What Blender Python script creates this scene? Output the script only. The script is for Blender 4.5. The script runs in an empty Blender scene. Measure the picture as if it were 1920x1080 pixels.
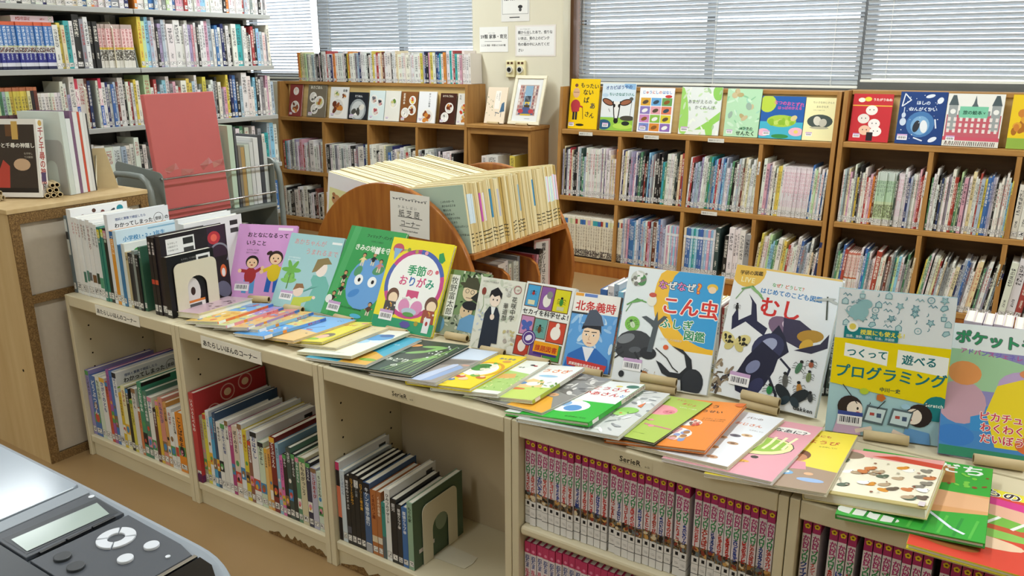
import bpy, bmesh, math, random
from mathutils import Matrix, Vector
RND = random.Random(7)
SC = bpy.context.scene
COL = SC.collection
# ------------------------------------------------------------------ camera
def cam_axes(yaw, pitch, roll):
    cy, sy, cp, sp = math.cos(yaw), math.sin(yaw), math.cos(pitch), math.sin(pitch)
    f = Vector((-sy*cp, cy*cp, -sp)); r = Vector((cy, sy, 0)); u = r.cross(f)
    return (r*math.cos(roll)+u*math.sin(roll), -r*math.sin(roll)+u*math.cos(roll), f)
r_, u_, f_ = cam_axes(.5843, .2788, -.0047)
cd = bpy.data.cameras.new('camera'); cam = bpy.data.objects.new('camera', cd); COL.objects.link(cam)
cd.sensor_width = 36; cd.lens = 1527.88/1920*36; cd.clip_start = .02; cd.clip_end = 200
m = Matrix.Identity(4)
for i in range(3): m[i][0], m[i][1], m[i][2] = r_[i], u_[i], -f_[i]
m.translation = Vector((2.7043, -1.3614, 1.3582)); cam.matrix_world = m
SC.camera = cam
# ------------------------------------------------------------------ world, exposure
w = bpy.data.worlds.new('world'); SC.world = w; w.use_nodes = True
nt = w.node_tree; nt.nodes.clear()
bg = nt.nodes.new('ShaderNodeBackground'); ow = nt.nodes.new('ShaderNodeOutputWorld')
bg.inputs[0].default_value = (.86, .93, 1, 1); bg.inputs[1].default_value = 3.6
nt.links.new(bg.outputs[0], ow.inputs[0])
vs = SC.view_settings; vs.view_transform = 'Standard'; vs.look = 'None'; vs.gamma = 1; vs.use_curve_mapping = False
vs.exposure = 0.3
LAMP_W = 24.0
# ------------------------------------------------------------------ materials
def lin(c):
    if isinstance(c, str):
        c = c.lstrip('#')
        if len(c) == 3: c = ''.join(x*2 for x in c)
        c = [int(c[i:i+2], 16)/255 for i in (0, 2, 4)]
        return tuple(x/12.92 if x <= .04045 else ((x+.055)/1.055)**2.4 for x in c)
    return tuple(c)
class NT:
    def __init__(s, name, rough=.5, spec=.5, metal=0):
        s.m = bpy.data.materials.new(name); s.m.use_nodes = True
        s.t = s.m.node_tree; s.t.nodes.clear()
        s.b = s.n('BsdfPrincipled'); s.o = s.n('OutputMaterial'); s.l(s.b.outputs[0], s.o.inputs[0])
        s.b.inputs['Roughness'].default_value = rough; s.b.inputs['Specular IOR Level'].default_value = spec
        s.b.inputs['Metallic'].default_value = metal
    def n(s, k, **kw):
        x = s.t.nodes.new('ShaderNode'+k)
        for a, v in kw.items(): setattr(x, a, v)
        return x
    def put(s, v, sock):
        if hasattr(v, 'links'): s.t.links.new(v, sock)
        elif isinstance(v, (tuple, list, str)) and sock.type == 'RGBA': sock.default_value = (*lin(v)[:3], 1)
        else: sock.default_value = v
    def l(s, a, b): s.t.links.new(a, b)
    def ma(s, op, a, b=None, c=None, clamp=False):
        x = s.n('Math', operation=op, use_clamp=clamp); s.put(a, x.inputs[0])
        if b is not None: s.put(b, x.inputs[1])
        if c is not None: s.put(c, x.inputs[2])
        return x.outputs[0]
    def mix(s, f, a, b, mode='MIX'):
        x = s.n('Mix', data_type='RGBA', blend_type=mode); s.put(f, x.inputs[0]); s.put(a, x.inputs[6]); s.put(b, x.inputs[7])
        return x.outputs[2]
    def tc(s, out='Object'): return s.n('TexCoord').outputs[out]
    def xyz(s, v=None):
        x = s.n('SeparateXYZ'); s.l(v or s.tc(), x.inputs[0]); return x.outputs
    def comb(s, a, b, c):
        x = s.n('CombineXYZ')
        for i, v in enumerate((a, b, c)): s.put(v, x.inputs[i])
        return x.outputs[0]
    def noise(s, scale, vec=None, detail=2, stretch=None):
        x = s.n('TexNoise'); x.inputs['Scale'].default_value = scale; x.inputs['Detail'].default_value = detail
        v = vec or s.tc()
        if stretch:
            mp = s.n('Mapping'); mp.inputs['Scale'].default_value = stretch; s.l(v, mp.inputs[0]); v = mp.outputs[0]
        s.l(v, x.inputs['Vector']); return x.outputs[0]
    def ramp(s, f, stops, interp='LINEAR'):
        x = s.n('ValToRGB'); e = x.color_ramp; e.interpolation = interp
        while len(e.elements) < len(stops): e.elements.new(1)
        for k, (p, c) in zip(e.elements, stops): k.position = p; k.color = (*lin(c)[:3], 1)
        s.put(f, x.inputs[0]); return x.outputs[0]
    def col(s, v): s.put(v, s.b.inputs['Base Color'])
    def bump(s, h, k=.1, d=.002):
        x = s.n('Bump'); x.inputs['Strength'].default_value = k; x.inputs['Distance'].default_value = d
        s.l(h, x.inputs['Height']); s.l(x.outputs[0], s.b.inputs['Normal'])
M = {}
def plain(name, c, rough=.5, spec=.5, metal=0, var=.06, scale=12):
    q = NT(name, rough, spec, metal); c = lin(c)
    n = q.noise(scale, q.tc('Object'), 3)
    q.col(q.mix(n, tuple(x*(1-var) for x in c), tuple(min(1, x*(1+var)) for x in c))); M[name] = q.m; return q
def wood(name, c0, c1, rough=.45, axis=0, scale=3.0, knots=False):
    q = NT(name, rough, .4)
    st = {0: (1, 11, 11), 1: (11, 1, 11), 2: (11, 11, 1)}[axis]
    v = q.tc('Object')
    a = q.noise(scale, v, 4, st); b = q.noise(scale*.6, v, 2)
    f = q.ma('ADD', q.ma('MULTIPLY', a, .75), q.ma('MULTIPLY', b, .25))
    c = q.ramp(f, [(.32, c0), (.68, c1)])
    if knots:
        vo = q.n('TexVoronoi'); vo.inputs['Scale'].default_value = 3.3; q.l(v, vo.inputs['Vector'])
        k = q.ma('LESS_THAN', vo.outputs['Distance'], .075)
        c = q.mix(k, c, '#5a2c10')
    q.col(c); q.bump(a, .08, .001); M[name] = q.m; return q
plain('cream_laminate', '#d6cbac', .42, .4, var=.03)
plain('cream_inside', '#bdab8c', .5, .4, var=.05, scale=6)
plain('white_paint', '#dad7cc', .6, .3, var=.02)
plain('wall_paint', '#dcd6c0', .75, .2, var=.03, scale=4)
plain('ceiling_paint', '#e8e6de', .8, .2, var=.02)
wood('oak', '#9a6e38', '#b88a4c', .45, 0, 4)
wood('oak_upright', '#946834', '#b08246', .45, 2, 4)
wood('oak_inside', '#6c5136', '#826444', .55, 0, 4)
wood('pine_panel', '#e0bd78', '#ecd092', .5, 0, 3)
wood('rack_wood', '#8a4c1c', '#b0702e', .3, 2, 4, True)
q = NT('chipboard', .85, .2); q.col(q.ramp(q.noise(240, None, 3), [(.3, '#5c4529'), (.5, '#7a5d38'), (.7, '#98794c')])); M['chipboard'] = q.m
wood('pale_ply', '#c0a272', '#d0b788', .6, 2, 2)
q = plain('floor_lino', '#987b53', .3, .5, var=.1, scale=3)
plain('steel_shelf', '#a9aaa6', .4, .5, var=.02)
plain('steel_dark', '#4d504c', .5, .4, var=.05)
plain('cart_steel', '#7f8681', .35, .5, var=.03)
plain('chrome', '#d8dadc', .18, .5, 1, var=.01)
plain('bookend_paint', '#d9d2bb', .4, .5, var=.02)
plain('cardboard', '#cfbb92', .75, .2, var=.06, scale=40)
plain('cardboard_end', '#6a5738', .9, .1, var=.1)
plain('hessian', '#b7ab99', .9, .1, var=.06, scale=60)
plain('pages', '#efeadb', .8, .1, var=.04, scale=80)
plain('red_board', '#cc6a68', .3, .5, var=.03)
plain('black_plastic', '#17181a', .35, .5, var=.05)
plain('frame_cream', '#e4dcc0', .4, .4, var=.02)
plain('thermo', '#e6dcae', .4, .4, var=.02)
plain('window_frame', '#5a5955', .4, .5, var=.03)
plain('frame_brown', '#5c3d22', .5, .4, var=.05)
plain('hole', '#2c2417', .9, .1, var=.0)
plain('printer_body', '#8d969f', .35, .5, var=.01)
plain('printer_lid', '#98a3ae', .14, .35, var=.01)
plain('printer_panel', '#454a52', .4, .5, var=.02)
plain('printer_dark', '#2f353c', .35, .5, var=.02)
plain('printer_glass', '#0c0e12', .08, .6, var=.0)
plain('printer_button', '#dde2ea', .3, .5, var=.01)
plain('printer_rubber', '#34383d', .4, .5, var=.01)
plain('lcd', '#a8b8b2', .15, .6, var=.01)
plain('lamp_house', '#e8e8e4', .4, .4, var=.01)
q = NT('lamp_tube'); q.b.inputs['Emission Color'].default_value = (1, .98, .94, 1); q.b.inputs['Emission Strength'].default_value = 6; M['lamp_tube'] = q.m
q = NT('slat', .45, .4); q.col('#ccd2d8'); tr = q.n('BsdfTranslucent'); tr.inputs[0].default_value = (.75, .82, .9, 1)
mx = q.n('MixShader'); mx.inputs[0].default_value = .05; q.l(q.b.outputs[0], mx.inputs[1]); q.l(tr.outputs[0], mx.inputs[2]); q.l(mx.outputs[0], q.o.inputs[0]); M['slat'] = q.m
q = NT('glass'); tp = q.n('BsdfTransparent'); gl = q.n('BsdfGlossy'); gl.inputs['Roughness'].default_value = .02
mx = q.n('MixShader'); mx.inputs[0].default_value = .06; q.l(tp.outputs[0], mx.inputs[1]); q.l(gl.outputs[0], mx.inputs[2]); q.l(mx.outputs[0], q.o.inputs[0]); M['glass'] = q.m
q = NT('clear_film'); tp = q.n('BsdfTransparent'); gl = q.n('BsdfGlossy'); gl.inputs['Roughness'].default_value = .1
mx = q.n('MixShader'); mx.inputs[0].default_value = .22; q.l(tp.outputs[0], mx.inputs[1]); q.l(gl.outputs[0], mx.inputs[2]); q.l(mx.outputs[0], q.o.inputs[0]); M['clear_film'] = q.m
# printed ink: colour comes from the print's own colour attribute
for nm, rg in (('print_gloss', .3), ('print_matt', .55)):
    q = NT(nm, rg, .22); a = q.n('Attribute', attribute_name='ink'); q.col(a.outputs['Color']); M[nm] = q.m
for nm, rg in (('cover_gloss', .24), ('cover_matt', .55)):       # plain cover stock, colour of the object
    q = NT(nm, rg, .5); q.col(q.n('ObjectInfo').outputs['Color']); M[nm] = q.m

# ------------------------------------------------------------------ mesh helpers
def mk(name, verts, faces, mats, parent=None, mi=None, smooth=False):
    me = bpy.data.meshes.new(name); me.from_pydata(verts, [], faces)
    for x in (mats if isinstance(mats, (list, tuple)) else [mats]): me.materials.append(M[x] if isinstance(x, str) else x)
    if mi: me.polygons.foreach_set('material_index', mi)
    if smooth: me.polygons.foreach_set('use_smooth', [True]*len(faces))
    me.update()
    return ob(name, me, parent)
def ob(name, data, parent=None, mat=None):
    o = bpy.data.objects.new(name, data); COL.objects.link(o)
    if parent is not None: o.parent = parent
    if mat is not None: o.matrix_local = mat
    return o
def tag(o, label, cat=None, group=None, kind=None):
    if label: o['label'] = label
    if cat: o['category'] = cat
    if group: o['group'] = group
    if kind: o['kind'] = kind
    return o
def thing(name, loc, label, cat, group=None, rot=(0, 0, 0)):
    o = ob(name, None); o.location = loc; o.rotation_euler = rot; o.empty_display_size = .05
    return tag(o, label, cat, group)
BOXF = [(0, 3, 2, 1), (4, 5, 6, 7), (0, 1, 5, 4), (1, 2, 6, 5), (2, 3, 7, 6), (3, 0, 4, 7)]
def bv(x0, x1, y0, y1, z0, z1): return [(x0, y0, z0), (x1, y0, z0), (x1, y1, z0), (x0, y1, z0), (x0, y0, z1), (x1, y0, z1), (x1, y1, z1), (x0, y1, z1)]
def box(name, x0, x1, y0, y1, z0, z1, mat, parent=None, bev=0):
    bm = bmesh.new(); vs_ = [bm.verts.new(v) for v in bv(x0, x1, y0, y1, z0, z1)]
    for f in BOXF: bm.faces.new([vs_[i] for i in f])
    if bev: bmesh.ops.bevel(bm, geom=list(bm.edges), offset=bev, segments=2, affect='EDGES', profile=.5)
    me = bpy.data.meshes.new(name); bm.to_mesh(me); bm.free(); me.materials.append(M[mat])
    return ob(name, me, parent)
def prism(name, pts, a0, a1, mat, parent=None, axis='x', bev=0, smooth=False):
    """polygon pts extruded from a0 to a1; axis x: pts are (y,z); y: (x,z); z: (x,y)"""
    def P(p, a): return {'x': (a, p[0], p[1]), 'y': (p[0], a, p[1]), 'z': (p[0], p[1], a)}[axis]
    n = len(pts); bm = bmesh.new()
    A = [bm.verts.new(P(p, a0)) for p in pts]; B = [bm.verts.new(P(p, a1)) for p in pts]
    bm.faces.new(A); bm.faces.new(B[::-1])
    for i in range(n): bm.faces.new((A[i], B[i], B[(i+1) % n], A[(i+1) % n]))
    bmesh.ops.recalc_face_normals(bm, faces=bm.faces)
    if bev:
        es = [e for e in bm.edges if not (e.verts[0] in A and e.verts[1] in B or e.verts[0] in B and e.verts[1] in A)]
        bmesh.ops.bevel(bm, geom=es, offset=bev, segments=2, affect='EDGES', profile=.5)
    me = bpy.data.meshes.new(name); bm.to_mesh(me); bm.free(); me.materials.append(M[mat])
    return ob(name, me, parent)
def tube(name, pts, r, mat, parent=None, n=10, hollow=0, mat_in=None, closed=False):
    """tube along points; hollow = inner radius for open-ended rolls"""
    pts = [Vector(p) for p in pts]; V, F, MI = [], [], []
    fr = []
    up = Vector((0, 0, 1))
    for i, p in enumerate(pts):
        d = (pts[min(i+1, len(pts)-1)]-pts[max(i-1, 0)]).normalized()
        if i == 0:
            s = d.cross(up if abs(d.z) < .95 else Vector((1, 0, 0))).normalized()
        else:
            s = (s-d*s.dot(d)).normalized()
        fr.append((p, s, d.cross(s)))
    def ring(p, s, t, R): 
        b = len(V)
        for k in range(n):
            a = 2*math.pi*k/n; V.append(tuple(p+s*math.cos(a)*R+t*math.sin(a)*R))
        return b
    rs = [ring(*f, r) for f in fr]
    for a, b in zip(rs, rs[1:]):
        for k in range(n): F.append((a+k, a+(k+1) % n, b+(k+1) % n, b+k)); MI.append(0)
    if hollow:
        ri = [ring(*f, hollow) for f in fr]
        for a, b in zip(ri, ri[1:]):
            for k in range(n): F.append((a+k, b+k, b+(k+1) % n, a+(k+1) % n)); MI.append(1)
        for o_, i_, fl in ((rs[0], ri[0], 0), (rs[-1], ri[-1], 1)):
            for k in range(n):
                f = (o_+k, i_+k, i_+(k+1) % n, o_+(k+1) % n); F.append(f if not fl else f[::-1]); MI.append(0)
    else:
        F.append(tuple(range(rs[0], rs[0]+n))); F.append(tuple(range(rs[-1]+n-1, rs[-1]-1, -1))); MI += [0, 0]
    o = mk(name, V, F, [mat]+([mat_in] if mat_in else [mat] if hollow else []), parent, MI)
    for p, x in zip(o.data.polygons, MI): p.use_smooth = len(p.vertices) == 4
    return o
def copy_tree(o, parent=None):
    c = o.copy(); COL.objects.link(c); c.parent = parent
    for ch in list(o.children): copy_tree(ch, c)
    return c
def arc(cx, cy, r, a0, a1, n): return [(cx+r*math.cos(math.radians(a0+(a1-a0)*i/n)), cy+r*math.sin(math.radians(a0+(a1-a0)*i/n))) for i in range(n+1)]
ORD = ['', 'first', 'second', 'third', 'fourth', 'fifth', 'sixth', 'seventh', 'eighth', 'ninth', 'tenth', 'eleventh', 'twelfth', 'thirteenth', 'fourteenth', 'fifteenth', 'sixteenth', 'seventeenth', 'eighteenth', 'nineteenth']
def nth(n): return '%d%s' % (n, 'th' if 10 < n % 100 < 14 else {1: 'st', 2: 'nd', 3: 'rd'}.get(n % 10, 'th'))
def ordinal(n):
    if n < 20: return ORD[n]
    t = {2: 'twent', 3: 'thirt', 4: 'fort', 5: 'fift', 6: 'sixt', 7: 'sevent', 8: 'eight', 9: 'ninet'}[n//10]
    return t+'ieth' if n % 10 == 0 else t+'y-'+ORD[n % 10]

# ------------------------------------------------------------------ glyphs (built-in font) and flat print
GL = {}
def prime(chars, bold):
    chars = [c for c in dict.fromkeys(chars) if c.strip() and (c, bold) not in GL]
    if not chars: return
    cu = bpy.data.curves.new('glyphs', 'FONT'); cu.body = '\n'.join(chars); cu.space_line = 3.0; cu.resolution_u = 2
    cu.offset = 0.003
    o = bpy.data.objects.new('glyphs', cu); COL.objects.link(o)
    dg = bpy.context.evaluated_depsgraph_get(); e = o.evaluated_get(dg); me = e.to_mesh()
    co = [tuple(v.co) for v in me.vertices]
    per = [([], [], {}) for _ in chars]
    for p in me.polygons:
        i = int(round((-co[p.vertices[0]][1]+.35)/3.0)); i = max(0, min(len(chars)-1, i))
        V, F, mp = per[i]; f = []
        for k in p.vertices:
            if k not in mp: mp[k] = len(V); V.append((co[k][0], co[k][1]+3.0*i))
            f.append(mp[k])
        F.append(tuple(f))
    e.to_mesh_clear(); bpy.data.objects.remove(o); bpy.data.curves.remove(cu)
    for c, (V, F, _) in zip(chars, per): GL[(c, bold)] = (V, F, (max([v[0] for v in V], default=.3)+.07))
def glyph(c, bold):
    if (c, bold) not in GL: prime(c, bold)
    return GL[(c, bold)]
SHIFTS = [[(0, 0)], [(-.02, -.014), (.02, -.014), (.02, .014), (-.02, .014)], [(.075*math.cos(a*math.pi/4), .075*math.sin(a*math.pi/4)) for a in range(8)], [(.036*math.cos(a*math.pi/3), .03*math.sin(a*math.pi/3)) for a in range(6)]]
class Print:
    """flat printed artwork on a w x h face: x 0..1 of w, y 0..1 of h from below, sizes in units of w"""
    def __init__(s, w, h): s.w, s.h, s.V, s.F, s.C, s.k = w, h, [], [], [], 0
    def add(s, pts, faces, c, dk=0):
        b = len(s.V); z = -.0002-.000016*(s.k+dk)
        s.V += [(x, z, y) for x, y in pts]; s.F += [tuple(b+i for i in f) for f in faces]; s.C += [lin(c)]*len(faces)
    def nx(s, d=1): s.k += d; return s
    def R(s, x0, y0, x1, y1, c): s.nx(); s.add([(x0*s.w, y0*s.h), (x1*s.w, y0*s.h), (x1*s.w, y1*s.h), (x0*s.w, y1*s.h)], [(0, 1, 2, 3)], c); return s
    def G(s, pts, c):
        s.nx(); p = [(x*s.w, y*s.h) for x, y in pts]
        a = sum(p[i-1][0]*p[i][1]-p[i][0]*p[i-1][1] for i in range(len(p)))
        s.add(p if a > 0 else p[::-1], [tuple(range(len(p)))], c); return s
    def E(s, cx, cy, rx, ry, c, rot=0, a0=0, a1=360, n=18):
        s.nx(); t = math.radians(rot); p = []
        full = a1-a0 >= 360
        for i in range(n if full else n+1):
            a = math.radians(a0+(a1-a0)*i/n); x, y = rx*math.cos(a), ry*math.sin(a)
            p.append((cx*s.w+(x*math.cos(t)-y*math.sin(t))*s.w, cy*s.h+(x*math.sin(t)+y*math.cos(t))*s.w))
        s.add(p, [tuple(range(len(p)))], c); return s
    def O(s, cx, cy, r0, r1, c, a0=0, a1=360, n=28):
        s.nx(); p = []; f = []
        for i in range(n+1):
            a = math.radians(a0+(a1-a0)*i/n)
            for r in (r0, r1): p.append((cx*s.w+r*math.cos(a)*s.w, cy*s.h+r*math.sin(a)*s.w))
        s.add(p, [(2*i, 2*i+1, 2*i+3, 2*i+2) for i in range(n)], c); return s
    def L(s, pts, wd, c):
        s.nx()
        for (x0, y0), (x1, y1) in zip(pts, pts[1:]):
            a, b = Vector((x0*s.w, y0*s.h)), Vector((x1*s.w, y1*s.h)); d = (b-a)
            if d.length < 1e-7: continue
            d.normalize(); n = Vector((-d.y, d.x))*wd*s.w/2; a -= d*wd*s.w*.3; b += d*wd*s.w*.3
            s.add([tuple(a-n), tuple(b-n), tuple(b+n), tuple(a+n)], [(0, 1, 2, 3)], c)
        return s
    def T(s, txt, x, y, size, c, bold=False, rot=0, vert=False, sp=1.0, al='l', outline=None):
        """text; x,y = lower left (or top centre when vert); c may be a list of colours cycled per character"""
        if outline: s.T(txt, x, y, size, outline, 2, rot, vert, sp, al)
        s.nx(); S = size*s.w; t = math.radians(rot); cx = cy = 0.0
        adv = []
        for ch in txt:
            adv.append(1.0 if ord(ch) > 0x2000 else (.32 if ch == ' ' else glyph(ch, False)[2]))
        if al == 'c' and not vert: cx = -sum(adv)*sp/2
        for i, ch in enumerate(txt):
            if ch.strip():
                V, F, _ = glyph(ch, False)
                col = c[i % len(c)] if isinstance(c, (list, tuple)) and not isinstance(c[0], float) else c
                ox = (-.5 if vert else 0)
                zk = 0
                for sx, sy in SHIFTS[int(bold)]:
                  pts = []
                  for gx, gy in V:
                    gx, gy = gx+ox, gy
                    if vert:
                        if ch in 'ー－〜': gx, gy = -(gy-.36), gx+.36
                        gy -= .86
                        if ch in 'っゃゅょッャュョ、。': gx += .14; gy += .12
                    X, Y = (cx+gx+sx)*S, (cy+gy+sy)*S
                    pts.append((x*s.w+X*math.cos(t)-Y*math.sin(t), y*s.h+X*math.sin(t)+Y*math.cos(t)))
                  s.add(pts, F, col, zk); zk += .25
            if vert: cy -= sp
            else: cx += adv[i]*sp
        return s.nx(len(SHIFTS[int(bold)])*.25)
    def bar(s, x, y, w=.22, band='#c9a6cf'):
        """library barcode sticker"""
        h = w*.62*s.w/s.h
        s.R(x, y, x+w, y+h, '#f4f2f4'); s.R(x, y+h*.72, x+w, y+h, band); s.nx(); q = x+w*.1; k = 0
        while q < x+w*.88:
            b = w*(.025+.03*((k*7) % 3)/2); s.add([(q*s.w, (y+h*.2)*s.h), ((q+b)*s.w, (y+h*.2)*s.h), ((q+b)*s.w, (y+h*.62)*s.h), (q*s.w, (y+h*.62)*s.h)], [(0, 1, 2, 3)], '#3a3a44'); q += b+w*.035; k += 1
        return s
    def dots(s, x0, y0, x1, y1, n, r, cols, seed=1, asp=1.0):
        g = random.Random(seed)
        for _ in range(n): s.E(g.uniform(x0, x1), g.uniform(y0, y1), r*g.uniform(.6, 1.3), r*asp*g.uniform(.6, 1.3), g.choice(cols), g.uniform(0, 180), n=9)
        return s
    def blobs(s, x0, y0, x1, y1, n, r, cols, seed=1): return s.dots(x0, y0, x1, y1, n, r, cols, seed, .6)
    def build(s, name, parent, mat='print_gloss', loc=None, clip=True):
        V = s.V
        if clip: V = [(min(max(x, .0004), s.w-.0004), y, min(max(z, .0004), s.h-.0004)) for x, y, z in V]
        o = mk(name, V, s.F, [mat], parent); me = o.data
        at = me.color_attributes.new('ink', 'FLOAT_COLOR', 'CORNER'); buf = []
        for p, c in zip(me.polygons, s.C): buf += [c[0], c[1], c[2], 1]*p.loop_total
        at.data.foreach_set('color', buf)
        if loc: o.location = loc
        o['kind'] = 'stuff'
        return o
KANA = 'あいうえおかきくけこさしすせそたちつてとなにぬねのはひふへほまみむめもやゆよらりるれろわをんがぎぐげござじずぜぞだぢづでどばびぶべぼぱぴぷぺぽっゃゅょアイウエオカキクケコサシスセソタチツテトナニヌネノハヒフヘホマミムメモヤユヨラリルレロワンガギグゲゴザジズゼゾダデドバビブベボパピプペポッャュョー'
prime(KANA, False)
# ================================================================== the room
def struct(name, o): o.name = name; o['kind'] = 'structure'; return o
RX0, RX1, RY0, RYW, RZ = -4.2, 5.2, -3.6, 3.4, 2.7
struct('floor', box('floor', RX0, RX1, RY0, 4.0, -.06, 0, 'floor_lino'))
struct('ceiling', box('ceiling', RX0, RX1, RY0, 4.0, RZ, RZ+.08, 'ceiling_paint'))
struct('wall_left', box('wall_left', RX0-.1, RX0, RY0, 4.0, 0, RZ, 'wall_paint'))
struct('wall_right', box('wall_right', RX1, RX1+.1, RY0, 4.0, 0, RZ, 'wall_paint'))
struct('wall_front', box('wall_front', RX0-.1, RX1+.1, RY0-.1, RY0, 0, RZ, 'wall_paint'))
struct('wall_back', box('wall_back', RX0, RX1, RYW+.004, 3.8, 0, 1.13, 'wall_paint'))
struct('wall_back_header', box('wall_back_header', RX0, RX1, RYW, 3.8, 2.35, RZ, 'wall_paint'))
struct('wall_back_pillar', box('wall_back_pillar', -.765, -.045, RYW, 3.79, .02, 2.345, 'wall_paint', bev=.01))
struct('wall_back_corner', box('wall_back_corner', 4.0, RX1, RYW, 3.8, 1.13, 2.35, 'wall_paint'))
# windows: frame, panes
def window(n, x0, x1, brown=False):
    o = ob('window_%d' % n, None); o['kind'] = 'structure'; y = 3.64
    fm = 'window_frame'
    box('window_sill', x0, x1, RYW+.01, y+.06, 1.13, 1.15, 'white_paint', o)
    for a, b in ((x0, x0+.045), (x1-.045, x1), ((x0+x1)/2-.025, (x0+x1)/2+.025)):
        box('frame_stile', a, b, y, y+.05, 1.15, 2.35, fm, o)
    for a, b in ((1.15, 1.215), (2.29, 2.35)):
        box('frame_rail', x0+.045, x1-.045, y, y+.05, a, b, fm, o)
    if brown: box('frame_jamb', x0, x0+.022, RYW+.1, y, 1.15, 2.35, 'frame_brown', o)
    for a, b in ((x0+.045, (x0+x1)/2-.025), ((x0+x1)/2+.025, x1-.045)):
        box('pane', a, b, y+.022, y+.027, 1.215, 2.29, 'glass', o)
window(1, -.045, 1.75, True); window(2, 1.75, 4.0); window(3, -2.46, -.765); window(4, -4.2, -2.46)
# venetian blinds
def slat_mesh(w, tilt, width=.026, crown=.0035):
    V, F = [], []
    for i in range(5):
        t = i/4-.5; y, z = t*width, crown*(1-4*t*t)
        a = tilt; V += [(0, y*math.cos(a)-z*math.sin(a), y*math.sin(a)+z*math.cos(a)), (w, y*math.cos(a)-z*math.sin(a), y*math.sin(a)+z*math.cos(a))]
    for i in range(4): F.append((2*i, 2*i+1, 2*i+3, 2*i+2))
    n = len(V); V += [(x, y+.0004*math.sin(tilt), z-.0004*math.cos(tilt)) for x, y, z in V]
    F += [tuple(n+k for k in f[::-1]) for f in F]
    F += [(0, n, n+1, 1), (8, 9, n+9, n+8)]
    me = bpy.data.meshes.new('slat'); me.from_pydata(V, [], F); me.materials.append(M['slat'])
    me.polygons.foreach_set('use_smooth', [True]*len(F)); return me
def blind(x0, x1, zb, tilt, label, wand=False, cords=(.1, .5, .9), odd=()):
    y = 3.56; t = thing('venetian_blind', (x0, y, zb), label, 'blind', 'venetian blinds')
    w = x1-x0; me = slat_mesh(w, tilt); me2 = slat_mesh(w, tilt*.35)
    box('bottom_rail', 0, w, -.013, .013, 0, .014, 'white_paint', t, .003)
    n = int((2.3-zb-.02)/.0255)
    for i in range(n):
        s = ob('slat', me2 if i in odd else me, t); s.location = (0, 0, .03+.0255*i); s.rotation_euler.x = RND.uniform(-.05, .05)
    box('head_rail', 0, w, -.015, .015, .03+.0255*n, .07+.0255*n, 'white_paint', t)
    for c in cords:
        for dy in (-.0135, .0135): tube('ladder_cord', [(w*c, dy, .01), (w*c, dy, .03+.0255*n)], .0011, 'white_paint', t, 5)
    if wand:
        tube('tilt_wand', [(.03, -.022, .03+.0255*n), (.028, -.024, .25)], .0035, 'window_frame', t, 6)
        tube('pull_cord', [(.042, -.02, .03+.0255*n), (.044, -.022, .18), (.036, -.024, .1), (.05, -.024, .06), (.034, -.024, .05)], .0014, 'white_paint', t, 5)
    return t
blind(-.01, 1.742, 1.17, -1.02, 'venetian blind in the window with the brown jamb', True, (.07, .53, .92), (14,))
blind(1.756, 3.9, 1.205, -.95, 'venetian blind raised a little off its sill, at the frame edge', False, (.06, .4, .8), ())
blind(-2.42, -.79, 1.17, -1.12, 'venetian blind behind the row of upright cookbooks', False, (.08, .6, .95), (8,))
blind(-4.15, -2.5, 1.17, -.42, 'bright open venetian blind beyond the steel shelving', False, (.3, .9), ())
# ceiling lamps (fluorescent, two tubes each)
for k, (x, y) in enumerate([(-1.1, 2.1), (1.4, 2.1), (3.9, 2.1), (-1.1, -.25), (1.4, -.25), (3.9, -.25), (1.4, -2.5), (-1.1, -2.5)]):
    lb = ['near the corner bookcase', 'over the oak wall bookcases', 'beyond the far bookcase end', 'above the cupboard', 'over the cream bookcases', 'beside the near wall', 'behind the camera', 'behind the printer'][k]
    t = thing('ceiling_lamp', (x, y, RZ), 'white twin tube fluorescent ceiling lamp '+lb, 'lamp', 'ceiling lamps', (0, 0, math.pi/2))
    box('housing', -.62, .62, -.13, .13, -.05, 0, 'lamp_house', t, .01)
    for dy in (-.06, .06): tube('tube', [(-.58, dy, -.075), (.58, dy, -.075)], .016, 'lamp_tube', t, 10)
    for dx in (-.6, .6): box('lamp_holder', dx-.012, dx+.012, -.09, .09, -.1, -.05, 'lamp_house', t)
    ld = bpy.data.lights.new('lamp_light', 'AREA'); ld.shape = 'RECTANGLE'; ld.size = 1.2; ld.size_y = .2; ld.energy = LAMP_W*(1.35 if y > 1 else .6); ld.color = (.89, .965, 1)
    lo = ob('lamp_light', ld, t); lo.location = (0, 0, -.1)

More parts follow.
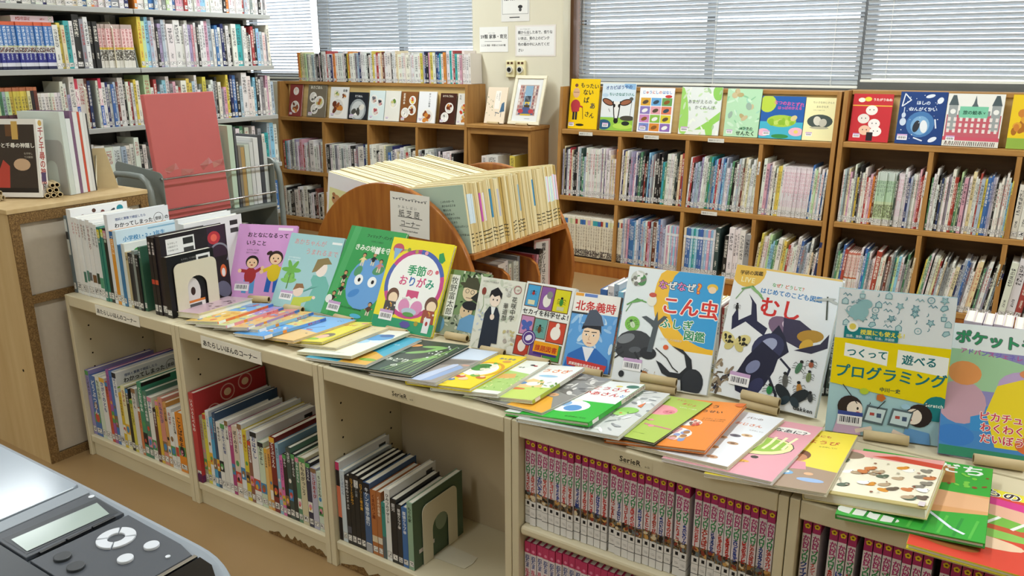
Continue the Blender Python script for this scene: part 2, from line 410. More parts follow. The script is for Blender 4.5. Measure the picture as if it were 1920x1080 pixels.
# ================================================================== cream bookcases in front
H = .592; CW = .6
HOLES_Z = [.17, .22, .27, .32, .37, .42, .47]
def bookcase(x, label, shelf=None, y=0.0, rot=0, holes=True, rear=False):
    t = thing('bookcase', (x, y, 0), label, 'bookcase', 'cream bookcases', (0, 0, rot))
    D = .298; s = .018
    for a in (0.001, CW-s-.001): box('side_panel', a, a+s, 0, D, 0, H-.001, 'cream_laminate', t, .0015)
    box('top_panel', s+.002, CW-s-.002, 0, D, H-.038, H, 'cream_laminate', t, .003)
    box('bottom_shelf', s+.002, CW-s-.002, .004, D, .052, .078, 'cream_laminate', t, .003)
    box('plinth', s+.002, CW-s-.002, .012, .03, 0, .05, 'cream_laminate', t)
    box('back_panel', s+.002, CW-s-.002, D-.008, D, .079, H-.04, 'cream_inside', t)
    if shelf: box('shelf', s+.002, CW-s-.002, .004, D-.012, shelf-.022, shelf, 'cream_laminate', t, .006)
    if holes:
        V, F = [], []
        for xx, nx in ((s+.0022, 1), (CW-s-.0022, -1)):
            for yy in (.055, .245):
                for z in HOLES_Z:
                    b = len(V); V += [(xx, yy+.0032*math.cos(k*math.pi/4), z+.0032*math.sin(k*math.pi/4)) for k in range(8)]
                    F.append(tuple(range(b, b+8)) if nx > 0 else tuple(range(b+7, b-1, -1)))
        mk('pin_holes', V, F, 'hole', t)['kind'] = 'stuff'
    return t
cab_lb = ['cream bookcase against the cupboard, upright new books on its top', 'cream bookcase with a large red picture book at its row end', 'cream bookcase half empty beside a bookend, black novels below', 'cream bookcase packed with magenta topped series in two tiers', 'cream bookcase at the frame edge below the green picture book']
CABS = [bookcase(i*CW, cab_lb[i], .332 if i >= 3 else None, holes=i < 3) for i in range(5)]
rear_lb = ['behind the upright new books', 'behind the pink and green display books', 'behind the four small display books', 'behind the two big insect books', 'behind the yellow programming book']
for i in range(5): bookcase(i*CW+CW, 'cream bookcase backing on the front row, '+rear_lb[i], None, .602, math.pi, False)
# chipped edge strip under the second and third cases
for i, (x0, x1, seed) in enumerate(((.93, 1.175, 3), (1.225, 1.6, 5))):
    g = random.Random(seed); n = 22
    up = [(x0+(x1-x0)*k/n, .006+g.uniform(0, .02)*min(1, k/4, (n-k)/3+.2)) for k in range(n+1)]
    o = prism('torn_edge', [(x0, .0008), (x1, .0008)]+up[::-1], .0105, .0118, 'chipboard', None, 'y')
    o.parent = CABS[1+i]; o.location = (-CABS[1+i].location.x, 0, 0)
# paper label strips and maker stickers on the top edges
def plate(x0, x1, z0, z1, txt, size, label, name='label_strip', y=-.0005, base='#efece0', ang=0):
    t = thing(name, (x0, y, z0), label, 'label', None, (0, ang, 0)); w_, h_ = x1-x0, z1-z0
    box('strip', 0, w_, -.0012, 0, 0, h_, 'white_paint', t)
    p = Print(w_, h_); p.R(0, 0, 1, 1, base)
    p.T(txt, .03, .26, size, '#1c1a18', True); o = p.build('lettering', t, 'print_matt', (0, -.0013, 0)); return t
plate(.185, .425, .552, .587, 'あたらしいほんのコーナー', .076, 'white lettered paper strip on the bookcase under the upright new books')
plate(.725, .985, .546, .583, 'あたらしいほんのコーナー', .076, 'white lettered paper strip on the bookcase under the fanned paperbacks')
for x, lb in ((1.452, 'under the yellow picture book'), (2.06, 'above the magenta topped series')):
    t = thing('maker_sticker', (x, -.0004, .562), 'clear maker sticker reading SerieRack '+lb, 'sticker')
    p = Print(.075, .02); p.R(0, 0, 1, 1, '#d3c8a8'); p.T('SerieR', .04, .3, .215, '#231c14', True); p.T('ack', .78, .3, .1, '#4a4034'); p.R(.04, .16, .7, .19, '#6a5f4c')
    p.build('lettering', t, 'print_gloss')

# ================================================================== cupboard on the left (its back: chipboard frame, grey panels)
t = CUP = thing('cupboard', (-.04, -.115, 0), 'low wooden cupboard with chipboard edges and grey back panels', 'cupboard')
cw, ch = .485, .892       # along Y
box('top_panel', -.9, .004, -.004, cw+.004, ch-.016, ch, 'pale_ply', t, .002)
box('front_panel', -.9, -.001, 0, .018, 0, ch-.017, 'pale_ply', t)
box('side_panel', -.9, -.001, cw-.018, cw, 0, ch-.017, 'pale_ply', t)
for a, b in ((.0, .03), (cw-.03, cw)): box('frame_stile', 0, .006, a, b, 0, ch-.017, 'chipboard', t)
for a, b in ((.0, .03), (.573, .6), (ch-.05, ch-.017)): box('frame_rail', -.002, .005, .031, cw-.031, a, b, 'chipboard', t)
for a, b in ((.031, .572), (.601, ch-.051)): box('back_panel', -.02, -.006, .031, cw-.031, a, b, 'hessian', t)
for yy, zz in ((-.3, .3), (-.08, .33)):
    o = tube('screw_hole', [(yy, -.0006, zz), (yy, .002, zz)], .005, 'hole', t, 8)

# ================================================================== wooden wall shelving
def wall_shelf(x0, x1, divs, label, z_led, z_top, z_mid=.478, z_base=.1, top_board=False, yf=3.17, slant=.05):
    t = thing('wall_bookcase', (x0, 0, 0), label, 'bookcase', 'wooden wall bookcases'); W_ = x1-x0; s = .022; yb = RYW-.004
    side = [(yf-slant, 0), (yb, 0), (yb, z_top), (yf+.02, z_top), (yf, z_led)]
    for a in (0, W_-s): prism('side_panel', side, a, a+s, 'oak_upright', t, 'x')
    def yfr(z): return yf-slant*(1-z/z_led)
    for nm, z in (('display_ledge', z_led), ('shelf', z_mid), ('base_shelf', z_base)):
        box(nm, s+.001, W_-s-.001, yfr(z)+.002, yb-.012, z-.028, z, 'oak', t, .002)
    box('plinth', s+.001, W_-s-.001, yfr(0)+.012, yfr(0)+.032, 0, z_base-.029, 'rack_wood', t)
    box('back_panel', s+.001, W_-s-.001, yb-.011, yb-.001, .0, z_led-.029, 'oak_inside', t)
    yp = 3.268 if top_board else 3.282
    box('display_panel', s+.02, W_-s-.02, yp, yp+.008, z_led+.001, z_top-.0225, 'pine_panel', t)
    box('display_backing', s+.001, W_-s-.001, yp+.009, yp+.022, z_led+.001, z_top-.0225, 'oak', t)
    box('top_board', s+.001, W_-s-.001, yp-.02 if top_board else yp-.012, yb, z_top-.022, z_top, 'oak', t, .002)
    for d in divs:
        for za, zb in ((z_base+.001, z_mid-.029), (z_mid+.001, z_led-.029)):
            prism('divider', [(yfr(za)+.004, za), (yb-.013, za), (yb-.013, zb), (yfr(zb)+.004, zb)], d-x0-.011, d-x0+.011, 'oak_upright', t, 'x')
    return t
wall_shelf(.065, 1.745, (.495, .928, 1.355), 'oak wall bookcase under the window nearest the pillar', .906, 1.165, .49)
wall_shelf(1.757, 3.45, (2.2, 2.575, 2.98), 'oak wall bookcase with the red and navy display books', .914, 1.172, .495)
wall_shelf(-2.535, -.655, (-2.035, -1.565, -1.1), 'oak wall bookcase of cookbooks in the corner', .893, 1.165, .475, .1, True)
t = thing('side_cabinet', (-.65, 0, 0), 'low oak cabinet between the bookcases holding a framed picture', 'cabinet')
for a in (0, .488): box('side_panel', a, a+.022, 3.17, 3.395, 0, .884, 'oak_upright', t, .002)
box('top_board', -.003, .518, 3.155, 3.396, .885, .908, 'oak', t, .003)
box('top_rail', .023, .487, 3.172, 3.19, .845, .884, 'oak', t)
box('shelf', .023, .487, 3.175, 3.38, .555, .58, 'oak', t); box('base_shelf', .023, .487, 3.175, 3.38, .08, .105, 'oak', t)
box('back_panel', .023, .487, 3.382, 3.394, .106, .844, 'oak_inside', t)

# ================================================================== grey steel shelving (faces +X)
SX = -1.45
def steel(y0, y1, label):
    t = thing('steel_shelf', (SX, y0, 0), label, 'shelf', 'grey steel shelving'); L = y1-y0
    for a in (.0, L-.03):
        box('post', -.262, -.225, a, a+.03, 0, 2.35, 'steel_shelf', t)
    for z in (.1, .4, .7, 1.0, 1.3, 1.6, 1.9, 2.2):
        box('shelf_board', -.27, 0, .002, L-.002, z-.026, z, 'steel_shelf', t, .002)
    box('back_panel', -.285, -.272, .002, L-.002, .05, 2.3, 'steel_dark', t)
    for z in (1.3, 1.0, .7):       # rounded end brackets
        prism('end_bracket', [(-.25, z), (-.012, z)]+arc(-.075, z+.085, .05, 0, 90, 5)+[(-.25, z+.135)], L-.008, L-.003, 'cart_steel', t, 'y')
    return t
steel(-.48, .42, 'grey steel bookshelf bay nearest the left frame edge')
steel(.421, 1.32, 'grey steel bookshelf bay holding the blue comic series')
steel(1.321, 2.235, 'grey steel bookshelf bay ending beside the bright window')
for y, z, lb in ((1.0, 1.0, 'thin grey steel divider beside the pink encyclopedia spines'), (1.19, 1.3, 'thin pale bookend bracket standing behind the red manga series')):
    t = thing('shelf_divider', (SX, y, z+.001), lb, 'bookend'); prism('plate', [(-.2, 0), (-.006, 0), (-.006, .2), (-.03, .23), (-.2, .23)], 0, .0035, 'bookend_paint', t, 'y'); box('foot', -.2, -.03, .0036, .05, 0, .0015, 'bookend_paint', t)

# ================================================================== book trolley with the red board
t = CART = thing('book_trolley', (-.95, .775, 0), 'grey steel book trolley with tube handles and chrome rails', 'trolley')
L_ = .69; W_ = .36
for z in (.635, .3): box('tray', 0, W_, .03, L_-.03, z-.02, z, 'cart_steel', t, .004)
for a in (.03, L_-.034):
    prism('end_plate', [(.0, .3), (W_, .3), (W_, .82)]+arc(W_-.03, .83, .03, 0, 90, 4)+arc(.03, .86, .03, 90, 180, 4), a, a+.004, 'cart_steel', t, 'y')
for y in (.0, L_):
    s = -1 if y == 0 else 1
    fy = y+s*.02
    tube('frame_tube', [(W_-.02, fy, .06), (W_-.02, fy, .72), (W_-.025, fy, .78), (W_-.045, fy, .82), (W_-.085, fy, .842), (W_*.5, fy, .845), (.085, fy, .842), (.045, fy, .82), (.025, fy, .78), (.02, fy, .72), (.02, fy, .06)], .014, 'cart_steel', t, 10)
    tube('cross_bar', [(.02, y+s*.02, .3), (W_-.02, y+s*.02, .3)], .01, 'cart_steel', t, 8)
    for x in (.03, W_-.03): tube('caster', [(x-.012, y+s*.02, .035), (x+.012, y+s*.02, .035)], .034, 'black_plastic', t, 14)
for x in (.0, W_-.004):
    for z in (.83, .69): tube('rail', [(x+.002, .034, z), (x+.002, L_-.034, z)], .005, 'chrome', t, 8)
for z in (.83,): 
    for a in (.028, ): tube('rail_bolt', [(W_-.01, a-.004, z), (W_-.01, a+.002, z)], .007, 'chrome', t, 8)
# red board wrapped in film
t = thing('red_board', (-.625, .815, .64), 'large red board wrapped in clear film standing on the trolley', 'board', None, (0, -.085, 0))
box('board', -.03, 0, 0, .365, 0, .56, 'red_board', t, .004)
for k, (y, z, a) in enumerate(((.05, .2, .3), (.24, .2, .5), (.12, .19, -.2), (.3, .205, .1))):
    f = mk('film_fold', [(.001, 0, 0), (.012, .06, .004), (.014, .055, .035), (.002, -.002, .03), (.02, .03, .012)], [(0, 4, 3), (0, 1, 4), (1, 2, 4), (2, 3, 4)], 'clear_film', t); f.location = (0, y, z); f.rotation_euler = (a, 0, 0)

# ================================================================== picture-card rack (two discs, sloping trough)
RC, RZC, RR = .5, .425, .445
RK0, RK1 = 1.08, 1.8
t = RACK = thing('card_rack', (0, 0, 0), 'round-ended wooden rack for picture card sets', 'rack')
disc = [p for p in arc(RC, RZC, RR, -72, 252, 60)]
disc = [(x, max(z, 0)) for x, z in disc]
for a in (RK0-.026, RK1): prism('end_panel', disc, a, a+.026, 'rack_wood', t, 'y', .006)
for sgn in (-1, 1):
    a = math.radians(8.5); L2 = .40
    x0, z0 = RC+sgn*.02, .565; dx, dz = sgn*math.cos(a), math.sin(a); nx_, nz_ = -sgn*math.sin(a), math.cos(a)
    pts = [(x0, z0), (x0+dx*L2, z0+dz*L2), (x0+dx*L2-nx_*.02, z0+dz*L2-nz_*.02), (x0-nx_*.02, z0-nz_*.02)]
    prism('trough_board', pts, RK0+.001, RK1-.001, 'rack_wood', t, 'y')
    box('lower_shelf', min(RC+sgn*.012, RC+sgn*.425), max(RC+sgn*.012, RC+sgn*.425), RK0+.001, RK1-.001, .3, .32, 'rack_wood', t)
    for y in (1.31, 1.53):
        pl = [(RC+sgn*.012, .321), (RC+sgn*.43, .321), (RC+sgn*.43, .44), (RC+sgn*.415, .49), (RC+sgn*.38, .512), (RC+sgn*.2, .53), (RC+sgn*.012, .535)]
        prism('curved_divider', pl, y, y+.016, 'rack_wood', t, 'y')
box('spine_board', RC-.01, RC+.01, RK0+.001, RK1-.001, .05, .545, 'rack_wood', t)
t = thing('rack_sign', (.525, RK0-.0275, .672), 'white paper sign taped to the round rack end', 'sign', None, (0, math.radians(2), 0))
box('sheet', 0, .2, -.001, 0, 0, .17, 'white_paint', t)
p = Print(.2, .17); p.R(0, 0, 1, 1, '#eceae4')
p.L([(.06+.08*i, .86-.03*math.sin(i*1.6)) for i in range(12)], .008, '#555')
for i in range(11): p.G([(.07+.08*i, .86), (.12+.08*i, .86), (.095+.08*i, .81)], '#6a6a6a')
p.T('かみしばい', .2, .64, .065, '#555', sp=1.6); p.T('紙芝居', .22, .46, .15, '#222', sp=1.3); p.R(.2, .43, .82, .445, '#333')
p.T('コーナー', .26, .24, .13, '#222'); p.R(.24, .21, .74, .225, '#333'); p.T('Picture-card show', .3, .1, .05, '#333', True)
p.build('lettering', t, 'print_matt', (0, -.0012, 0))

# ================================================================== printer in the near corner
PX0, PX1, PY1, PZ = 1.62, 2.235, -1.004, .97
t = thing('printer', (0, 0, 0), 'grey white laser printer with control panel in the near corner', 'printer')
pts = [(PX0, -1.55), (2.15, -1.55), (2.215, -1.535), (2.245, -1.5)]+[(2.155+.09*math.cos(math.radians(a)), -1.065+.0585*math.sin(math.radians(a))) for a in range(0, 91, 9)]+[(2.0, PY1), (PX0, PY1)]
prism('body', pts, .55, PZ-.004, 'printer_body', t, 'z', .006)
lid = [(PX0, -1.5), (1.985, -1.5), (1.987, -1.02), (1.983, -1.014), (PX0, -1.014)]
prism('lid', lid, PZ-.003, PZ+.0015, 'printer_lid', t, 'z', .001)
prism('front_strip', [(1.9885, -1.5), (2.004, -1.5), (2.006, -1.016), (1.9885, -1.013)], PZ-.003, PZ+.0008, 'printer_body', t, 'z', .0006)
ds = prism('display_surround', [(2.007, -1.1015), (2.062, -1.1015), (2.0655, -1.019), (2.012, -1.0165), (2.008, -1.02)], PZ-.003, PZ+.0008, 'printer_panel', t, 'z', .0006)
d = mk('display_recess', [(2.018, -1.0985, PZ+.001), (2.058, -1.0985, PZ+.001), (2.0615, -1.0215, PZ+.001), (2.023, -1.0185, PZ+.001)], [(0, 1, 2, 3)], 'printer_dark', ds)
mk('display', [(2.026, -1.095, PZ+.0014), (2.0545, -1.0965, PZ+.0014), (2.0575, -1.0275, PZ+.0014), (2.0305, -1.023, PZ+.0014)], [(0, 1, 2, 3)], 'lcd', ds)
prism('button_panel', [(2.0685, -1.1015), (2.171, -1.1015), (2.1705, -1.0255), (2.15, -1.021), (2.0715, -1.0185)], PZ-.003, PZ+.0006, 'printer_panel', t, 'z', .0005)
for a, b in ((-1.092, -1.071), (-1.0695, -1.049), (-1.0475, -1.027)): box('slot_key', 2.0635, 2.0665, a, b, PZ-.001, PZ+.0016, 'black_plastic', t, .0004)
for k in range(4):
    pl = [(2.098+r*math.cos(math.radians(a)), -1.046+r*math.sin(math.radians(a))) for r, aa in ((.0155, range(48+90*k, 133+90*k, 7)), (.0068, range(130+90*k, 45+90*k, -7))) for a in aa]
    prism('cursor_key', pl, PZ, PZ+.0024, 'printer_button', t, 'z', .0006)
for nm, x, y, r, mt in (('round_button', 2.133, -1.0365, .0062, 'printer_button'), ('round_button', 2.132, -1.059, .0062, 'printer_button'), ('rubber_button', 2.087, -1.085, .0068, 'printer_rubber'), ('rubber_button', 2.109, -1.0865, .0068, 'printer_rubber'), ('indicator', 2.157, -1.038, .002, 'printer_button'), ('indicator', 2.0155, -1.0195, .0026, 'printer_button')):
    prism(nm, arc(x, y, r, 0, 345, 23), PZ, PZ+(.0028 if r > .004 else .0014), mt, t, 'z', .0006 if r > .004 else 0)
prism('chrome_trim', [(2.1725, -1.1015), (2.1765, -1.1015), (2.1765, -1.0245), (2.1725, -1.0245)], PZ-.003, PZ+.0012, 'chrome', t, 'z', .0004)
prism('glossy_foot', [(2.178, -1.1015), (2.222, -1.1015), (2.222, -1.052), (2.212, -1.034), (2.195, -1.025), (2.178, -1.0235)], PZ-.003, PZ+.0004, 'printer_glass', t, 'z', .0004)
prism('side_glass', [(2.007, -1.5), (2.22, -1.5), (2.22, -1.103), (2.007, -1.103)], PZ-.003, PZ+.0006, 'printer_dark', t, 'z', .0006)
p = Print(.2, .2)
for x, y in ((.062, .094), (.062, .107), (.036, .105)): p.R(x/.2, y/.2, (x+.014)/.2, (y+.0016)/.2, '#aab0b8')
# support stand under the printer
t = thing('printer_stand', (0, 0, 0), 'plain grey stand beneath the laser printer', 'stand')
box('cabinet_body', PX0+.02, 2.2, -1.53, -1.03, 0, .548, 'steel_shelf', t, .004)
# ================================================================== shelved books: one unit block, thickness x depth x height by scale
def block_mesh(name, cover):
    a, zp, yp, ys = .09, .988, .985, .02
    V, F, MI = [], [], []
    def q(*p, m=0): b = len(V); V.extend(p); F.append((b, b+1, b+2, b+3)); MI.append(m)
    q((0, 0, 0), (1, 0, 0), (1, 0, 1), (0, 0, 1))                       # spine
    q((0, 1, 0), (0, 0, 0), (0, 0, 1), (0, 1, 1)); q((1, 0, 0), (1, 1, 0), (1, 1, 1), (1, 0, 1))
    q((0, 0, 0), (0, 1, 0), (1, 1, 0), (1, 0, 0), m=1)
    q((0, 0, 1), (a, 0, 1), (a, 1, 1), (0, 1, 1)); q((1-a, 0, 1), (1, 0, 1), (1, 1, 1), (1-a, 1, 1)); q((a, 0, 1), (1-a, 0, 1), (1-a, ys, 1), (a, ys, 1))
    q((a, ys, zp), (1-a, ys, zp), (1-a, yp, zp), (a, yp, zp), m=1)
    q((a, ys, zp), (a, yp, zp), (a, yp, 1), (a, ys, 1)); q((1-a, yp, zp), (1-a, ys, zp), (1-a, ys, 1), (1-a, yp, 1))
    q((a, 1, 0), (0, 1, 0), (0, 1, 1), (a, 1, 1)); q((1, 1, 0), (1-a, 1, 0), (1-a, 1, 1), (1, 1, 1)); q((1-a, yp, 0), (a, yp, 0), (a, yp, zp), (1-a, yp, zp), m=1)
    me = bpy.data.meshes.new(name); me.from_pydata(V, [], F); me.materials.append(cover); me.materials.append(M['pages']); me.polygons.foreach_set('material_index', MI); me.update()
    return me
def spine_mat(name, stops=None, title=True, label=True, tcol=None, z0=.9, zlen=.3, pic=None, rough=.35, lz=(.035, .125)):
    """spine printing too small to read: colour bands, rows of character-like marks, the call-number label"""
    q = NT(name, rough, .5); x, y, z = q.xyz(); oi = q.n('ObjectInfo'); rnd = oi.outputs['Random']; base = oi.outputs['Color']
    if stops: c = q.ramp(z, [(p, c_ if c_ != 'OBJ' else '#000') for p, c_ in stops], 'CONSTANT')
    else: c = base
    if stops and any(s[1] == 'OBJ' for s in stops):
        for i, (p, c_) in enumerate(stops):
            if c_ == 'OBJ':
                hi = stops[i+1][0] if i+1 < len(stops) else 2
                mk_ = q.ma('MULTIPLY', q.ma('GREATER_THAN', z, p), q.ma('LESS_THAN', z, hi)); c = q.mix(mk_, c, base)
    sp = q.ma('LESS_THAN', y, .003)
    def marks(cols, rows, off, thr):
        wn = q.n('TexWhiteNoise', noise_dimensions='3D')
        q.l(q.comb(q.ma('FLOOR', q.ma('MULTIPLY', x, cols)), q.ma('FLOOR', q.ma('MULTIPLY', z, rows)), q.ma('MULTIPLY_ADD', rnd, 91., off)), wn.inputs['Vector'])
        return q.ma('GREATER_THAN', wn.outputs[0], thr)
    def zone(v, a, b): return q.ma('MULTIPLY', q.ma('GREATER_THAN', v, a), q.ma('LESS_THAN', v, b))
    if title:
        lum = q.n('RGBToBW'); q.l(base, lum.inputs[0])
        dark = q.ma('GREATER_THAN', lum.outputs[0], .22)
        if tcol: ink = tcol
        else:
            red = q.ma('GREATER_THAN', q.ma('FRACT', q.ma('MULTIPLY', rnd, 13.7)), .78)
            ink = q.mix(dark, '#f0ece0', q.mix(red, '#26282e', '#a8322e'))
        lo = q.ma('SUBTRACT', z0-zlen, q.ma('MULTIPLY', q.ma('FRACT', q.ma('MULTIPLY', rnd, 7.3)), .2))
        g = q.ma('GREATER_THAN', q.ma('FRACT', q.ma('MULTIPLY', z, 13.)), .16)
        t = q.ma('MULTIPLY', q.ma('MULTIPLY', zone(x, .2, .8), zone(z, lo, z0)), q.ma('MULTIPLY', marks(13, 150, 3., .52), g))
        c = q.mix(q.ma('MULTIPLY', t, sp), c, ink)
        t = q.ma('MULTIPLY', q.ma('MULTIPLY', zone(x, .34, .66), zone(z, .2, .33)), marks(13, 190, 8., .55))
        c = q.mix(q.ma('MULTIPLY', t, sp), c, ink)
    if pic:
        nz = q.noise(7, q.comb(q.ma('MULTIPLY', x, .5), q.ma('MULTIPLY', rnd, 40.), q.ma('MULTIPLY', z, 4.)), 3)
        pc = q.ramp(nz, [(.3, pic[2]), (.45, pic[3]), (.55, pic[4]), (.7, pic[2])], 'CONSTANT')
        c = q.mix(q.ma('MULTIPLY', zone(z, pic[0], pic[1]), sp), c, pc)
    if label:
        a, b = lz; zl = zone(z, a, b); ins = q.ma('MULTIPLY', zl, zone(x, .06, .94))
        lm = q.ma('MULTIPLY', ins, sp)
        ln = q.ma('MULTIPLY', q.ma('MULTIPLY', zone(z, a+.015, b-.015), zone(x, .2, .8)), marks(7, 120, 5., .62))
        edge = q.ma('SUBTRACT', ins, q.ma('MULTIPLY', zone(z, a+.006, b-.006), zone(x, .14, .86)), clamp=True)
        lc = q.mix(q.ma('MAXIMUM', ln, q.ma('MULTIPLY', edge, .7)), '#eceae6', '#33363c')
        c = q.mix(lm, c, lc)
    q.col(c); M[name] = q.m; return block_mesh('book', q.m)
BK = {}
BK['plain'] = spine_mat('spine_plain')
BK['bare'] = spine_mat('spine_bare', label=False)
BK['blank'] = spine_mat('spine_blank', title=False, label=False)
BK['blue_series'] = spine_mat('spine_blue_series', [(0, '#23284a'), (.06, '#d9dbe6'), (.14, '#2b2f86'), (.34, '#d5d6d0'), (.47, '#c8cc9a'), (.5, '#3f76b8'), (.92, '#d2603c')], True, False, '#dfe8f2', .9, .38, (.36, .46, '#d5d6d0', '#3a4250', '#8a5a4a'))
BK['red_series'] = spine_mat('spine_red_series', [(0, '#d9d6cc'), (.42, '#dcc24a'), (.47, '#e9c9c6'), (.9, '#b8a49c')], True, False, '#a02a30', .9, .38, (.17, .41, '#d9d6cc', '#1b1a1c', '#77705f'))
BK['cream_series'] = spine_mat('spine_cream_series', [(0, '#2a2522'), (.04, '#dfd6bf'), (.82, 'OBJ'), (.94, '#e6dfcc')], True, False, '#7b6a54', .8, .45, (.05, .2, '#dfd6bf', '#222228', '#5a4a44'))
BK['green_series'] = spine_mat('spine_green_series', [(0, '#d8d4c8'), (.1, '#c6d6b0'), (.45, '#b5d2b4'), (.85, '#c8d4cc')], True, True, '#51605a', .85, .2, (.15, .4, '#c6d6b0', '#8a9a6a', '#6a6a60'))
BK['pink_series'] = spine_mat('spine_pink_series', [(0, '#d9d4d2'), (.2, '#d8d2d6'), (.5, '#e6dbe0'), (.95, '#d9cdd2')], True, True, '#c7869a', .9, .4)
BK['band_series'] = spine_mat('spine_band_series', [(0, '#cfd0cc'), (.12, '#dfdbd4'), (.4, '#c2622e'), (.43, '#e2cfc6'), (.95, '#c97a6a')], True, True, '#c0605a', .9, .3)
BK['rainbow_series'] = spine_mat('spine_rainbow_series', [(0, '#cfc8bc'), (.12, '#5a3a44'), (.42, 'OBJ'), (.92, '#b06a48')], True, False, '#3a3438', .8, .3)
BK['pictorial'] = spine_mat('spine_pictorial', [(0, '#e0d4d4'), (.05, '#3a62b0'), (.45, '#e6c4cc'), (.8, '#c83c52')], True, False, '#f2eef0', .42, .3, (.5, .78, '#ead6d8', '#f2ece4', '#b0788a'))
BK['stripe_series'] = spine_mat('spine_stripe_series', [(0, '#d8d4d0'), (.1, 'OBJ'), (.78, '#dfe2e6'), (.84, 'OBJ')], True, True, '#eef2f6', .76, .2)
PAL = {'w': '#dedcd6', 'c': '#dccfa8', 'g': '#8d8f90', 'k': '#1d1c1e', 'r': '#a83e3c', 'o': '#d8863e', 'y': '#d6c256', 'l': '#bcd3a4', 'e': '#4c8460', 't': '#3fa3a6', 'b': '#3f6ca6', 's': '#8dbfdb', 'n': '#22305e', 'v': '#a298b2', 'p': '#d09fb0', 'd': '#3c4a46', 'm': '#6e3c30', 'u': '#a9b7c4'}
CN = {'w': 'white', 'c': 'cream', 'g': 'grey', 'k': 'black', 'r': 'red', 'o': 'orange', 'y': 'yellow', 'l': 'pale green', 'e': 'green', 't': 'teal', 'b': 'blue', 's': 'sky blue', 'n': 'navy', 'v': 'lavender', 'p': 'pink', 'd': 'dark green', 'm': 'brown', 'u': 'pale blue'}
def jit(c, a=.07):
    h = [max(.02, min(1, v*(1+RND.uniform(-a, a))+RND.uniform(-.01, .01))) for v in lin(c)]; return (*h, 1)
def row(spec, p0, length, z, where, name='library_book', cat='book', group=None, rz=0, hr=(.19, .26), depth=(.15, .19), style='plain', lean=0.0, fill=1.0, jut=.012, kindword='book', leanj=.006, bottom_gap=.0015, bleach=0):
    """spec: letters = colours left to right; CAPS thicker; digit after = height 0-9; '_' gap; '{style}' switches spine style; '/' next is leaning"""
    it = []; i = 0; st = style
    while i < len(spec):
        ch = spec[i]
        if ch == '{': j = spec.index('}', i); st = spec[i+1:j] or style; i = j+1; continue
        if ch == ' ': i += 1; continue
        hd = None
        if i+1 < len(spec) and spec[i+1].isdigit(): hd = int(spec[i+1])/9; i += 1
        wt = (.9 if ch == '_' else RND.uniform(.75, 1.3) if st in ('plain', 'bare') else 1.0)*(1.9 if ch.isupper() else 1)
        cl = ch.lower()
        if cl in 'roylebsnvptm' and RND.random() < bleach: cl = RND.choice('wwwug')
        it.append((cl, wt, hd, st)); i += 1
    tot = sum(w for _, w, _, _ in it); u = length*fill/tot; x = 0; k = 0
    ca, sa = math.cos(rz), math.sin(rz)
    for c, wt, hd, st in it:
        th = u*wt
        if c == '_': x += th; continue
        k += 1
        h = hr[0]+(hr[1]-hr[0])*(RND.random() if hd is None else hd)
        if st not in ('plain', 'bare') and hd is None: h = hr[0]+(hr[1]-hr[0])*.55
        nm, kw_, ct = (name, kindword, cat) if st in ('plain', 'bare') or name != 'library_book' else ('comic_volume', 'comic', 'comic')
        d = RND.uniform(*depth); a = lean+(RND.uniform(-leanj, leanj) if abs(lean) < .02 else 0); jx = RND.uniform(0, jut)
        o = ob(nm, BK[st]); T = th*.96*math.cos(a)
        lx = x
        o.location = (p0[0]+ca*lx-sa*jx, p0[1]+sa*lx+ca*jx, z+bottom_gap+max(0, math.sin(a))*T)
        o.rotation_euler = (0, a, rz); o.scale = (T, d, h); o.color = jit(PAL[c])
        tag(o, '%s %s, %s from left %s' % (CN[c], kw_, nth(k), where), ct, group)
        x += th
SP = SX-.004   # spine plane of the steel shelving
ST = dict(rz=math.pi/2, hr=(.165, .26), depth=(.14, .19), name='library_book', cat='book', bleach=.3)
def steel_row(spec, y0, y1, z, where, grp, **kw): row(spec, (SP, y0+.006), y1-y0-.014, z, where, group=grp, **{**ST, **kw})
steel_row('wwwwcmwkwogwwkwwgwwnwwwwwwcwbboprwwbBwn', .45, 1.31, 1.6, 'on the top steel shelf, near bay', 'books on the top steel shelf')
steel_row('oWwbbuwwylbbppprwwwpssWWwwwkoWwwwwruwgwskwow', 1.33, 2.23, 1.6, 'on the top steel shelf, window bay', 'books on the top steel shelf')
steel_row('{blue_series}bbbbbbbbbbbbbbbbbbbb{plain}p4y5c4t6m6K9g7w8{bare}k6k6{red_series}rrrrrrrrr', .45, 1.31, 1.3, 'on the second steel shelf, near bay', 'books on the second steel shelf')
steel_row('y9l7s9bw9k4v6u8w8P6W8y5m6w8v6p6w7k7w6w8pU9w4b6w5nk4e6kT7T7w6w5kwr6ks5uwgw7', 1.33, 2.23, 1.3, 'on the second steel shelf, window bay', 'books on the second steel shelf')
steel_row('{rainbow_series}oooooolleelyyyyyckm{plain}w2w2w2w2w2w2w2w7w6vW9{pictorial}p8{plain}R8m8n7__w7{pictorial}p8{plain}w6n6b5b5u6m6W8k7w6r6wy7m', .45, 1.31, 1.0, 'on the third steel shelf, near bay', 'books on the third steel shelf')
steel_row('L9wrsbsb8bpwrWyyuwwgykwegkwvpy8k6n8bkuW9W7wskwgwpwm', 1.33, 2.23, 1.0, 'on the third steel shelf, window bay', 'books on the third steel shelf')
steel_row('wwwgkwww{pictorial}pppppppp{pictorial}P8p8P8{plain}w5W4W3W3uwwwkw', .45, 1.31, .7, 'on the fourth steel shelf, near bay', 'books on the fourth steel shelf')
steel_row('wwgwukwwgkwwuwwkwusuksnwekwuswgwtusw', 1.33, 2.23, .7, 'on the fourth steel shelf, window bay', 'books on the fourth steel shelf')
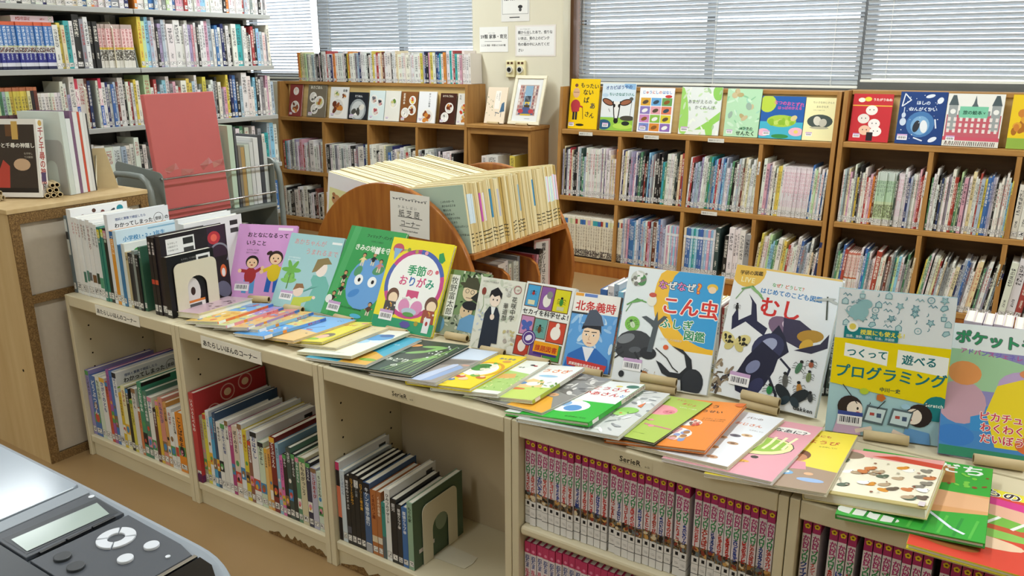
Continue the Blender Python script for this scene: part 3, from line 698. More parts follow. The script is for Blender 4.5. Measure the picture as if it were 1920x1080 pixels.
steel_row('gkwkgwkwwmgwkwoywrwkwwgkwbw', 1.33, 2.23, .4, 'on the fifth steel shelf, window bay', 'books on the fifth steel shelf')
# ---- oak wall bookcases
def yfr(z, yf=3.17, sl=.05, zl=.9): return yf-sl*(1-z/zl)
def wrow(spec, x0, x1, z, where, grp, **kw):
    d = dict(name='picture_book', kindword='picture book', cat='picture book', hr=(.23, .31), depth=(.17, .2), bleach=.12); d.update(kw)
    row(spec, (x0+.013, yfr(z)+.012), x1-x0-.026, z, where, group=grp, **d)
def wrow2(*a, **kw): wrow(*a, name='shelved_picture_book', kindword='story book', cat='story book', **kw)  # rows of the frame-edge bookcase: picture books too, same sort as wrow
G1, G2, G3, G4 = 'picture books under the window by the pillar', 'picture books in the bookcase at the frame edge', 'cookbooks in the corner bookcase', 'cookbooks standing on the corner bookcase'
wrow('v7c9k8vw7r8cwk7kw9u8d8euww8w8w8w8w8w8w8n9vw9nw9ww8cwcwo9', .087, .495, .49, 'in the upper cell by the pillar', G1, lean=.03)
wrow('w9nc8wkv8v8pw8nde8dk9rks8nbnwK8kk9tew8w8w8w8w7d9kc8r9b', .495, .928, .49, 'in the upper cell below the green frog book', G1, lean=.05)
wrow('w7r7kuuuvw8w7wetgb6sr7wu8bsu8wwue6kwu8vmcw8cww8w9w7', .928, 1.355, .49, 'in the upper cell below the pond book', G1, lean=.07)
wrow('W9P6v5ww5kw4y5y5w6{pink_series}wwwwwwwwwwwwww{plain}b7nlw6uw5b3w5', 1.355, 1.723, .49, 'in the upper cell beside the double upright', G1, lean=.05)
wrow('{cream_series}ctbclcrcbbcpcttbrcbcc', .087, .495, .1, 'in the lower cell by the pillar', G1, lean=.015, hr=(.25, .27))
wrow('{cream_series}bcr{plain}u6w6v6pb6b5b5sw6tb7usw6r6pm6M6o6b8u8vu{stripe_series}spwspspu', .495, .928, .1, 'in the lower cell below the white striped books', G1, lean=.03, hr=(.22, .31))
wrow('{stripe_series}cbbstsbbbspsw{plain}D7__K3W8w7w8W7G5', .928, 1.355, .1, 'in the lower cell with the dark upright case', G1, lean=.03, hr=(.22, .31))
wrow('c3y9c7w7w9lss5el3W7c7y6lr4w5wo4w9w8b7gu6ww9ck3wn', 1.355, 1.723, .1, 'in the lower cell beside the double upright', G1, lean=.1, hr=(.2, .29))
wrow2('w5ug6cp4wwg3yk8gww7rwpom{green_series}llllllllll{plain}d{pink_series}www{plain}w8wnuw5w5w5pr4r5w7', 1.779, 2.2, .495, 'in the upper cell below the red book', G2, lean=.03)
wrow2('e4w6w9mk6n4w4wg6v5W9r5r5eldP5vw6Cw6w5r8Y5y5B6b7v6wk3ww6gw9ws4y5', 2.2, 2.575, .495, 'in the upper cell below the navy book', G2, lean=.03)
wrow2('g9elbr{band_series}rrrrrr{plain}owbt6w6rwR7ww5gmwp8t5ls6wgegwcb8', 1.779, 2.2, .1, 'in the lower cell below the green spined set', G2, lean=.08, hr=(.19, .28))
wrow2('y6lew9_w8w8w8c7r6myc6ggg5W6wC4nu8u8b8b7g7p7wcC8ke5g6W8ukw8uk8n', 2.2, 2.575, .1, 'in the lower cell of leaning books', G2, lean=.13, hr=(.19, .28))
wrow2('ww8rwK7wwbwpwgwrw', 2.575, 2.98, .495, 'in the upper cell at the frame edge', G2, lean=.03)
wrow2('w6w8rK6wwbwpwg', 2.575, 2.98, .1, 'in the lower cell at the frame edge', G2, lean=.1)
CB = dict(name='cookbook', kindword='cookbook', cat='cookbook', hr=(.19, .25), depth=(.15, .19))
wrow('r6t5uw5gvvw5pprwwgW8wwgw7', -2.513, -2.035, .475, 'in the upper cell by the steel shelving', G3, **CB)
wrow('w5kww5gwwgww5wwk5wgWn8w', -2.035, -1.565, .475, 'in the second upper corner cell', G3, **CB)
wrow('wW8kwW8c8gbwnw5cwW7wrwkw', -1.565, -1.1, .475, 'in the third upper corner cell', G3, **CB)
wrow('wgkwW7wwwgww6kW6wwk5', -1.1, -.737, .475, 'in the fourth upper corner cell', G3, **CB, fill=.95)
wrow('wkwkkWwkwW9kwwkmwkw', -2.513, -2.035, .1, 'in the lower cell by the steel shelving', G3, **CB)
wrow('wwgwkwwwuwkwwwcw', -2.035, -1.565, .1, 'in the second lower corner cell', G3, **CB)
row('oycclgwwuwgkwkwmwrwnwowwWwwkyowwwgunwwwwkwwywrwcmwwWkwwcWwwWwwwWwyunkpYwnbtwoWtwrtwpwwww', (-2.36, 3.255), 1.68, 1.165, 'on top of the corner bookcase', name='cookbook', kindword='cookbook', cat='cookbook', group=G4, hr=(.19, .225), depth=(.12, .135), lean=-.02)
row('w2W3__y4__', (-.56, 3.2), .36, .58, 'in the low oak cabinet', name='library_book', group='books in the low cabinet', hr=(.1, .16), depth=(.15, .17))
# shelf tags on the oak ledges
for x, z, lb in ((.215, .887, 'below the yellow book'), (.655, .888, 'below the twelve-panel animal book'), (1.05, .889, 'below the frog book'), (1.045, .474, 'on the middle shelf edge')):
    o = thing('shelf_tag', (x, yfr(z)-.0005, z-.014), 'small white paper tag on the oak edge '+lb, 'tag'); box('paper', 0, .095, -.001, 0, 0, .022, 'white_paint', o)
    p = Print(.095, .022); p.T('絵本コーナー', .08, .3, .12, '#444'); p.build('lettering', o, 'print_matt', (0, -.0012, 0))

# ================================================================== picture card sets in the round rack
def card_mesh(name):
    q = NT(name, .55, .3); x, y, z = q.xyz(); oi = q.n('ObjectInfo'); r = oi.outputs['Random']
    gold = q.mix(r, '#b99a52', '#e2d6ac')
    st = q.ma('MULTIPLY', q.ma('GREATER_THAN', z, .42), q.ma('LESS_THAN', z, .84))
    c = q.mix(q.ma('MULTIPLY', st, oi.outputs['Alpha']), gold, oi.outputs['Color'])
    ds = q.ma('MULTIPLY', q.ma('MULTIPLY', q.ma('GREATER_THAN', z, .1), q.ma('LESS_THAN', z, .3)), q.ma('GREATER_THAN', q.ma('FRACT', q.ma('MULTIPLY', z, 18.)), .72))
    c = q.mix(q.ma('MULTIPLY', ds, q.ma('LESS_THAN', q.ma('FRACT', q.ma('MULTIPLY', r, 5.3)), .6)), c, '#3a3220')
    top = q.ma('GREATER_THAN', z, .998); ln = q.ma('GREATER_THAN', q.ma('FRACT', q.ma('MULTIPLY', y, 4.)), .8)
    tcol = q.mix(ln, q.mix(r, '#efe6c8', '#e6dab0'), '#d8cb9c')
    tcol = q.mix(q.ma('GREATER_THAN', r, .93), tcol, '#b9d3da')
    c = q.mix(top, c, tcol); q.col(c)
    me = bpy.data.meshes.new('card_set'); me.from_pydata(bv(0, 1, 0, 1, 0, 1), [], BOXF); me.materials.append(q.m); return me
CM = card_mesh('card_stock')
ca_ = math.radians(8.5)
for sgn, side in ((-1, 'left'), (1, 'right')):
    y = RK0+.02; k = 0
    while y < RK1-.03:
        k += 1; th = RND.uniform(.0095, .0145)
        if k == 1: th = .012
        w_, h_ = .378, .268+RND.uniform(-.006, .004)
        o = thing('picture_card_set', (0, 0, 0), 'cream picture card set, %s from the front in the rack\'s %s row' % (nth(k), side), 'card set', 'picture card sets in the round rack')
        e = ob('card_stack', CM, o); e.scale = (w_, th*.94, h_)
        a = -sgn*ca_+RND.uniform(-.004, .004)
        # lower inner corner of the trough
        if sgn > 0: o.location = (RC+.02+RND.uniform(0, .004)-.003*0, y, .5665)
        else: o.location = (RC-.02-w_*math.cos(ca_)-RND.uniform(0, .004), y, .5665+w_*math.sin(ca_)+.0005)
        o.rotation_euler = (0, a, 0)
        col = RND.choice([(.05, .25, .45), (.55, .1, .4), (.3, .45, .55), (.5, .5, .6), (.75, .7, .75)])
        e.color = (*col, 1 if RND.random() < .2 else 0)
        if sgn > 0 and 1 < k < 5: e.color = (.62, .74, .82, 1)
        if y > RK1-.12: e.color = (*RND.choice([(.85, .6, .7), (.6, .75, .85), (.7, .85, .7)]), 1)
        if k == 1:
            p = Print(w_, h_)
            if sgn < 0:
                o['label'] = 'white picture card set with a brown bear picture, foremost in the rack'
                p.R(0, 0, 1, 1, '#e9e9ee'); p.R(.03, .1, .95, .76, '#dfe0a8'); p.R(.03, .12, .95, .3, '#e2e6d2'); p.E(.25, .5, .12, .1, '#b8865a', 25); p.E(.14, .58, .07, .06, '#c09064'); p.E(.3, .4, .13, .06, '#5f93c6', 15); p.E(.1, .6, .016, .014, '#3a2a20'); p.E(.1, .66, .025, .022, '#a87850')
                p.R(.0, .0, 1, .1, '#ebe6ea'); p.T('くま', .1, .02, .05, '#8a5a80', True)
            else:
                o['label'] = 'pale green picture card set with a printed list, foremost in the rack'
                p.R(0, 0, 1, 1, '#b4c9b8'); p.R(.36, .4, .62, .7, '#8a5a52'); p.E(.45, .55, .06, .08, '#d8c8b0'); p.E(.56, .52, .05, .07, '#a83c44')
                for i, s in enumerate(('こぶたのまーち', 'あひるの王さま', '雪おんな', 'たのきゅう', 'したきりすずめ', 'かさじぞう', 'にんじんさんだいこんさん', 'さるかに', 'たべられたやまんば', 'ねずみ経')): p.T(s, .68+.012*i, .76-.062*i, .026, '#39443e', True)
                p.R(0, 0, .005, 1, '#9fb6a6')
            p.build('cover_print', o, 'print_matt', (0, -.0002, 0))
        y += th+.0006
# books on the lower rack shelf (spines out to the right)
def rackrow(spec, y0, y1, where, **kw):
    row(spec, (.86, y0), y1-y0, .32, where, group='books on the lower rack shelf', rz=math.pi/2, **{**dict(hr=(.12, .2), depth=(.16, .2), jut=.02), **kw})
rackrow('w5w4oW6gwwc7w', 1.085, 1.3, 'on the lower rack shelf, first compartment')
rackrow('W9W9w7w8w7g9', 1.335, 1.52, 'on the lower rack shelf, second compartment')
rackrow('r6r6r7p7K9k9', 1.56, 1.66, 'on the lower rack shelf, third compartment', lean=.18)
t = thing('series_sign', (.82, 1.67, .323), 'white upright sign with pink border behind the leaning comics', 'sign', None, (0, 0, math.pi/2-.45))
box('card', 0, .085, 0, .004, 0, .235, 'white_paint', t)
p = Print(.085, .235); p.R(0, 0, 1, 1, '#d8a8a8'); p.R(.1, .04, .9, .96, '#e6e2e0'); p.T('戦隊シリーズはこちら', .6, .93, .24, '#1c1c22', True, vert=True, sp=.97); p.build('lettering', t, 'print_matt', (0, -.0004, 0))
row('kgkWkwgbkkmw', (-.62, .83), .56, .3, 'on the lower trolley tray', name='bound_volume', group='books on the lower trolley tray', rz=math.pi/2, hr=(.2, .26), depth=(.16, .2))
o = ob('paperback_book', BK['plain']); o.location = (SP-.015, .66, 1.5195); o.rotation_euler = (0, math.pi/2, math.pi/2); o.rotation_euler = (0, -math.pi/2, math.pi/2); o.scale = (.028, .15, .2); o.location = (SP-.015, .9, 1.5195); o.color = (*lin('#dcc6d2'), 1); tag(o, 'pink-white book lying flat on top of the blue comic series', 'book')
# folders standing on the trolley
for i, (y, th, h, d, c, lb) in enumerate([(1.2, .03, .4, .27, '#c2d8c2', 'pale green tall folder standing on the trolley'), (1.235, .012, .39, .26, '#5a5c60', 'dark thin folder behind the pale green one on the trolley'), (1.25, .016, .3, .24, '#8a8478', 'grey file beside the tan folder on the trolley'), (1.266, .022, .29, .22, '#b99a62', 'tan folder standing on the trolley'), (1.29, .028, .3, .23, '#c9d2c4', 'pale sage file box standing on the trolley'), (1.32, .022, .31, .2, '#d6d8d6', 'white file standing on the trolley'), (1.345, .03, .33, .2, '#dfe0de', 'white ring file near the trolley end plate'), (1.378, .024, .34, .19, '#4a4c52', 'black file near the trolley end plate'), (1.402, .024, .3, .2, '#cfd4cf', 'outermost pale file against the trolley end plate')]):
    o = ob('file_folder', BK['blank']); o.location = (-.625, y, .637); o.rotation_euler = (0, 0, math.pi/2); o.scale = (th*.95, d, h); o.color = (*lin(c), 1); tag(o, lb, 'folder', 'files on the trolley')
# ================================================================== display books, built with cover, pages and print
def shell(name, w, h, t, bt=.0018, spine='L', mat='cover_gloss', parent=None, color='#fff'):
    V, F = [], []
    def bx(*a): b = len(V); V.extend(bv(*a)); F.extend(tuple(b+i for i in f) for f in BOXF)
    bx(0, w, 0, bt, 0, h); bx(0, w, t-bt, t, 0, h)
    if spine == 'L': bx(0, bt, bt, t-bt, 0, h)
    elif spine == 'R': bx(w-bt, w, bt, t-bt, 0, h)
    o = mk(name, V, F, mat, parent); o.color = (*lin(color), 1); return o
def dbook(label, w, h, t, color, loc, yaw=0, lean=0, tilt=0, spine='L', art=None, name='picture_book', cat='picture book', group=None, flat=False, side=None, matt=False, vis=1.0):
    root = ob(name, None); root.empty_display_size = .04
    R = Matrix.Rotation(yaw, 4, 'Z') @ Matrix.Rotation(-tilt, 4, 'Y') @ Matrix.Rotation(-lean, 4, 'X')
    root.matrix_world = Matrix.Translation(loc) @ R
    tag(root, label, cat, group)
    cv = shell('cover', w, h, t, .0018, spine, 'cover_matt' if matt else 'cover_gloss', root, color)
    i = .003; box('pages', i if spine != 'L' else .0019, w-i if spine != 'R' else w-.0019, .0019, t-.0019, i, h-i, 'pages', root)
    p = Print(w*vis, h)
    if art: art(p)
    if vis < 1 and p.V:
        dx = w*(1-vis); p.V = [(x+dx, y, z) for x, y, z in p.V]; p.w = w; c0 = p.C[0]
        k0 = len(p.V); p.V += [(0, -.0001, 0), (w, -.0001, 0), (w, -.0001, h), (0, -.0001, h)]; p.F.append((k0, k0+1, k0+2, k0+3)); p.C.append(c0)
    if p.V: p.build('cover_print', cv, 'print_matt' if matt else 'print_gloss')
    if side:
        p = Print(t, h); side(p)
        if p.V:
            o = p.build('spine_print', cv, 'print_gloss')
            if spine == 'R': o.matrix_local = Matrix.Translation((w, 0, 0)) @ Matrix.Rotation(math.pi/2, 4, 'Z')
            else: o.matrix_local = Matrix.Translation((0, t, 0)) @ Matrix.Rotation(-math.pi/2, 4, 'Z')
    return root
def kid(p, x, y, s, hair, shirt, pants, skin='#f2cda8', lift=0, face=True):
    """simple drawn figure, head centre x,y, s = head radius in w units"""
    r = p.w/p.h
    p.L([(x-.5*s, y-2.9*s*r), (x-.6*s, y-4.6*s*r)], s*.75, pants); p.L([(x+.5*s, y-2.9*s*r), (x+.6*s, y-4.6*s*r)], s*.75, pants)
    p.E(x, y-2.1*s*r, s*.95, s*1.25, shirt); p.L([(x-.7*s, y-1.5*s*r), (x-1.7*s, y-(2.4-lift)*s*r)], s*.5, shirt); p.L([(x+.7*s, y-1.5*s*r), (x+1.7*s, y-(1.9-lift)*s*r)], s*.5, shirt)
    p.E(x+1.8*s, y-(1.85-lift)*s*r, s*.3, s*.3, skin); p.E(x-1.8*s, y-(2.45-lift)*s*r, s*.3, s*.3, skin)
    p.E(x, y, s*1.05, s, hair); p.E(x, y-.2*s*r, s*.85, s*.78, skin)
    if face:
        for d in (-.35, .35): p.E(x+d*s, y-.1*s*r, s*.09, s*.13, '#2a2020', n=8)
        p.E(x, y-.5*s*r, s*.22, s*.1, '#b0483c', n=8)
def leafy(p, n, cols, seed, x0=0, y0=0, x1=1, y1=1, r=.06):
    g = random.Random(seed)
    for _ in range(n): p.E(g.uniform(x0, x1), g.uniform(y0, y1), r*g.uniform(.5, 1.4), r*.4*g.uniform(.5, 1.2), g.choice(cols), g.uniform(0, 180), n=8)
def small(p, x, y, n, size, c, rows=1, seed=3):
    """lines of tiny lettering"""
    g = random.Random(seed); s = 'あいうのしたかなりんこてまる本絵文作子川田山'
    for i in range(rows): p.T(''.join(g.choice(s) for _ in range(n)), x, y-i*size*1.5*p.w/p.h, size, c)
def ins(p, x, y, s, c, rot=0, long=1.6, legs=True, c2='#222'):
    """beetle drawn from above"""
    t = math.radians(rot); r = p.w/p.h
    def P(a, b): return (x+s*(a*math.cos(t)-b*math.sin(t)), y+s*(a*math.sin(t)+b*math.cos(t))*r)
    if legs:
        for k in (-.5, 0, .5):
            for d in (-1, 1): p.L([P(d*.4, k), P(d*1.1, k+.2*(1 if k > 0 else -1)), P(d*1.4, k-.35)], s*.11, c2)
    p.E(*P(0, -.25), s*.62, s*long*.6, c, rot); p.E(*P(0, .75*long*.75), s*.42, s*.36, c2, rot)
    p.L([P(0, -.9), P(0, .4)], s*.05, c2)
def a_pink(p):
    p.R(0, 0, 1, 1, '#d79fd6'); p.T('おとなになるって', .17, .83, .088, '#2a2026', True); p.T('いうこと', .17, .72, .088, '#2a2026', True); small(p, .2, .64, 7, .03, '#4a3a48', 2); p.R(.68, .93, .93, .965, '#f2e8f2')
    kid(p, .33, .49, .105, '#2a2220', '#a8383a', '#5a9ad0', lift=1); kid(p, .72, .56, .115, '#3a2c28', '#e2c430', '#2f64b8', lift=.4); p.E(.6, .62, .05, .03, '#3a2c28', 30); p.bar(.1, .1, .24)
def a_blue(p):
    p.R(0, 0, 1, 1, '#a3cdd2'); p.T('あかちゃんが', .1, .86, .1, '#d98a8a'); p.T('うまれるまで', .36, .74, .1, '#d98a8a'); small(p, .08, .66, 8, .028, '#eef4f4', 2, 5); p.R(.8, .9, .98, .93, '#eef2f2')
    p.G([(.6, .0), (.68, .3), (.6, .4), (.62, .47), (.85, .47), (.95, .36), (.98, .15), (.98, 0)], '#6fb7ac'); p.E(.74, .56, .1, .12, '#f0e2d8'); p.G([(.58, .5), (.62, .68), (.8, .72), (.9, .64), (.76, .62), (.66, .52)], '#8c7a4e'); p.G([(.52, .26), (.78, .34), (.78, .42), (.5, .22)], '#6fb7ac')
    p.E(.43, .24, .095, .09, '#eed6c6'); p.G([(.33, .24), (.36, .33), (.48, .34), (.53, .28), (.44, .28)], '#93683e'); p.G([(.36, 0), (.38, .15), (.5, .16), (.72, .2), (.7, .14), (.55, .09), (.56, 0)], '#c3cf45'); p.E(.74, .18, .03, .025, '#f0d8c8')
    for a in range(0, 360, 60): p.E(.2+.08*math.cos(math.radians(a)), .5+.06*math.sin(math.radians(a)), .1, .035, '#6db24a', a)
    for a in range(20, 200, 50): p.E(.2+.07*math.cos(math.radians(a)), .34+.05*math.sin(math.radians(a)), .08, .03, '#7fbf58', a)
    p.L([(.2, .45), (.2, .25)], .02, '#5a8a3a'); p.bar(.12, .1, .23)
def a_green(p):
    p.R(0, 0, 1, 1, '#3f9e57'); p.G([(.0, 0), (.12, 0), (.2, 1), (.08, 1)], '#52ab67'); p.T('フィリップ・バンティング', .34, .9, .05, '#16321e', True); small(p, .45, .85, 9, .024, '#1c3a24'); p.T('きみの地球を守って', .2, .75, .092, '#eef4e8', True)
    p.E(.6, .4, .33, .36, '#6ea4dc'); p.E(.45, .28, .1, .05, '#4f8dcf', 30); p.E(.74, .56, .1, .06, '#5a9a70', 20); p.E(.4, .52, .08, .06, '#5a9a70', 60)
    for d in (.46, .7): p.E(d, .43, .075, .075, '#f4f6f6'); p.E(d+.01, .43, .025, .028, '#1a1a22')
    for x, y, c in ((.42, .7, '#e8d8a0'), (.6, .72, '#2a2a2a'), (.74, .66, '#c88'), (.2, .48, '#3a2a22'), (.22, .35, '#2a221e'), (.12, .24, '#382a26'), (.8, .2, '#5a3a2a')): kid(p, x, y, .032, '#2c221e', c, '#d8d0b8', '#c89a70', face=False)
    p.R(.58, .73, .66, .79, '#f0f0ea'); p.E(.06, .17, .06, .06, '#e8ece6'); small(p, .2, .11, 16, .03, '#143018', 1, 8); p.E(.62, .05, .1, .03, '#58b6da'); p.bar(.08, .05, .22)
def a_orig(p):
    p.R(0, 0, 1, 1, '#f0e02e'); p.R(0, 0, 1, .13, '#2a9a6c'); p.O(.52, .52, .4, .47, '#c8488c'); p.O(.52, .52, .4, .47, '#5068b4', 20, 90); p.O(.52, .52, .4, .47, '#5068b4', 150, 200); p.E(.52, .52, .41, .41, '#f6f6f2', n=30)
    p.T('季節', .37, .62, .15, '#2f9a64', True); p.T('の', .68, .64, .1, '#d24a5a', True); p.T('おりがみ', .27, .5, .145, ['#d2487c', '#3c6cb8', '#d2487c', '#2f9a7c'], True); p.G([(.45, .45), (.64, .45), (.64, .37), (.6, .385), (.545, .36), (.5, .385), (.45, .37)], '#d2507e'); small(p, .4, .345, 6, .025, '#555')
    p.T('親子でいっしょにたのしく', .2, .86, .032, '#3a5a9a', True, 0); p.E(.13, .88, .09, .07, '#c4586a'); p.G([(.06, .88), (.2, .88), (.1, .74)], '#8ab4dc'); p.G([(.8, .88), (.86, .9), (.92, .82), (.88, .78), (.82, .8)], '#3a9a5a')
    for x, y, c in ((.31, .88, '#8a9a3a'), (.44, .87, '#b8a04a'), (.6, .87, '#e0a0b8'), (.84, .68, '#d86a7a')): p.E(x, y, .03, .03, c, n=6)
    for x, y in ((.24, .36), (.88, .33)):
        p.E(x, y, .1, .11, '#6a4632'); p.E(x+.01, y-.02, .075, .075, '#f2d8b8'); p.G([(x-.1, y-.06), (x+.08, y-.06), (x+.1, y-.2), (x-.1, y-.2)], '#4a4644' if x < .5 else '#a04a36'); p.dots(x-.08, y-.18, x+.08, y-.08, 10, .012, ['#e8e4dc', '#d8a03a'], 4)
    p.E(.46, .27, .09, .1, '#dc90bc', 20); p.E(.66, .27, .09, .1, '#dc90bc', -20); p.E(.56, .22, .12, .05, '#b8c8d8'); p.E(.56, .19, .09, .03, '#5a9a4a')
    p.E(.55, .08, .09, .05, '#5a50a0', n=6); p.E(.72, .11, .035, .035, '#a89a30', n=6); p.R(.83, .03, .93, .19, '#e8eaec'); p.E(.88, .13, .02, .03, '#b03a3a'); p.R(.2, .13, .24, .15, '#c33'); p.bar(.1, .09, .22)
def a_maki(p):
    p.R(0, 0, 1, 1, '#7f9a6a'); leafy(p, 90, ['#3c5a34', '#a9bf92', '#5a7a4a', '#d8dcc8', '#22301e'], 4, r=.07); p.G([(0, 0), (1, 0), (1, .35), (0, .3)], '#9aa58e'); leafy(p, 50, ['#6a7a62', '#3c463a', '#c8ccb8'], 6, 0, 0, 1, .35, .06)
    p.R(.1, .28, .34, .92, '#eef0ea'); p.T('牧野富太郎', .235, .89, .155, '#262a26', vert=True, sp=1.0)
    p.E(.62, .68, .16, .17, '#e8d2b0'); p.G([(.44, .74), (.5, .9), (.72, .92), (.84, .78)], '#4a4a36'); p.E(.62, .78, .26, .05, '#4a4a36', -8); p.O(.56, .7, .035, .045, '#2a2a22', n=12); p.O(.68, .69, .035, .045, '#2a2a22', n=12); p.L([(.56, .6), (.66, .595)], .012, '#7a4a3a'); p.G([(.66, .6), (.95, .5), (.98, .7), (.82, .72)], '#2a2c2a')
    p.E(.62, .4, .14, .15, '#e2c8a2'); p.E(.68, .485, .17, .09, '#22242a'); p.E(.58, .4, .016, .02, '#222'); p.E(.68, .4, .016, .02, '#222'); p.G([(.5, .1), (.95, .08), (.98, .34), (.72, .36), (.52, .26)], '#6ba0cc'); p.E(.08, .14, .12, .16, '#6ba0cc')
def a_hana(p):
    p.R(0, 0, 1, 1, '#e2e2d6'); leafy(p, 40, ['#c8cebc', '#d6d8c8', '#b8c0c4', '#cfd0c0'], 9, r=.08); p.E(.12, .8, .05, .08, '#8a4038'); p.L([(.12, .76), (.16, .6), (.12, .5)], .012, '#8aa07a'); p.dots(.08, .3, .25, .56, 14, .025, ['#a8b4cc', '#c2cce0'], 3); p.dots(.72, .1, .98, .34, 16, .035, ['#c8bc8a', '#b0a8a0', '#dcd8c8'], 5); p.dots(.6, .78, .76, .95, 8, .035, ['#b0b0a8', '#d8d8d0'], 7)
    p.G([(.2, .05), (.22, .5), (.3, .6), (.48, .6), (.56, .5), (.6, .1), (.48, .1), (.47, 0), (.2, 0)], '#2b3240'); p.G([(.34, .6), (.44, .6), (.4, .42)], '#eef0ee'); p.E(.4, .7, .12, .14, '#f2dfcf'); p.G([(.26, .72), (.28, .82), (.42, .88), (.54, .8), (.54, .72), (.48, .77), (.38, .74), (.32, .77)], '#24242a'); p.E(.36, .7, .014, .02, '#333'); p.E(.45, .7, .014, .02, '#333'); p.E(.4, .46, .05, .06, '#f0dccb')
    p.T('花咲中学', .83, .78, .125, '#3a3a38', vert=True, sp=.98); p.T('華道部', .66, .68, .12, '#4a4a46', vert=True, sp=1.0); p.O(.86, .88, .07, .085, '#b06a72'); p.T('いけ', .8, .86, .05, '#9a5a62'); small(p, .06, .93, 9, .04, '#777')
def a_sekai(p):
    p.R(0, 0, 1, 1, '#e9eae6')
    for x0, y0, x1, y1, c in ((.05, .68, .3, .96, '#4a9ed0'), (.34, .66, .6, .96, '#8a5a9e'), (.62, .66, .92, .95, '#d8cf2a'), (.05, .3, .3, .54, '#c48ab4'), (.33, .28, .58, .53, '#6aa09a'), (.62, .26, .95, .52, '#c84a36'), (.02, .02, .3, .26, '#b8402e'), (.62, .02, .94, .22, '#4a9a4a'), (.34, .02, .58, .2, '#6a4a8e')): p.R(x0-.015, y0-.012, x1+.015, y1+.012, '#6a4434'); p.R(x0, y0, x1, y1, c)
    p.T('セカイを科学せよ！', .03, .575, .112, '#1e1e1e', True, 0); ins(p, .18, .86, .045, '#b03030', 0, 1.2); ins(p, .77, .8, .06, '#3a8a3a', 0, 1.8); p.E(.48, .78, .08, .12, '#e6e2da'); p.E(.52, .86, .06, .07, '#8a8a86'); p.R(.1, .7, .24, .76, '#d8d4b0'); p.R(.7, .68, .84, .73, '#c8c49a')
    for d in (-1, 1): p.E(.17+.05*d, .44, .07, .05, '#4a62b0', 40*d); p.E(.17+.04*d, .38, .045, .035, '#4a62b0', -40*d)
    ins(p, .45, .4, .055, '#6a4a2a', 0, 1.9); p.E(.78, .38, .1, .12, '#efe9e2'); p.E(.8, .48, .04, .05, '#efe6dc'); p.E(.16, .14, .08, .11, '#e8ded4')
    p.E(.27, .26, .14, .14, '#5a3f86', n=26); p.O(.27, .26, .105, .115, '#e6e0ee'); p.E(.27, .26, .07, .05, '#e6e0ee', 30); p.R(.4, .1, .9, .24, '#eaa01e'); p.T('課題図書', .43, .125, .112, '#b8301e', True); p.R(.42, .07, .88, .1, '#43307e')
def a_hojo(p):
    p.R(0, 0, 1, 1, '#5f9fdc'); leafy(p, 26, ['#9cc6ec', '#c8dff2', '#7fb2e4'], 3, 0, .3, 1, .72, .1); p.R(0, .74, 1, 1, '#f0ece6'); p.T('北条義時', .06, .775, .22, '#c8302c', True); p.R(.02, .95, .2, .99, '#e8a23a'); p.R(.22, .95, .5, .99, '#6a86c8'); p.R(.0, .715, .35, .74, '#3a3a3a')
    p.G([(.02, 0), (.08, .18), (.36, .3), (.66, .3), (.94, .18), (1, 0)], '#2f6cba'); p.G([(.36, .3), (.62, .3), (.5, .1)], '#e8eaf0'); p.E(.5, .46, .19, .24, '#f0d2b4'); p.G([(.28, .52), (.3, .6), (.68, .62), (.72, .48), (.66, .54), (.4, .55)], '#20222a'); p.G([(.3, .57), (.38, .78), (.52, .8), (.66, .72), (.74, .6)], '#4e5666')
    for d in (.4, .56): p.E(d, .46, .035, .018, '#f6f6f6'); p.E(d, .46, .016, .018, '#20202a'); p.L([(d-.05, .5), (d+.05, .505)], .018, '#20202a')
    p.L([(.48, .45), (.46, .4), (.49, .395)], .01, '#b8886a'); p.R(.44, .35, .54, .36, '#a85a50'); p.G([(.06, .14), (.1, .04), (.9, .0), (.94, .1)], '#c83a36'); p.T('武家政権を完成させた男', .13, .055, .062, '#f6eee6', True, -2)
def s_hojo(p): p.R(0, 0, 1, 1, '#3a3a3e'); p.T('北条義時', .5, .62, .7, '#d0605a', True, vert=True); p.R(.1, .02, .9, .14, '#24408a')
def beetle_big(p, x, y, s):
    r = p.w/p.h
    p.E(x, y, s*1.3, s*.95, '#34363a', 15); p.E(x-.5*s, y+.35*s*r, s*.6, s*.3, '#7a7e84', 25); p.E(x+1.1*s, y-.4*s*r, s*.55, s*.4, '#1e2024'); p.E(x+.2*s, y-.3*s*r, s*.4, s*.2, '#55585e', 10)
    p.G([(x+1.0*s, y-.3*s*r), (x+1.35*s, y-.3*s*r), (x+1.5*s, y+1.5*s*r), (x+2.0*s, y+2.1*s*r), (x+1.75*s, y+2.15*s*r), (x+1.4*s, y+1.75*s*r), (x+1.3*s, y+2.4*s*r), (x+1.15*s, y+1.75*s*r), (x+.6*s, y+2.0*s*r), (x+.3*s, y+1.9*s*r), (x+.95*s, y+1.5*s*r), (x+1.15*s, y+1.3*s*r)], '#4a5258')
    for a in ((-1.2, -.4), (-.9, -.9), (.4, -.8)): p.L([(x+a[0]*s*.6, y+a[1]*s*.6*r), (x+a[0]*s*1.4, y+(a[1]-.1)*s*r), (x+a[0]*s*1.7, y+(a[1]-.5)*s*r)], s*.14, '#202226')
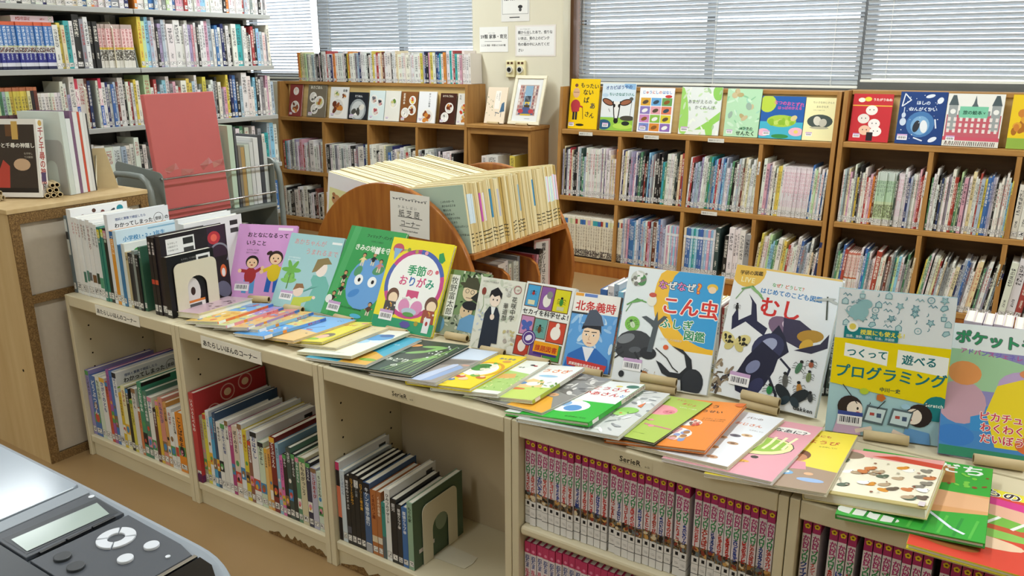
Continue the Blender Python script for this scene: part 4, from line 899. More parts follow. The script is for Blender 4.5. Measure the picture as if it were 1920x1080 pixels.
def a_naze(p):
    p.R(0, 0, 1, 1, '#e4ecf0'); p.E(.93, .78, .62, .62, '#f0bc2e', n=34); p.E(.98, .8, .52, .52, '#3a9fdc', n=34); p.R(0, 0, 1, .33, '#e6eaee')
    p.T('なぜなぜ', .34, .84, .098, ['#e089c0', '#f4f4f4', '#e089c0', '#f4f4f4'], True, outline='#28324a'); p.T('?', .74, .83, .14, '#f0a83c', True, outline='#c23a30'); p.T('こん虫', .4, .64, .2, '#d8362e', True, outline='#f6f2ee'); p.T('ふしぎ', .42, .51, .115, '#2f8f5c', True, outline='#f4f6f2'); p.T('図鑑', .68, .43, .11, '#2f8f5c', True, outline='#f4f6f2'); small(p, .45, .4, 9, .025, '#ddd')
    p.E(.9, .89, .055, .04, '#e8c24a'); p.E(.9, .87, .04, .035, '#f2d8b8')
    p.E(.12, .9, .085, .085, '#c8ccc4'); p.E(.15, .89, .055, .065, '#4a8a4a', 20); p.dots(.05, .85, .2, .95, 14, .02, ['#7a7a70', '#eee'], 2); p.E(.13, .5, .08, .08, '#7cbf4a'); ins(p, .13, .5, .04, '#cfe0c0', 30, 1.5, True, '#3a5a2a')
    p.L([(.04, .66), (.14, .72), (.24, .7)], .014, '#5a9a4a'); p.L([(.1, .7), (.04, .6)], .008, '#5a9a4a'); p.E(.14, .7, .07, .012, '#6aaa5a', 18); p.E(.3, .72, .05, .06, '#e8e8dc'); p.E(.3, .77, .04, .025, '#c8503a')
    beetle_big(p, .17, .32, .16); p.E(.52, .34, .028, .026, '#e0602c')
    p.G([(.8, .02), (.83, .16), (.8, .27), (.7, .34), (.58, .36), (.72, .3), (.76, .2), (.7, .14), (.6, .14), (.5, .2), (.44, .22), (.52, .12), (.64, .08), (.72, .09), (.74, .0)], '#1f2227'); p.E(.84, .08, .11, .14, '#2a2d33')
    p.L([(.42, .32), (.55, .25), (.62, .18), (.68, .15)], .012, '#3a3a36'); ins(p, .34, .1, .03, '#a86a2a', 70, 2); p.E(.1, .06, .03, .035, '#26282c'); p.T('?', .44, .1, .04, '#b89a5a'); p.bar(.1, .1, .2)
def a_mushi(p):
    p.R(0, 0, 1, 1, '#e9edf1'); p.R(0, .985, 1, 1, '#e8c46a'); p.E(.13, .97, .17, .17, '#e9bf57'); p.T('学研の図鑑', .05, .93, .045, '#2c241c', True, 4); p.T('LIVE', .07, .875, .07, '#f4e8b0', True); p.T('なぜ？どうして？', .38, .875, .04, ['#5aaa5a', '#d86a3a'], True); p.T('はじめてのこども図鑑', .28, .815, .058, '#2f7fc0', True); p.T('むし', .3, .66, .2, '#cf2f2b', True)
    p.G([(.2, .58), (.08, .5), (.06, .6), (.1, .68), (.13, .58), (.24, .64), (.22, .74), (.18, .79), (.27, .72), (.31, .6), (.42, .56), (.4, .5)], '#2b2d4a')
    p.E(.58, .58, .17, .1, '#7b6480', -20); p.E(.64, .6, .1, .05, '#d8c8d8', -20); p.G([(.55, .66), (.7, .66), (.84, .6), (.86, .52), (.74, .46), (.58, .5)], '#3a3550'); p.E(.82, .56, .12, .06, '#b88c2e', 10); p.E(.8, .49, .07, .05, '#d8ac3c', 50); p.G([(.7, .44), (.92, .52), (.98, .6), (.99, .5), (.86, .44)], '#2e2b44')
    p.G([(.44, .5), (.52, .6), (.6, .52), (.66, .42), (.56, .34), (.46, .38)], '#23253c'); p.E(.46, .42, .16, .13, '#35385a', 40); p.E(.46, .44, .09, .06, '#9ea6c6', 40); p.G([(.28, .32), (.4, .46), (.58, .38), (.56, .26), (.5, .14), (.34, .04), (.24, .06), (.2, .16)], '#23243c'); p.E(.36, .26, .08, .05, '#7d84a8', 50); p.E(.42, .12, .1, .06, '#34365a', 60)
    p.L([(.6, .36), (.7, .3), (.68, .22)], .02, '#2b2d40'); p.L([(.52, .22), (.62, .1), (.64, .0)], .025, '#2b2d40'); p.L([(.24, .2), (.1, .14), (.02, .02)], .025, '#2b2d40'); leafy(p, 24, ['#8a7a66', '#b8a890', '#5a4e42'], 8, 0, .0, .16, .26, .04)
    p.L([(.1, .82), (.2, .85), (.32, .77)], .018, '#7aa46a'); p.E(.24, .82, .08, .014, '#8ab87a', -30); p.L([(.12, .82), (.06, .74)], .008, '#7aa46a'); ins(p, .09, .68, .025, '#333', 5, 2)
    for d in (-1, 1): p.E(.14+.07*d, .43, .085, .055, '#d8cc8a', 35*d); p.E(.14+.05*d, .38, .05, .035, '#cbbf7c', -40*d); p.dots(.14+.07*d-.05, .4, .14+.07*d+.05, .46, 8, .016, ['#2e2a22'], 5)
    p.L([(.9, .86), (.93, .7)], .014, '#4a5046'); p.E(.88, .84, .1, .012, '#b8bcb8', 12); p.E(.97, .83, .07, .012, '#b8bcb8', -15)
    ins(p, .88, .37, .035, '#a8583a', 0, 1.3); ins(p, .78, .33, .04, '#4a7a5a', -15, 2.4); ins(p, .88, .28, .035, '#7a8a5a', 0, 2.2); ins(p, .68, .22, .04, '#5a5a56', 10, 2.6); ins(p, .82, .18, .04, '#b8823a', 15, 2.4); ins(p, .56, .13, .045, '#2f8a4a', 0, 1.5); ins(p, .93, .14, .035, '#3a3e40', 10, 2.0)
    for d in (-1, 1): p.E(.76+.075*d, .125, .095, .05, '#20272c', 40*d); p.E(.76+.045*d, .075, .055, .035, '#2a3a42', -50*d)
    p.T('Gakken', .8, .025, .052, '#2a2a2a', True); p.bar(.16, .1, .2)
def doodle(p, n, seed, x0, y0, x1, y1, cols, r=.035):
    g = random.Random(seed); q = p.w/p.h; nx_ = 8; k = 0
    for i in range(n):
        x = x0+(x1-x0)*((i % nx_)+.5+g.uniform(-.25, .25))/nx_; y = y0+(y1-y0)*(i//nx_+.5+g.uniform(-.2, .2))/max(1, n//nx_); c = g.choice(cols); k = g.randrange(7); t = .007
        def S(pts, cl=True, f=None):
            P = [(x+a_*r, y+b_*r*q) for a_, b_ in pts]
            if f: p.G(P, f)
            p.L(P+([P[0]] if cl else []), t, c)
        if k == 0: p.O(x, y, r*.7, r*.7+t, c, n=14); p.E(x, y, r*.25, r*.25, '#a9ccd4', n=8)
        elif k == 1: S([(math.cos(j*math.pi/5+.3)*(1 if j % 2 else .45), math.sin(j*math.pi/5+.3)*(1 if j % 2 else .45)) for j in range(10)], True, '#a9ccd4')
        elif k == 2: S([(-.7, -.7), (.7, -.7), (.7, .3), (0, .9), (-.7, .3)], True, '#b9d6dc')
        elif k == 3: p.T('♪', x-r*.6, y-r*.5*q, r*1.7, c)
        elif k == 4: S([(-1, 0), (-.5, .5), (0, -.2), (.5, .4), (1, -.1)], False)
        elif k == 5: p.E(x, y+r*.7*q, r*.4, r*.4, '#a9ccd4', n=10); S([(-.5, -.9), (-.6, .1), (.6, .1), (.5, -.9)], True, '#b9d6dc')
        else: S([(-.8, -.4), (-.2, -.8), (.9, -.1), (.6, .7), (-.4, .5)], True, '#a9ccd4')
def a_prog(p):
    p.R(0, 0, 1, 1, '#a9cfda'); p.R(0, .655, 1, 1, '#dfe7ee'); doodle(p, 40, 12, .03, .74, .98, .99, ['#6f9fae', '#84b0bc', '#5f95a6'], .036); p.E(.19, .85, .085, .075, '#8fbcc4'); p.E(.24, .905, .06, .045, '#8fbcc4'); p.G([(.06, .86), (.14, .83), (.16, .8), (.12, .81)], '#8fbcc4'); p.R(.15, .79, .18, .82, '#8fbcc4'); p.R(.21, .79, .24, .82, '#8fbcc4')
    p.T('MUSIC', .12, .9, .035, '#6f9aa8', False, 20); p.T('PUZZLE', .42, .79, .03, '#6f9aa8', False, 25); p.G([(.0, .345), (.5, .3), (1, .26), (1, .66), (0, .66)], '#ead50f')
    p.R(.08, .665, .55, .745, '#217f86'); p.T('授業にも使える！', .22, .7, .052, '#f0e24a', True); p.T('国語、算数、理科、社会、外国語', .1, .672, .028, '#e8f0f0'); p.E(.15, .745, .05, .05, '#eef2ee'); p.E(.15, .745, .03, .03, '#e0cf60')
    p.G([(.1, .63), (.1, .54), (.48, .5), (.48, .6)], '#f0f4f4'); p.G([(.56, .62), (.56, .5), (.99, .47), (.99, .6)], '#f0f4f4'); p.T('つくって', .12, .545, .09, '#1f747c', True); p.T('遊べる', .6, .53, .1, '#1f747c', True); p.T('プログラミング', .03, .4, .138, '#1f747c', True); p.T('中川一史', .44, .325, .045, '#2a4a4a', True)
    p.E(.94, .25, .12, .12, '#217f86'); p.T('Scratch', .84, .26, .045, '#eef4ee', True)
    for x, d in ((.2, 1), (.8, -1)):
        p.E(x, .19, .11, .11, '#33292a'); p.E(x+.045*d, .18, .07, .075, '#f4e6da'); p.G([(x-.13, 0), (x+.12, 0), (x+.1, .08), (x-.1, .1)], '#d6b4d0' if d > 0 else '#6a9ed2'); p.L([(x+.08*d, .03), (x+.2*d, .06)], .04, '#f0dccc'); p.E(x+.07*d, .185, .01, .015, '#222', n=8); p.E(x+.075*d, .155, .02, .012, '#b85048', n=8)
        q0 = .32 if d > 0 else .54; p.G([(q0, .1), (q0+.03, .22), (q0+.21, .21), (q0+.18, .09)], '#5a6a72'); p.G([(q0+.02, .115), (q0+.045, .205), (q0+.195, .198), (q0+.17, .105)], '#cfe2e8'); p.R(q0+.06, .15, q0+.1, .17, '#b8504a'); p.R(q0+.12, .14, q0+.16, .17, '#4a5a7a')
    p.L([(.12, .34), (.26, .22)], .008, '#333'); p.L([(.5, .26), (.44, .2)], .008, '#333'); p.L([(.86, .28), (.72, .2)], .008, '#333'); p.E(.31, .31, .04, .03, '#b8cf3a'); p.E(.46, .28, .045, .04, '#c8702e', n=5); p.E(.68, .24, .04, .025, '#a8d0e8'); p.T('♪', .36, .22, .05, '#2a2a2a'); p.bar(.1, .06, .22, '#3f4f9a')
def a_lively(p):
    p.R(0, 0, 1, 1, '#8a86b8'); p.G([(0, 0), (1, 0), (1, .5), (0, .3)], '#4a86c2'); p.G([(0, .5), (0, .85), (1, .7), (1, .5)], '#9cc49a'); p.E(.85, .55, .3, .2, '#b8a0c8'); p.E(.2, .4, .25, .25, '#c09aa8'); p.R(0, 0, 1, .07, '#3a8a6a'); p.R(0, .8, 1, 1, '#dfe6e6')
    p.G([(.55, .1), (.8, .1), (.95, .5), (.8, .62), (.55, .55), (.45, .35)], '#e8cf2a'); p.G([(.3, .2), (.45, .2), (.42, .33), (.3, .3)], '#3f8cc8'); p.E(.22, .62, .17, .14, '#dd9456'); p.E(.15, .15, .2, .12, '#3f7cc4'); p.E(.9, .14, .16, .1, '#d8703a')
    p.T('ポケットモンスター', .1, .86, .165, '#2f8f5e', True, -3, outline='#5a6a66'); p.T('アドバンスジェネレーション', .16, .775, .07, ['#b85a9a', '#7a6ac0'], True, -3); p.E(.96, .66, .2, .07, '#d88a5a'); p.T('おはなし', .82, .655, .07, '#fff', True); p.T('ピカチュウの', .38, .29, .11, '#c8404e', True, outline='#f4ece0'); p.T('わくわく', .4, .21, .11, '#c8404e', True, outline='#f4ece0'); p.T('だいぼうけん！', .4, .13, .11, '#c8404e', True, outline='#f4ece0')
# (label, x, y, yaw, lean, w, h, thickness, colour, art, spine, side)
Z0 = H+.0012
FRONT = [
 ('pink picture book with two drawn children, propped up beside the bookend', .512, .258, .375, .512, .21, .254, .009, '#d79fd6', a_pink, 'L', None),
 ('pale blue picture book with a mother and child, propped between pink and green', .698, .279, .13, .546, .213, .246, .008, '#a3cdd2', a_blue, 'L', None),
 ('green picture book with a big-eyed blue globe, propped up', .898, .303, -.013, .56, .228, .292, .011, '#3f9e57', a_green, 'L', None),
 ('yellow origami book with a white round title, propped up', 1.108, .298, .04, .491, .22, .272, .012, '#f0e02e', a_orig, 'L', None),
 ('leafy green paperback with a white title strip and hatted man, propped up', 1.306, .349, .085, .443, .145, .188, .012, '#8f9c80', a_maki, 'R', None),
 ('pale paperback with a dark-suited boy on its cover, propped up', 1.46, .308, .097, .392, .135, .194, .014, '#e2e2d6', a_hana, 'R', None),
 ('white paperback with framed insect panels on its cover, propped up', 1.593, .317, .032, .419, .145, .198, .018, '#e9eae6', a_sekai, 'R', None),
 ('blue paperback with a kimono-clad man and red title, propped up', 1.747, .313, .115, .441, .123, .195, .016, '#4a5a70', a_hojo, 'R', s_hojo),
 ('white and blue insect book with a rhinoceros beetle, propped up', 1.887, .309, .132, .436, .232, .282, .014, '#e4ecf0', a_naze, 'L', None),
 ('big white insect encyclopedia with a red two-letter title, propped up', 2.119, .355, -.055, .384, .239, .306, .022, '#e9edf1', a_mushi, 'L', None),
 ('pale blue and yellow programming book, propped up', 2.388, .309, .218, .16, .217, .303, .01, '#a9cfda', a_prog, 'L', None),
 ('colourful game storybook with green lettering, propped at the frame edge', 2.601, .318, .202, .572, .176, .271, .008, '#8a86b8', a_lively, 'L', None)]
TUBEN = ['pink', 'pale blue', 'green', 'yellow origami', 'leafy green', 'suited boy', 'insect panel', 'kimono portrait', 'rhinoceros beetle', 'red-titled insect', 'programming', 'game story']
for i, (lb, x, y, yaw, lean, w_, h_, t_, c, art, sp, side) in enumerate(FRONT):
    dbook(lb, w_, h_, t_, c, (x, y, Z0+t_*math.sin(lean)), yaw, lean, 0, sp, art, group='books propped up on the bookcase tops', side=side)
    # cardboard tube that keeps the foot of the book
    L_ = .085 if i > 7 else .07; ex = Vector((math.cos(yaw), math.sin(yaw), 0)); ey = Vector((-math.sin(yaw), math.cos(yaw), 0)); r = .0105
    c0 = Vector((x, y, Z0+r))+ex*w_*(.34 if i != 0 else .42)-ey*(r+.003); tb = []
    t = thing('cardboard_tube', c0, 'beige cardboard tube at the foot of the %s book' % TUBEN[i], 'tube', 'cardboard tubes holding the propped books', (0, 0, yaw))
    tube('roll', [(0, 0, 0), (L_*.5, 0, 0), (L_, 0, 0)], r, 'cardboard', t, 14, r*.72, 'cardboard_end')
    if i in (8, 9): tube('roll', [(0, -.002, 0), (L_, -.002, 0)], r, 'cardboard', t, 14, r*.72, 'cardboard_end'); t.children[0].location = (0, 0, .0195)
    # folded card stand behind
    wd = thing('book_stand', (x, y, Z0), 'grey wire book stand behind the %s book' % TUBEN[i], 'book stand', 'book stands behind the propped books', (0, 0, yaw))
    yb = .035+math.sin(lean)*h_*.55
    tube('prop', [(w_*.5, t_+.012+math.tan(lean)*h_*.5*.9+.004, .001+h_*.45), (w_*.5, yb+.06, .003)], .003, 'steel_shelf', wd, 6)
    tube('foot_bar', [(w_*.3, yb+.062, .003), (w_*.7, yb+.062, .003)], .003, 'steel_shelf', wd, 6)
# ================================================================== books fanned flat along the front edge
def bgf(c, *more):
    def f(p):
        p.R(0, 0, 1, 1, c)
        for g in more: g(p)
    return f
def f_small(seed, base, c2):
    def f(p): p.R(0, 0, 1, 1, base); p.R(0, .55, 1, 1, c2); p.dots(.1, .1, .9, .9, 26, .07, ['#e0a84a', '#d8705a', '#7ab0d8', '#f2ead8', '#5a8ac8', '#c8d86a'], seed); small(p, .2, .8, 8, .07, '#b03a3a', 1, seed)
    return f
def s_small(seed, c):
    def f(p): p.R(0, 0, 1, 1, c); p.T('わくわく学習', .5, .9, .8, '#c8403a', True, vert=True); p.R(0, .02, 1, .14, '#eee'); p.R(0, .3, 1, .36, '#e8903a'); p.R(0, .9, 1, 1, '#4a78c0')
    return f
def f_0(p): p.R(0, 0, 1, 1, '#c9aeb8'); p.dots(.1, .1, .9, .9, 12, .05, ['#6a5058', '#8a6a74'], 3); p.T('ねこ', .5, .7, .16, '#4a343c', True)
def f_6(p): p.R(0, 0, 1, 1, '#7fb2e2'); p.G([(0, 0), (1, 0), (1, .36), (.5, .42), (0, .38)], '#e4bf7e'); p.T('ここ', .66, .86, .09, '#2c3c5c', True); p.L([(.5, .46), (.75, .62)], .03, '#3a5a8a'); p.E(.62, .44, .1, .03, '#c8604a'); p.E(.8, .3, .03, .02, '#5a4a3a')
def f_7(p): p.R(0, 0, 1, 1, '#e3d84c'); p.T('あそぼ', .45, .78, .12, '#c84a34', True); p.E(.68, .3, .2, .17, '#7a6a5a'); p.E(.62, .24, .17, .15, '#e8b8a0'); p.E(.5, .12, .2, .08, '#8ab84a'); p.E(.9, .92, .1, .05, '#d8907a')
def f_8(p): p.R(0, 0, 1, 1, '#dccfa6'); p.T('ふゆ', .6, .84, .08, '#5a4a3a'); p.L([(.75, .3), (.8, .38)], .02, '#b04a3a')
def f_9(p): p.R(0, 0, 1, 1, '#e6e8da'); p.E(.55, .7, .42, .22, '#5a9cd0'); p.E(.7, .78, .2, .1, '#3a6aa8'); p.E(.35, .52, .25, .14, '#a8cfe6'); p.E(.8, .55, .2, .08, '#d8e8ee'); small(p, .3, .08, 12, .03, '#777')
def f_10(p): p.R(0, 0, 1, 1, '#45a2bd'); p.G([(0, 0), (1, 0), (1, .3), (.5, .42), (0, .45)], '#d8a84a'); p.E(.72, .16, .3, .1, '#7aa83a'); p.T('なつ', .55, .7, .1, '#eee', True)
def f_11(p):
    p.R(0, 0, 1, 1, '#38483c')
    for a in range(7): p.L([(.5+.07*a, .05), (.62+.05*a, .35+.05*a), (.9, .55+.06*a)], .011, ['#8ab86a', '#a8cf7a', '#6a9a5a'][a % 3])
    for x, y, r in ((.55, .62, 30), (.7, .75, 50), (.62, .82, 10), (.8, .45, 60)): p.E(x, y, .16, .045, '#7fae66', r)
    p.E(.34, .8, .1, .05, '#d89a5a', 20); p.T('みどり', .3, .3, .12, '#dfe6d8', True); p.T('の', .52, .16, .1, '#dfe6d8', True); p.dots(.7, .5, .95, .9, 14, .015, ['#dfe6e0'], 2); p.E(.25, .55, .15, .05, '#5f7a64', 10)
def f_12(p): p.R(0, 0, 1, 1, '#9a938c'); p.G([(0, .62), (1, .7), (1, 1), (0, 1)], '#c8d4e2'); p.G([(.3, .0), (.6, .0), (.75, .5), (.62, .55)], '#b8c4dc'); p.G([(.6, .0), (.8, .05), (.95, .45), (.78, .5)], '#8fa6cc'); p.G([(.2, .4), (.9, .58), (.95, .66), (.1, .6)], '#7a746e'); p.E(.9, .52, .1, .04, '#c89a86')
def f_13(p):
    p.R(0, 0, 1, 1, '#ecd22a'); p.O(.6, .52, .34, .4, '#d89a2a', -60, 150); p.E(.58, .52, .32, .32, '#f2efe2'); p.E(.52, .58, .19, .19, '#4a8a3e'); p.dots(.35, .45, .72, .72, 16, .05, ['#5fa04a', '#3a7432', '#e8e0c8'], 2)
    p.T('まんまる', .55, .86, .09, '#4a6aa8', True); p.E(.8, .8, .09, .06, '#d89a4a')
    for x, y, c in ((.25, .36, '#d88a3a'), (.45, .28, '#c84a3a'), (.68, .34, '#7ab04a'), (.58, .22, '#e8c8a0'), (.85, .3, '#c8703a'), (.35, .18, '#5a8ac8')): p.E(x, y, .1, .06, c); p.E(x, y+.03, .05, .04, '#f0d0a8')
    small(p, .1, .05, 10, .035, '#555')
def f_14(p): p.R(0, 0, 1, 1, '#e6eadf'); p.G([(0, .08), (1, .08), (1, .6), (.4, .66), (0, .55)], '#a9c974'); p.G([(.4, .4), (.8, .46), (.7, .58), (.4, .55)], '#d8a860'); leafy(p, 30, ['#7aa84a', '#c2d890', '#e8e0a0'], 4, 0, .1, 1, .5, .05); p.E(.75, .86, .06, .04, '#2c2c2c'); p.E(.85, .84, .05, .035, '#b84a4a'); p.T('はる', .5, .76, .08, '#4a5a3a', True)
def f_15(p):
    p.R(0, 0, 1, 1, '#eceee8'); p.T('うさぎ', .3, .78, .2, '#d8783a', True); p.E(.6, .66, .2, .06, '#9ac4dc'); p.G([(0, 0), (1, 0), (1, .35), (0, .3)], '#c2d66a'); p.G([(.2, .4), (.4, .56), (.7, .5), (.8, .34), (.4, .3)], '#e6c88a'); p.E(.3, .42, .12, .07, '#5a8ac0'); p.E(.55, .42, .14, .1, '#f0ece0'); p.E(.4, .26, .16, .05, '#d8783a'); leafy(p, 16, ['#5a8a3a', '#7aaa4a'], 3, .6, .3, 1, .55, .05)
def s_15(p): p.R(0, 0, 1, 1, '#b4cc4e'); p.R(0, .5, 1, 1, '#e8e6dc'); p.T('うさぎのおはなし', .5, .95, .75, '#b84a34', True, vert=True, sp=1.1); p.R(.1, .05, .9, .14, '#f2f0ec')
def f_16(p): p.R(0, 0, 1, 1, '#8d8c88'); p.G([(.0, 0), (1, 0), (1, .12), (.6, .34), (0, .36)], '#e6a83c'); leafy(p, 24, ['#b8b6b0', '#6e6c68', '#d8d6d0'], 5, .3, .4, 1, 1, .14); p.E(.5, .4, .13, .1, '#dcae88'); p.E(.5, .4, .04, .05, '#c08a66')
def f_17(p):
    p.R(0, 0, 1, 1, '#e8ece8'); p.R(0, 0, 1, .45, '#35b83c'); p.T('おとうさん', .25, .76, .14, '#c83a36', True); p.T('おかあさん', .2, .62, .14, '#c83a36', True); p.T('と', .9, .62, .1, '#3a7ac8', True); p.E(.45, .3, .3, .2, '#eef2f2'); p.E(.36, .34, .1, .09, '#8ab4dc'); p.E(.55, .26, .12, .1, '#5a94cc'); p.E(.48, .44, .06, .05, '#f4f0d8'); p.E(.9, .9, .09, .06, '#4a7a6a'); p.E(.72, .88, .05, .03, '#e8d87a'); small(p, .6, .06, 6, .05, '#1c4a22')
def s_17(p): p.R(0, 0, 1, 1, '#3cae3e'); p.R(0, .55, 1, 1, '#d8cfc0'); p.T('おとうさんとおかあさん', .5, .98, .8, '#6a4a2a', True, vert=True, sp=1.0); p.R(.1, .06, .9, .16, '#eeeae4')
def f_18(p): p.R(0, 0, 1, 1, '#cfd1ce'); leafy(p, 60, ['#eef0ee', '#a8abac', '#dfe1df', '#8f9294'], 6, 0, 0, 1, 1, .1); p.E(.62, .5, .22, .16, '#8fc860', 20); p.E(.55, .42, .14, .1, '#a9d67a'); p.E(.56, .43, .03, .03, '#e08a4a'); p.E(.68, .46, .015, .02, '#222'); p.G([(.7, .62), (.78, .72), (.8, .6)], '#d87a4a')
def f_19(p): p.R(0, 0, 1, 1, '#abc355'); p.E(.28, .66, .36, .26, '#e89aa2'); p.E(.5, .64, .12, .11, '#dc7f8c'); p.E(.46, .64, .03, .03, '#b85a6a'); p.E(.54, .64, .03, .03, '#b85a6a'); p.T('まじょ', .5, .86, .11, '#c8524a', True, -3); p.T('うしし', .3, .93, .08, '#c8524a', True); small(p, .55, .78, 8, .045, '#f0f2e0'); p.L([(.4, .32), (.95, .3)], .05, '#c87a86'); p.E(.55, .3, .06, .05, '#e08f9c'); p.E(.4, .42, .06, .04, '#e08f9c'); p.L([(.1, .44), (.38, .4)], .02, '#7a3a44'); small(p, .4, .12, 8, .03, '#6a7a3a')
def f_20(p):
    p.R(0, 0, 1, 1, '#ea8a34'); p.T('おめでとう', .05, .85, .13, '#3a2418', True); p.T('たんじょうせい', .1, .74, .1, '#3a2418', True); small(p, .6, .6, 8, .04, '#7a4a1e', 2)
    p.E(.36, .26, .3, .2, '#f0eae2'); p.E(.42, .5, .24, .13, '#f0eae2'); g = random.Random(5)
    for _ in range(26): x, y = g.uniform(.15, .6), g.uniform(.14, .36); p.E(x, y, .045, .05, g.choice(['#d8a0a0', '#8a9ac8', '#e8c89a', '#b07a4a', '#f0d8c8']))
    for _ in range(20): x, y = g.uniform(.28, .62), g.uniform(.44, .58); p.E(x, y, .025, .035, g.choice(['#c84a3a', '#e8ded0', '#8a6a5a', '#d88a7a']))
    p.E(.95, .95, .08, .07, '#d86a24')
def f_21(p):
    p.R(0, 0, 1, 1, '#e9ecf0'); p.T('パンの', .3, .88, .12, '#6a3c24', True); p.T('おじさん', .2, .74, .15, '#d8743e', True); small(p, .62, .66, 6, .05, '#5a5048')
    for x, y, c, c2 in ((.7, .56, '#d8b488', '#8a6a4a'), (.5, .52, '#6a6470', '#4a4450'), (.62, .38, '#b8906a', '#6a4a34'), (.36, .26, '#d8a878', '#b07a4a'), (.55, .1, '#c89a74', '#8a5a3a'), (.3, .45, '#e0b890', '#a87850')): p.E(x, y, .12, .07, c); p.E(x, y, .05, .03, c2)
def f_22(p):
    p.R(0, 0, 1, 1, '#e4a3ae'); p.E(.4, .5, .5, .34, '#2c2a20', 12); p.E(.4, .5, .485, .325, '#f0e4a6', 12); p.E(.4, .52, .4, .26, '#9cc24a', 12)
    for i in range(6): p.L([(.1+.13*i, .4+.02*i), (.16+.12*i, .5+.02*i), (.1+.14*i, .62+.02*i)], .045, '#f2efc0')
    p.E(.5, .3, .06, .05, '#3a3424', n=7); p.E(.62, .84, .3, .1, '#f4f0ea'); p.T('なあに？', .38, .8, .14, '#26262a', True); p.E(.2, .2, .3, .06, '#e8b04a', 5); small(p, .2, .19, 7, .035, '#6a5030')
def f_23(p): p.R(0, 0, 1, 1, '#ecd84a'); p.G([(0, 0), (1, 0), (1, .32), (.5, .36), (0, .34)], '#a88f78'); p.T('きょうにも', .3, .88, .08, '#b8543a', True); p.T('ようび', .42, .76, .14, '#c8683a', True); small(p, .6, .7, 6, .04, '#6a5a2a'); p.E(.42, .52, .16, .17, '#7a4a34'); p.E(.44, .48, .11, .12, '#c88a66'); p.G([(.3, .42), (.56, .42), (.62, .3), (.36, .28)], '#dc98a4'); p.E(.3, .22, .2, .08, '#7ab0dc'); p.E(.3, .23, .15, .055, '#eef0e8'); p.E(.3, .26, .06, .03, '#d85a3a'); p.E(.74, .15, .17, .055, '#9cb8e0'); p.E(.68, .24, .06, .04, '#e8b48a')
def f_24(p):
    p.R(0, 0, 1, 1, '#ece5cf'); p.G([(0, .88), (1, .82), (1, 1), (0, 1)], '#e3a3a0'); p.G([(.4, .9), (1, .8), (1, .9), (.6, .96)], '#c8483c'); p.E(.18, .86, .16, .09, '#8f7c6a'); p.R(0, 0, 1, .06, '#b9a96e'); g = random.Random(3)
    for _ in range(34): x, y, c = g.uniform(.06, .94), g.uniform(.12, .8), g.choice(['#8a8478', '#c87a4a', '#f6f4ee', '#5a6a5a', '#b8a084', '#d8923a', '#6a5a4e']); p.E(x, y, .05, .032, c, g.uniform(-30, 30)); p.E(x+.03, y+.03, .025, .022, c); p.E(x+.04, y+.032, .006, .006, '#222', n=6)
    p.dots(.05, .1, .95, .85, 26, .012, ['#8a4a34', '#b8b0a0'], 7); p.R(.93, .02, .98, .1, '#d8ccd0')
def f_25(p):
    p.R(0, 0, 1, 1, '#3ba53c'); p.G([(0, .3), (.5, .25), (1, .34), (1, .58), (.4, .56), (0, .5)], '#d8a06c'); p.G([(.55, .35), (1, .38), (1, .55), (.6, .58)], '#e2b086'); p.G([(.4, .62), (.75, .7), (.72, .95), (.4, .9)], '#a8763c'); p.T('ともだち', .2, .86, .19, '#eef4ee', True); p.E(.12, .08, .14, .06, '#eef2ea'); p.E(.32, .06, .12, .05, '#eef2ea')
    for i in range(9): p.L([(.1*i+.1, .02), (.1*i+.14, .24)], .02, ['#58b84a', '#2f8f3a'][i % 2])
    p.dots(.7, .6, .98, .85, 12, .02, ['#8a4a2a', '#7ac84a'], 2); p.L([(.55, .32), (.78, .1), (.86, .06)], .025, '#dfe8f0')
def f_26(p):
    p.R(0, 0, 1, 1, '#d64a38'); p.G([(0, .62), (1, .5), (1, .85), (0, .9)], '#d83f8e'); p.R(0, .9, 1, 1, '#e8dc3c'); p.E(.5, .66, .5, .16, '#e8b49a'); p.E(.4, .55, .45, .12, '#7ab84a'); p.E(.5, .46, .4, .07, '#c85a3a'); p.E(.5, .4, .42, .07, '#8ac05a'); p.E(.4, .28, .4, .1, '#e8c8a8'); p.E(.3, .14, .2, .07, '#a86a3a'); p.T('たべもの', .15, .9, .15, '#3a2a2a', True, outline='#fff')
    for i in range(4): p.L([(.1+.2*i, .5), (.2+.2*i, .62)], .03, '#eef0ea')
    p.bar(.12, .36, .3, '#d87a6a')
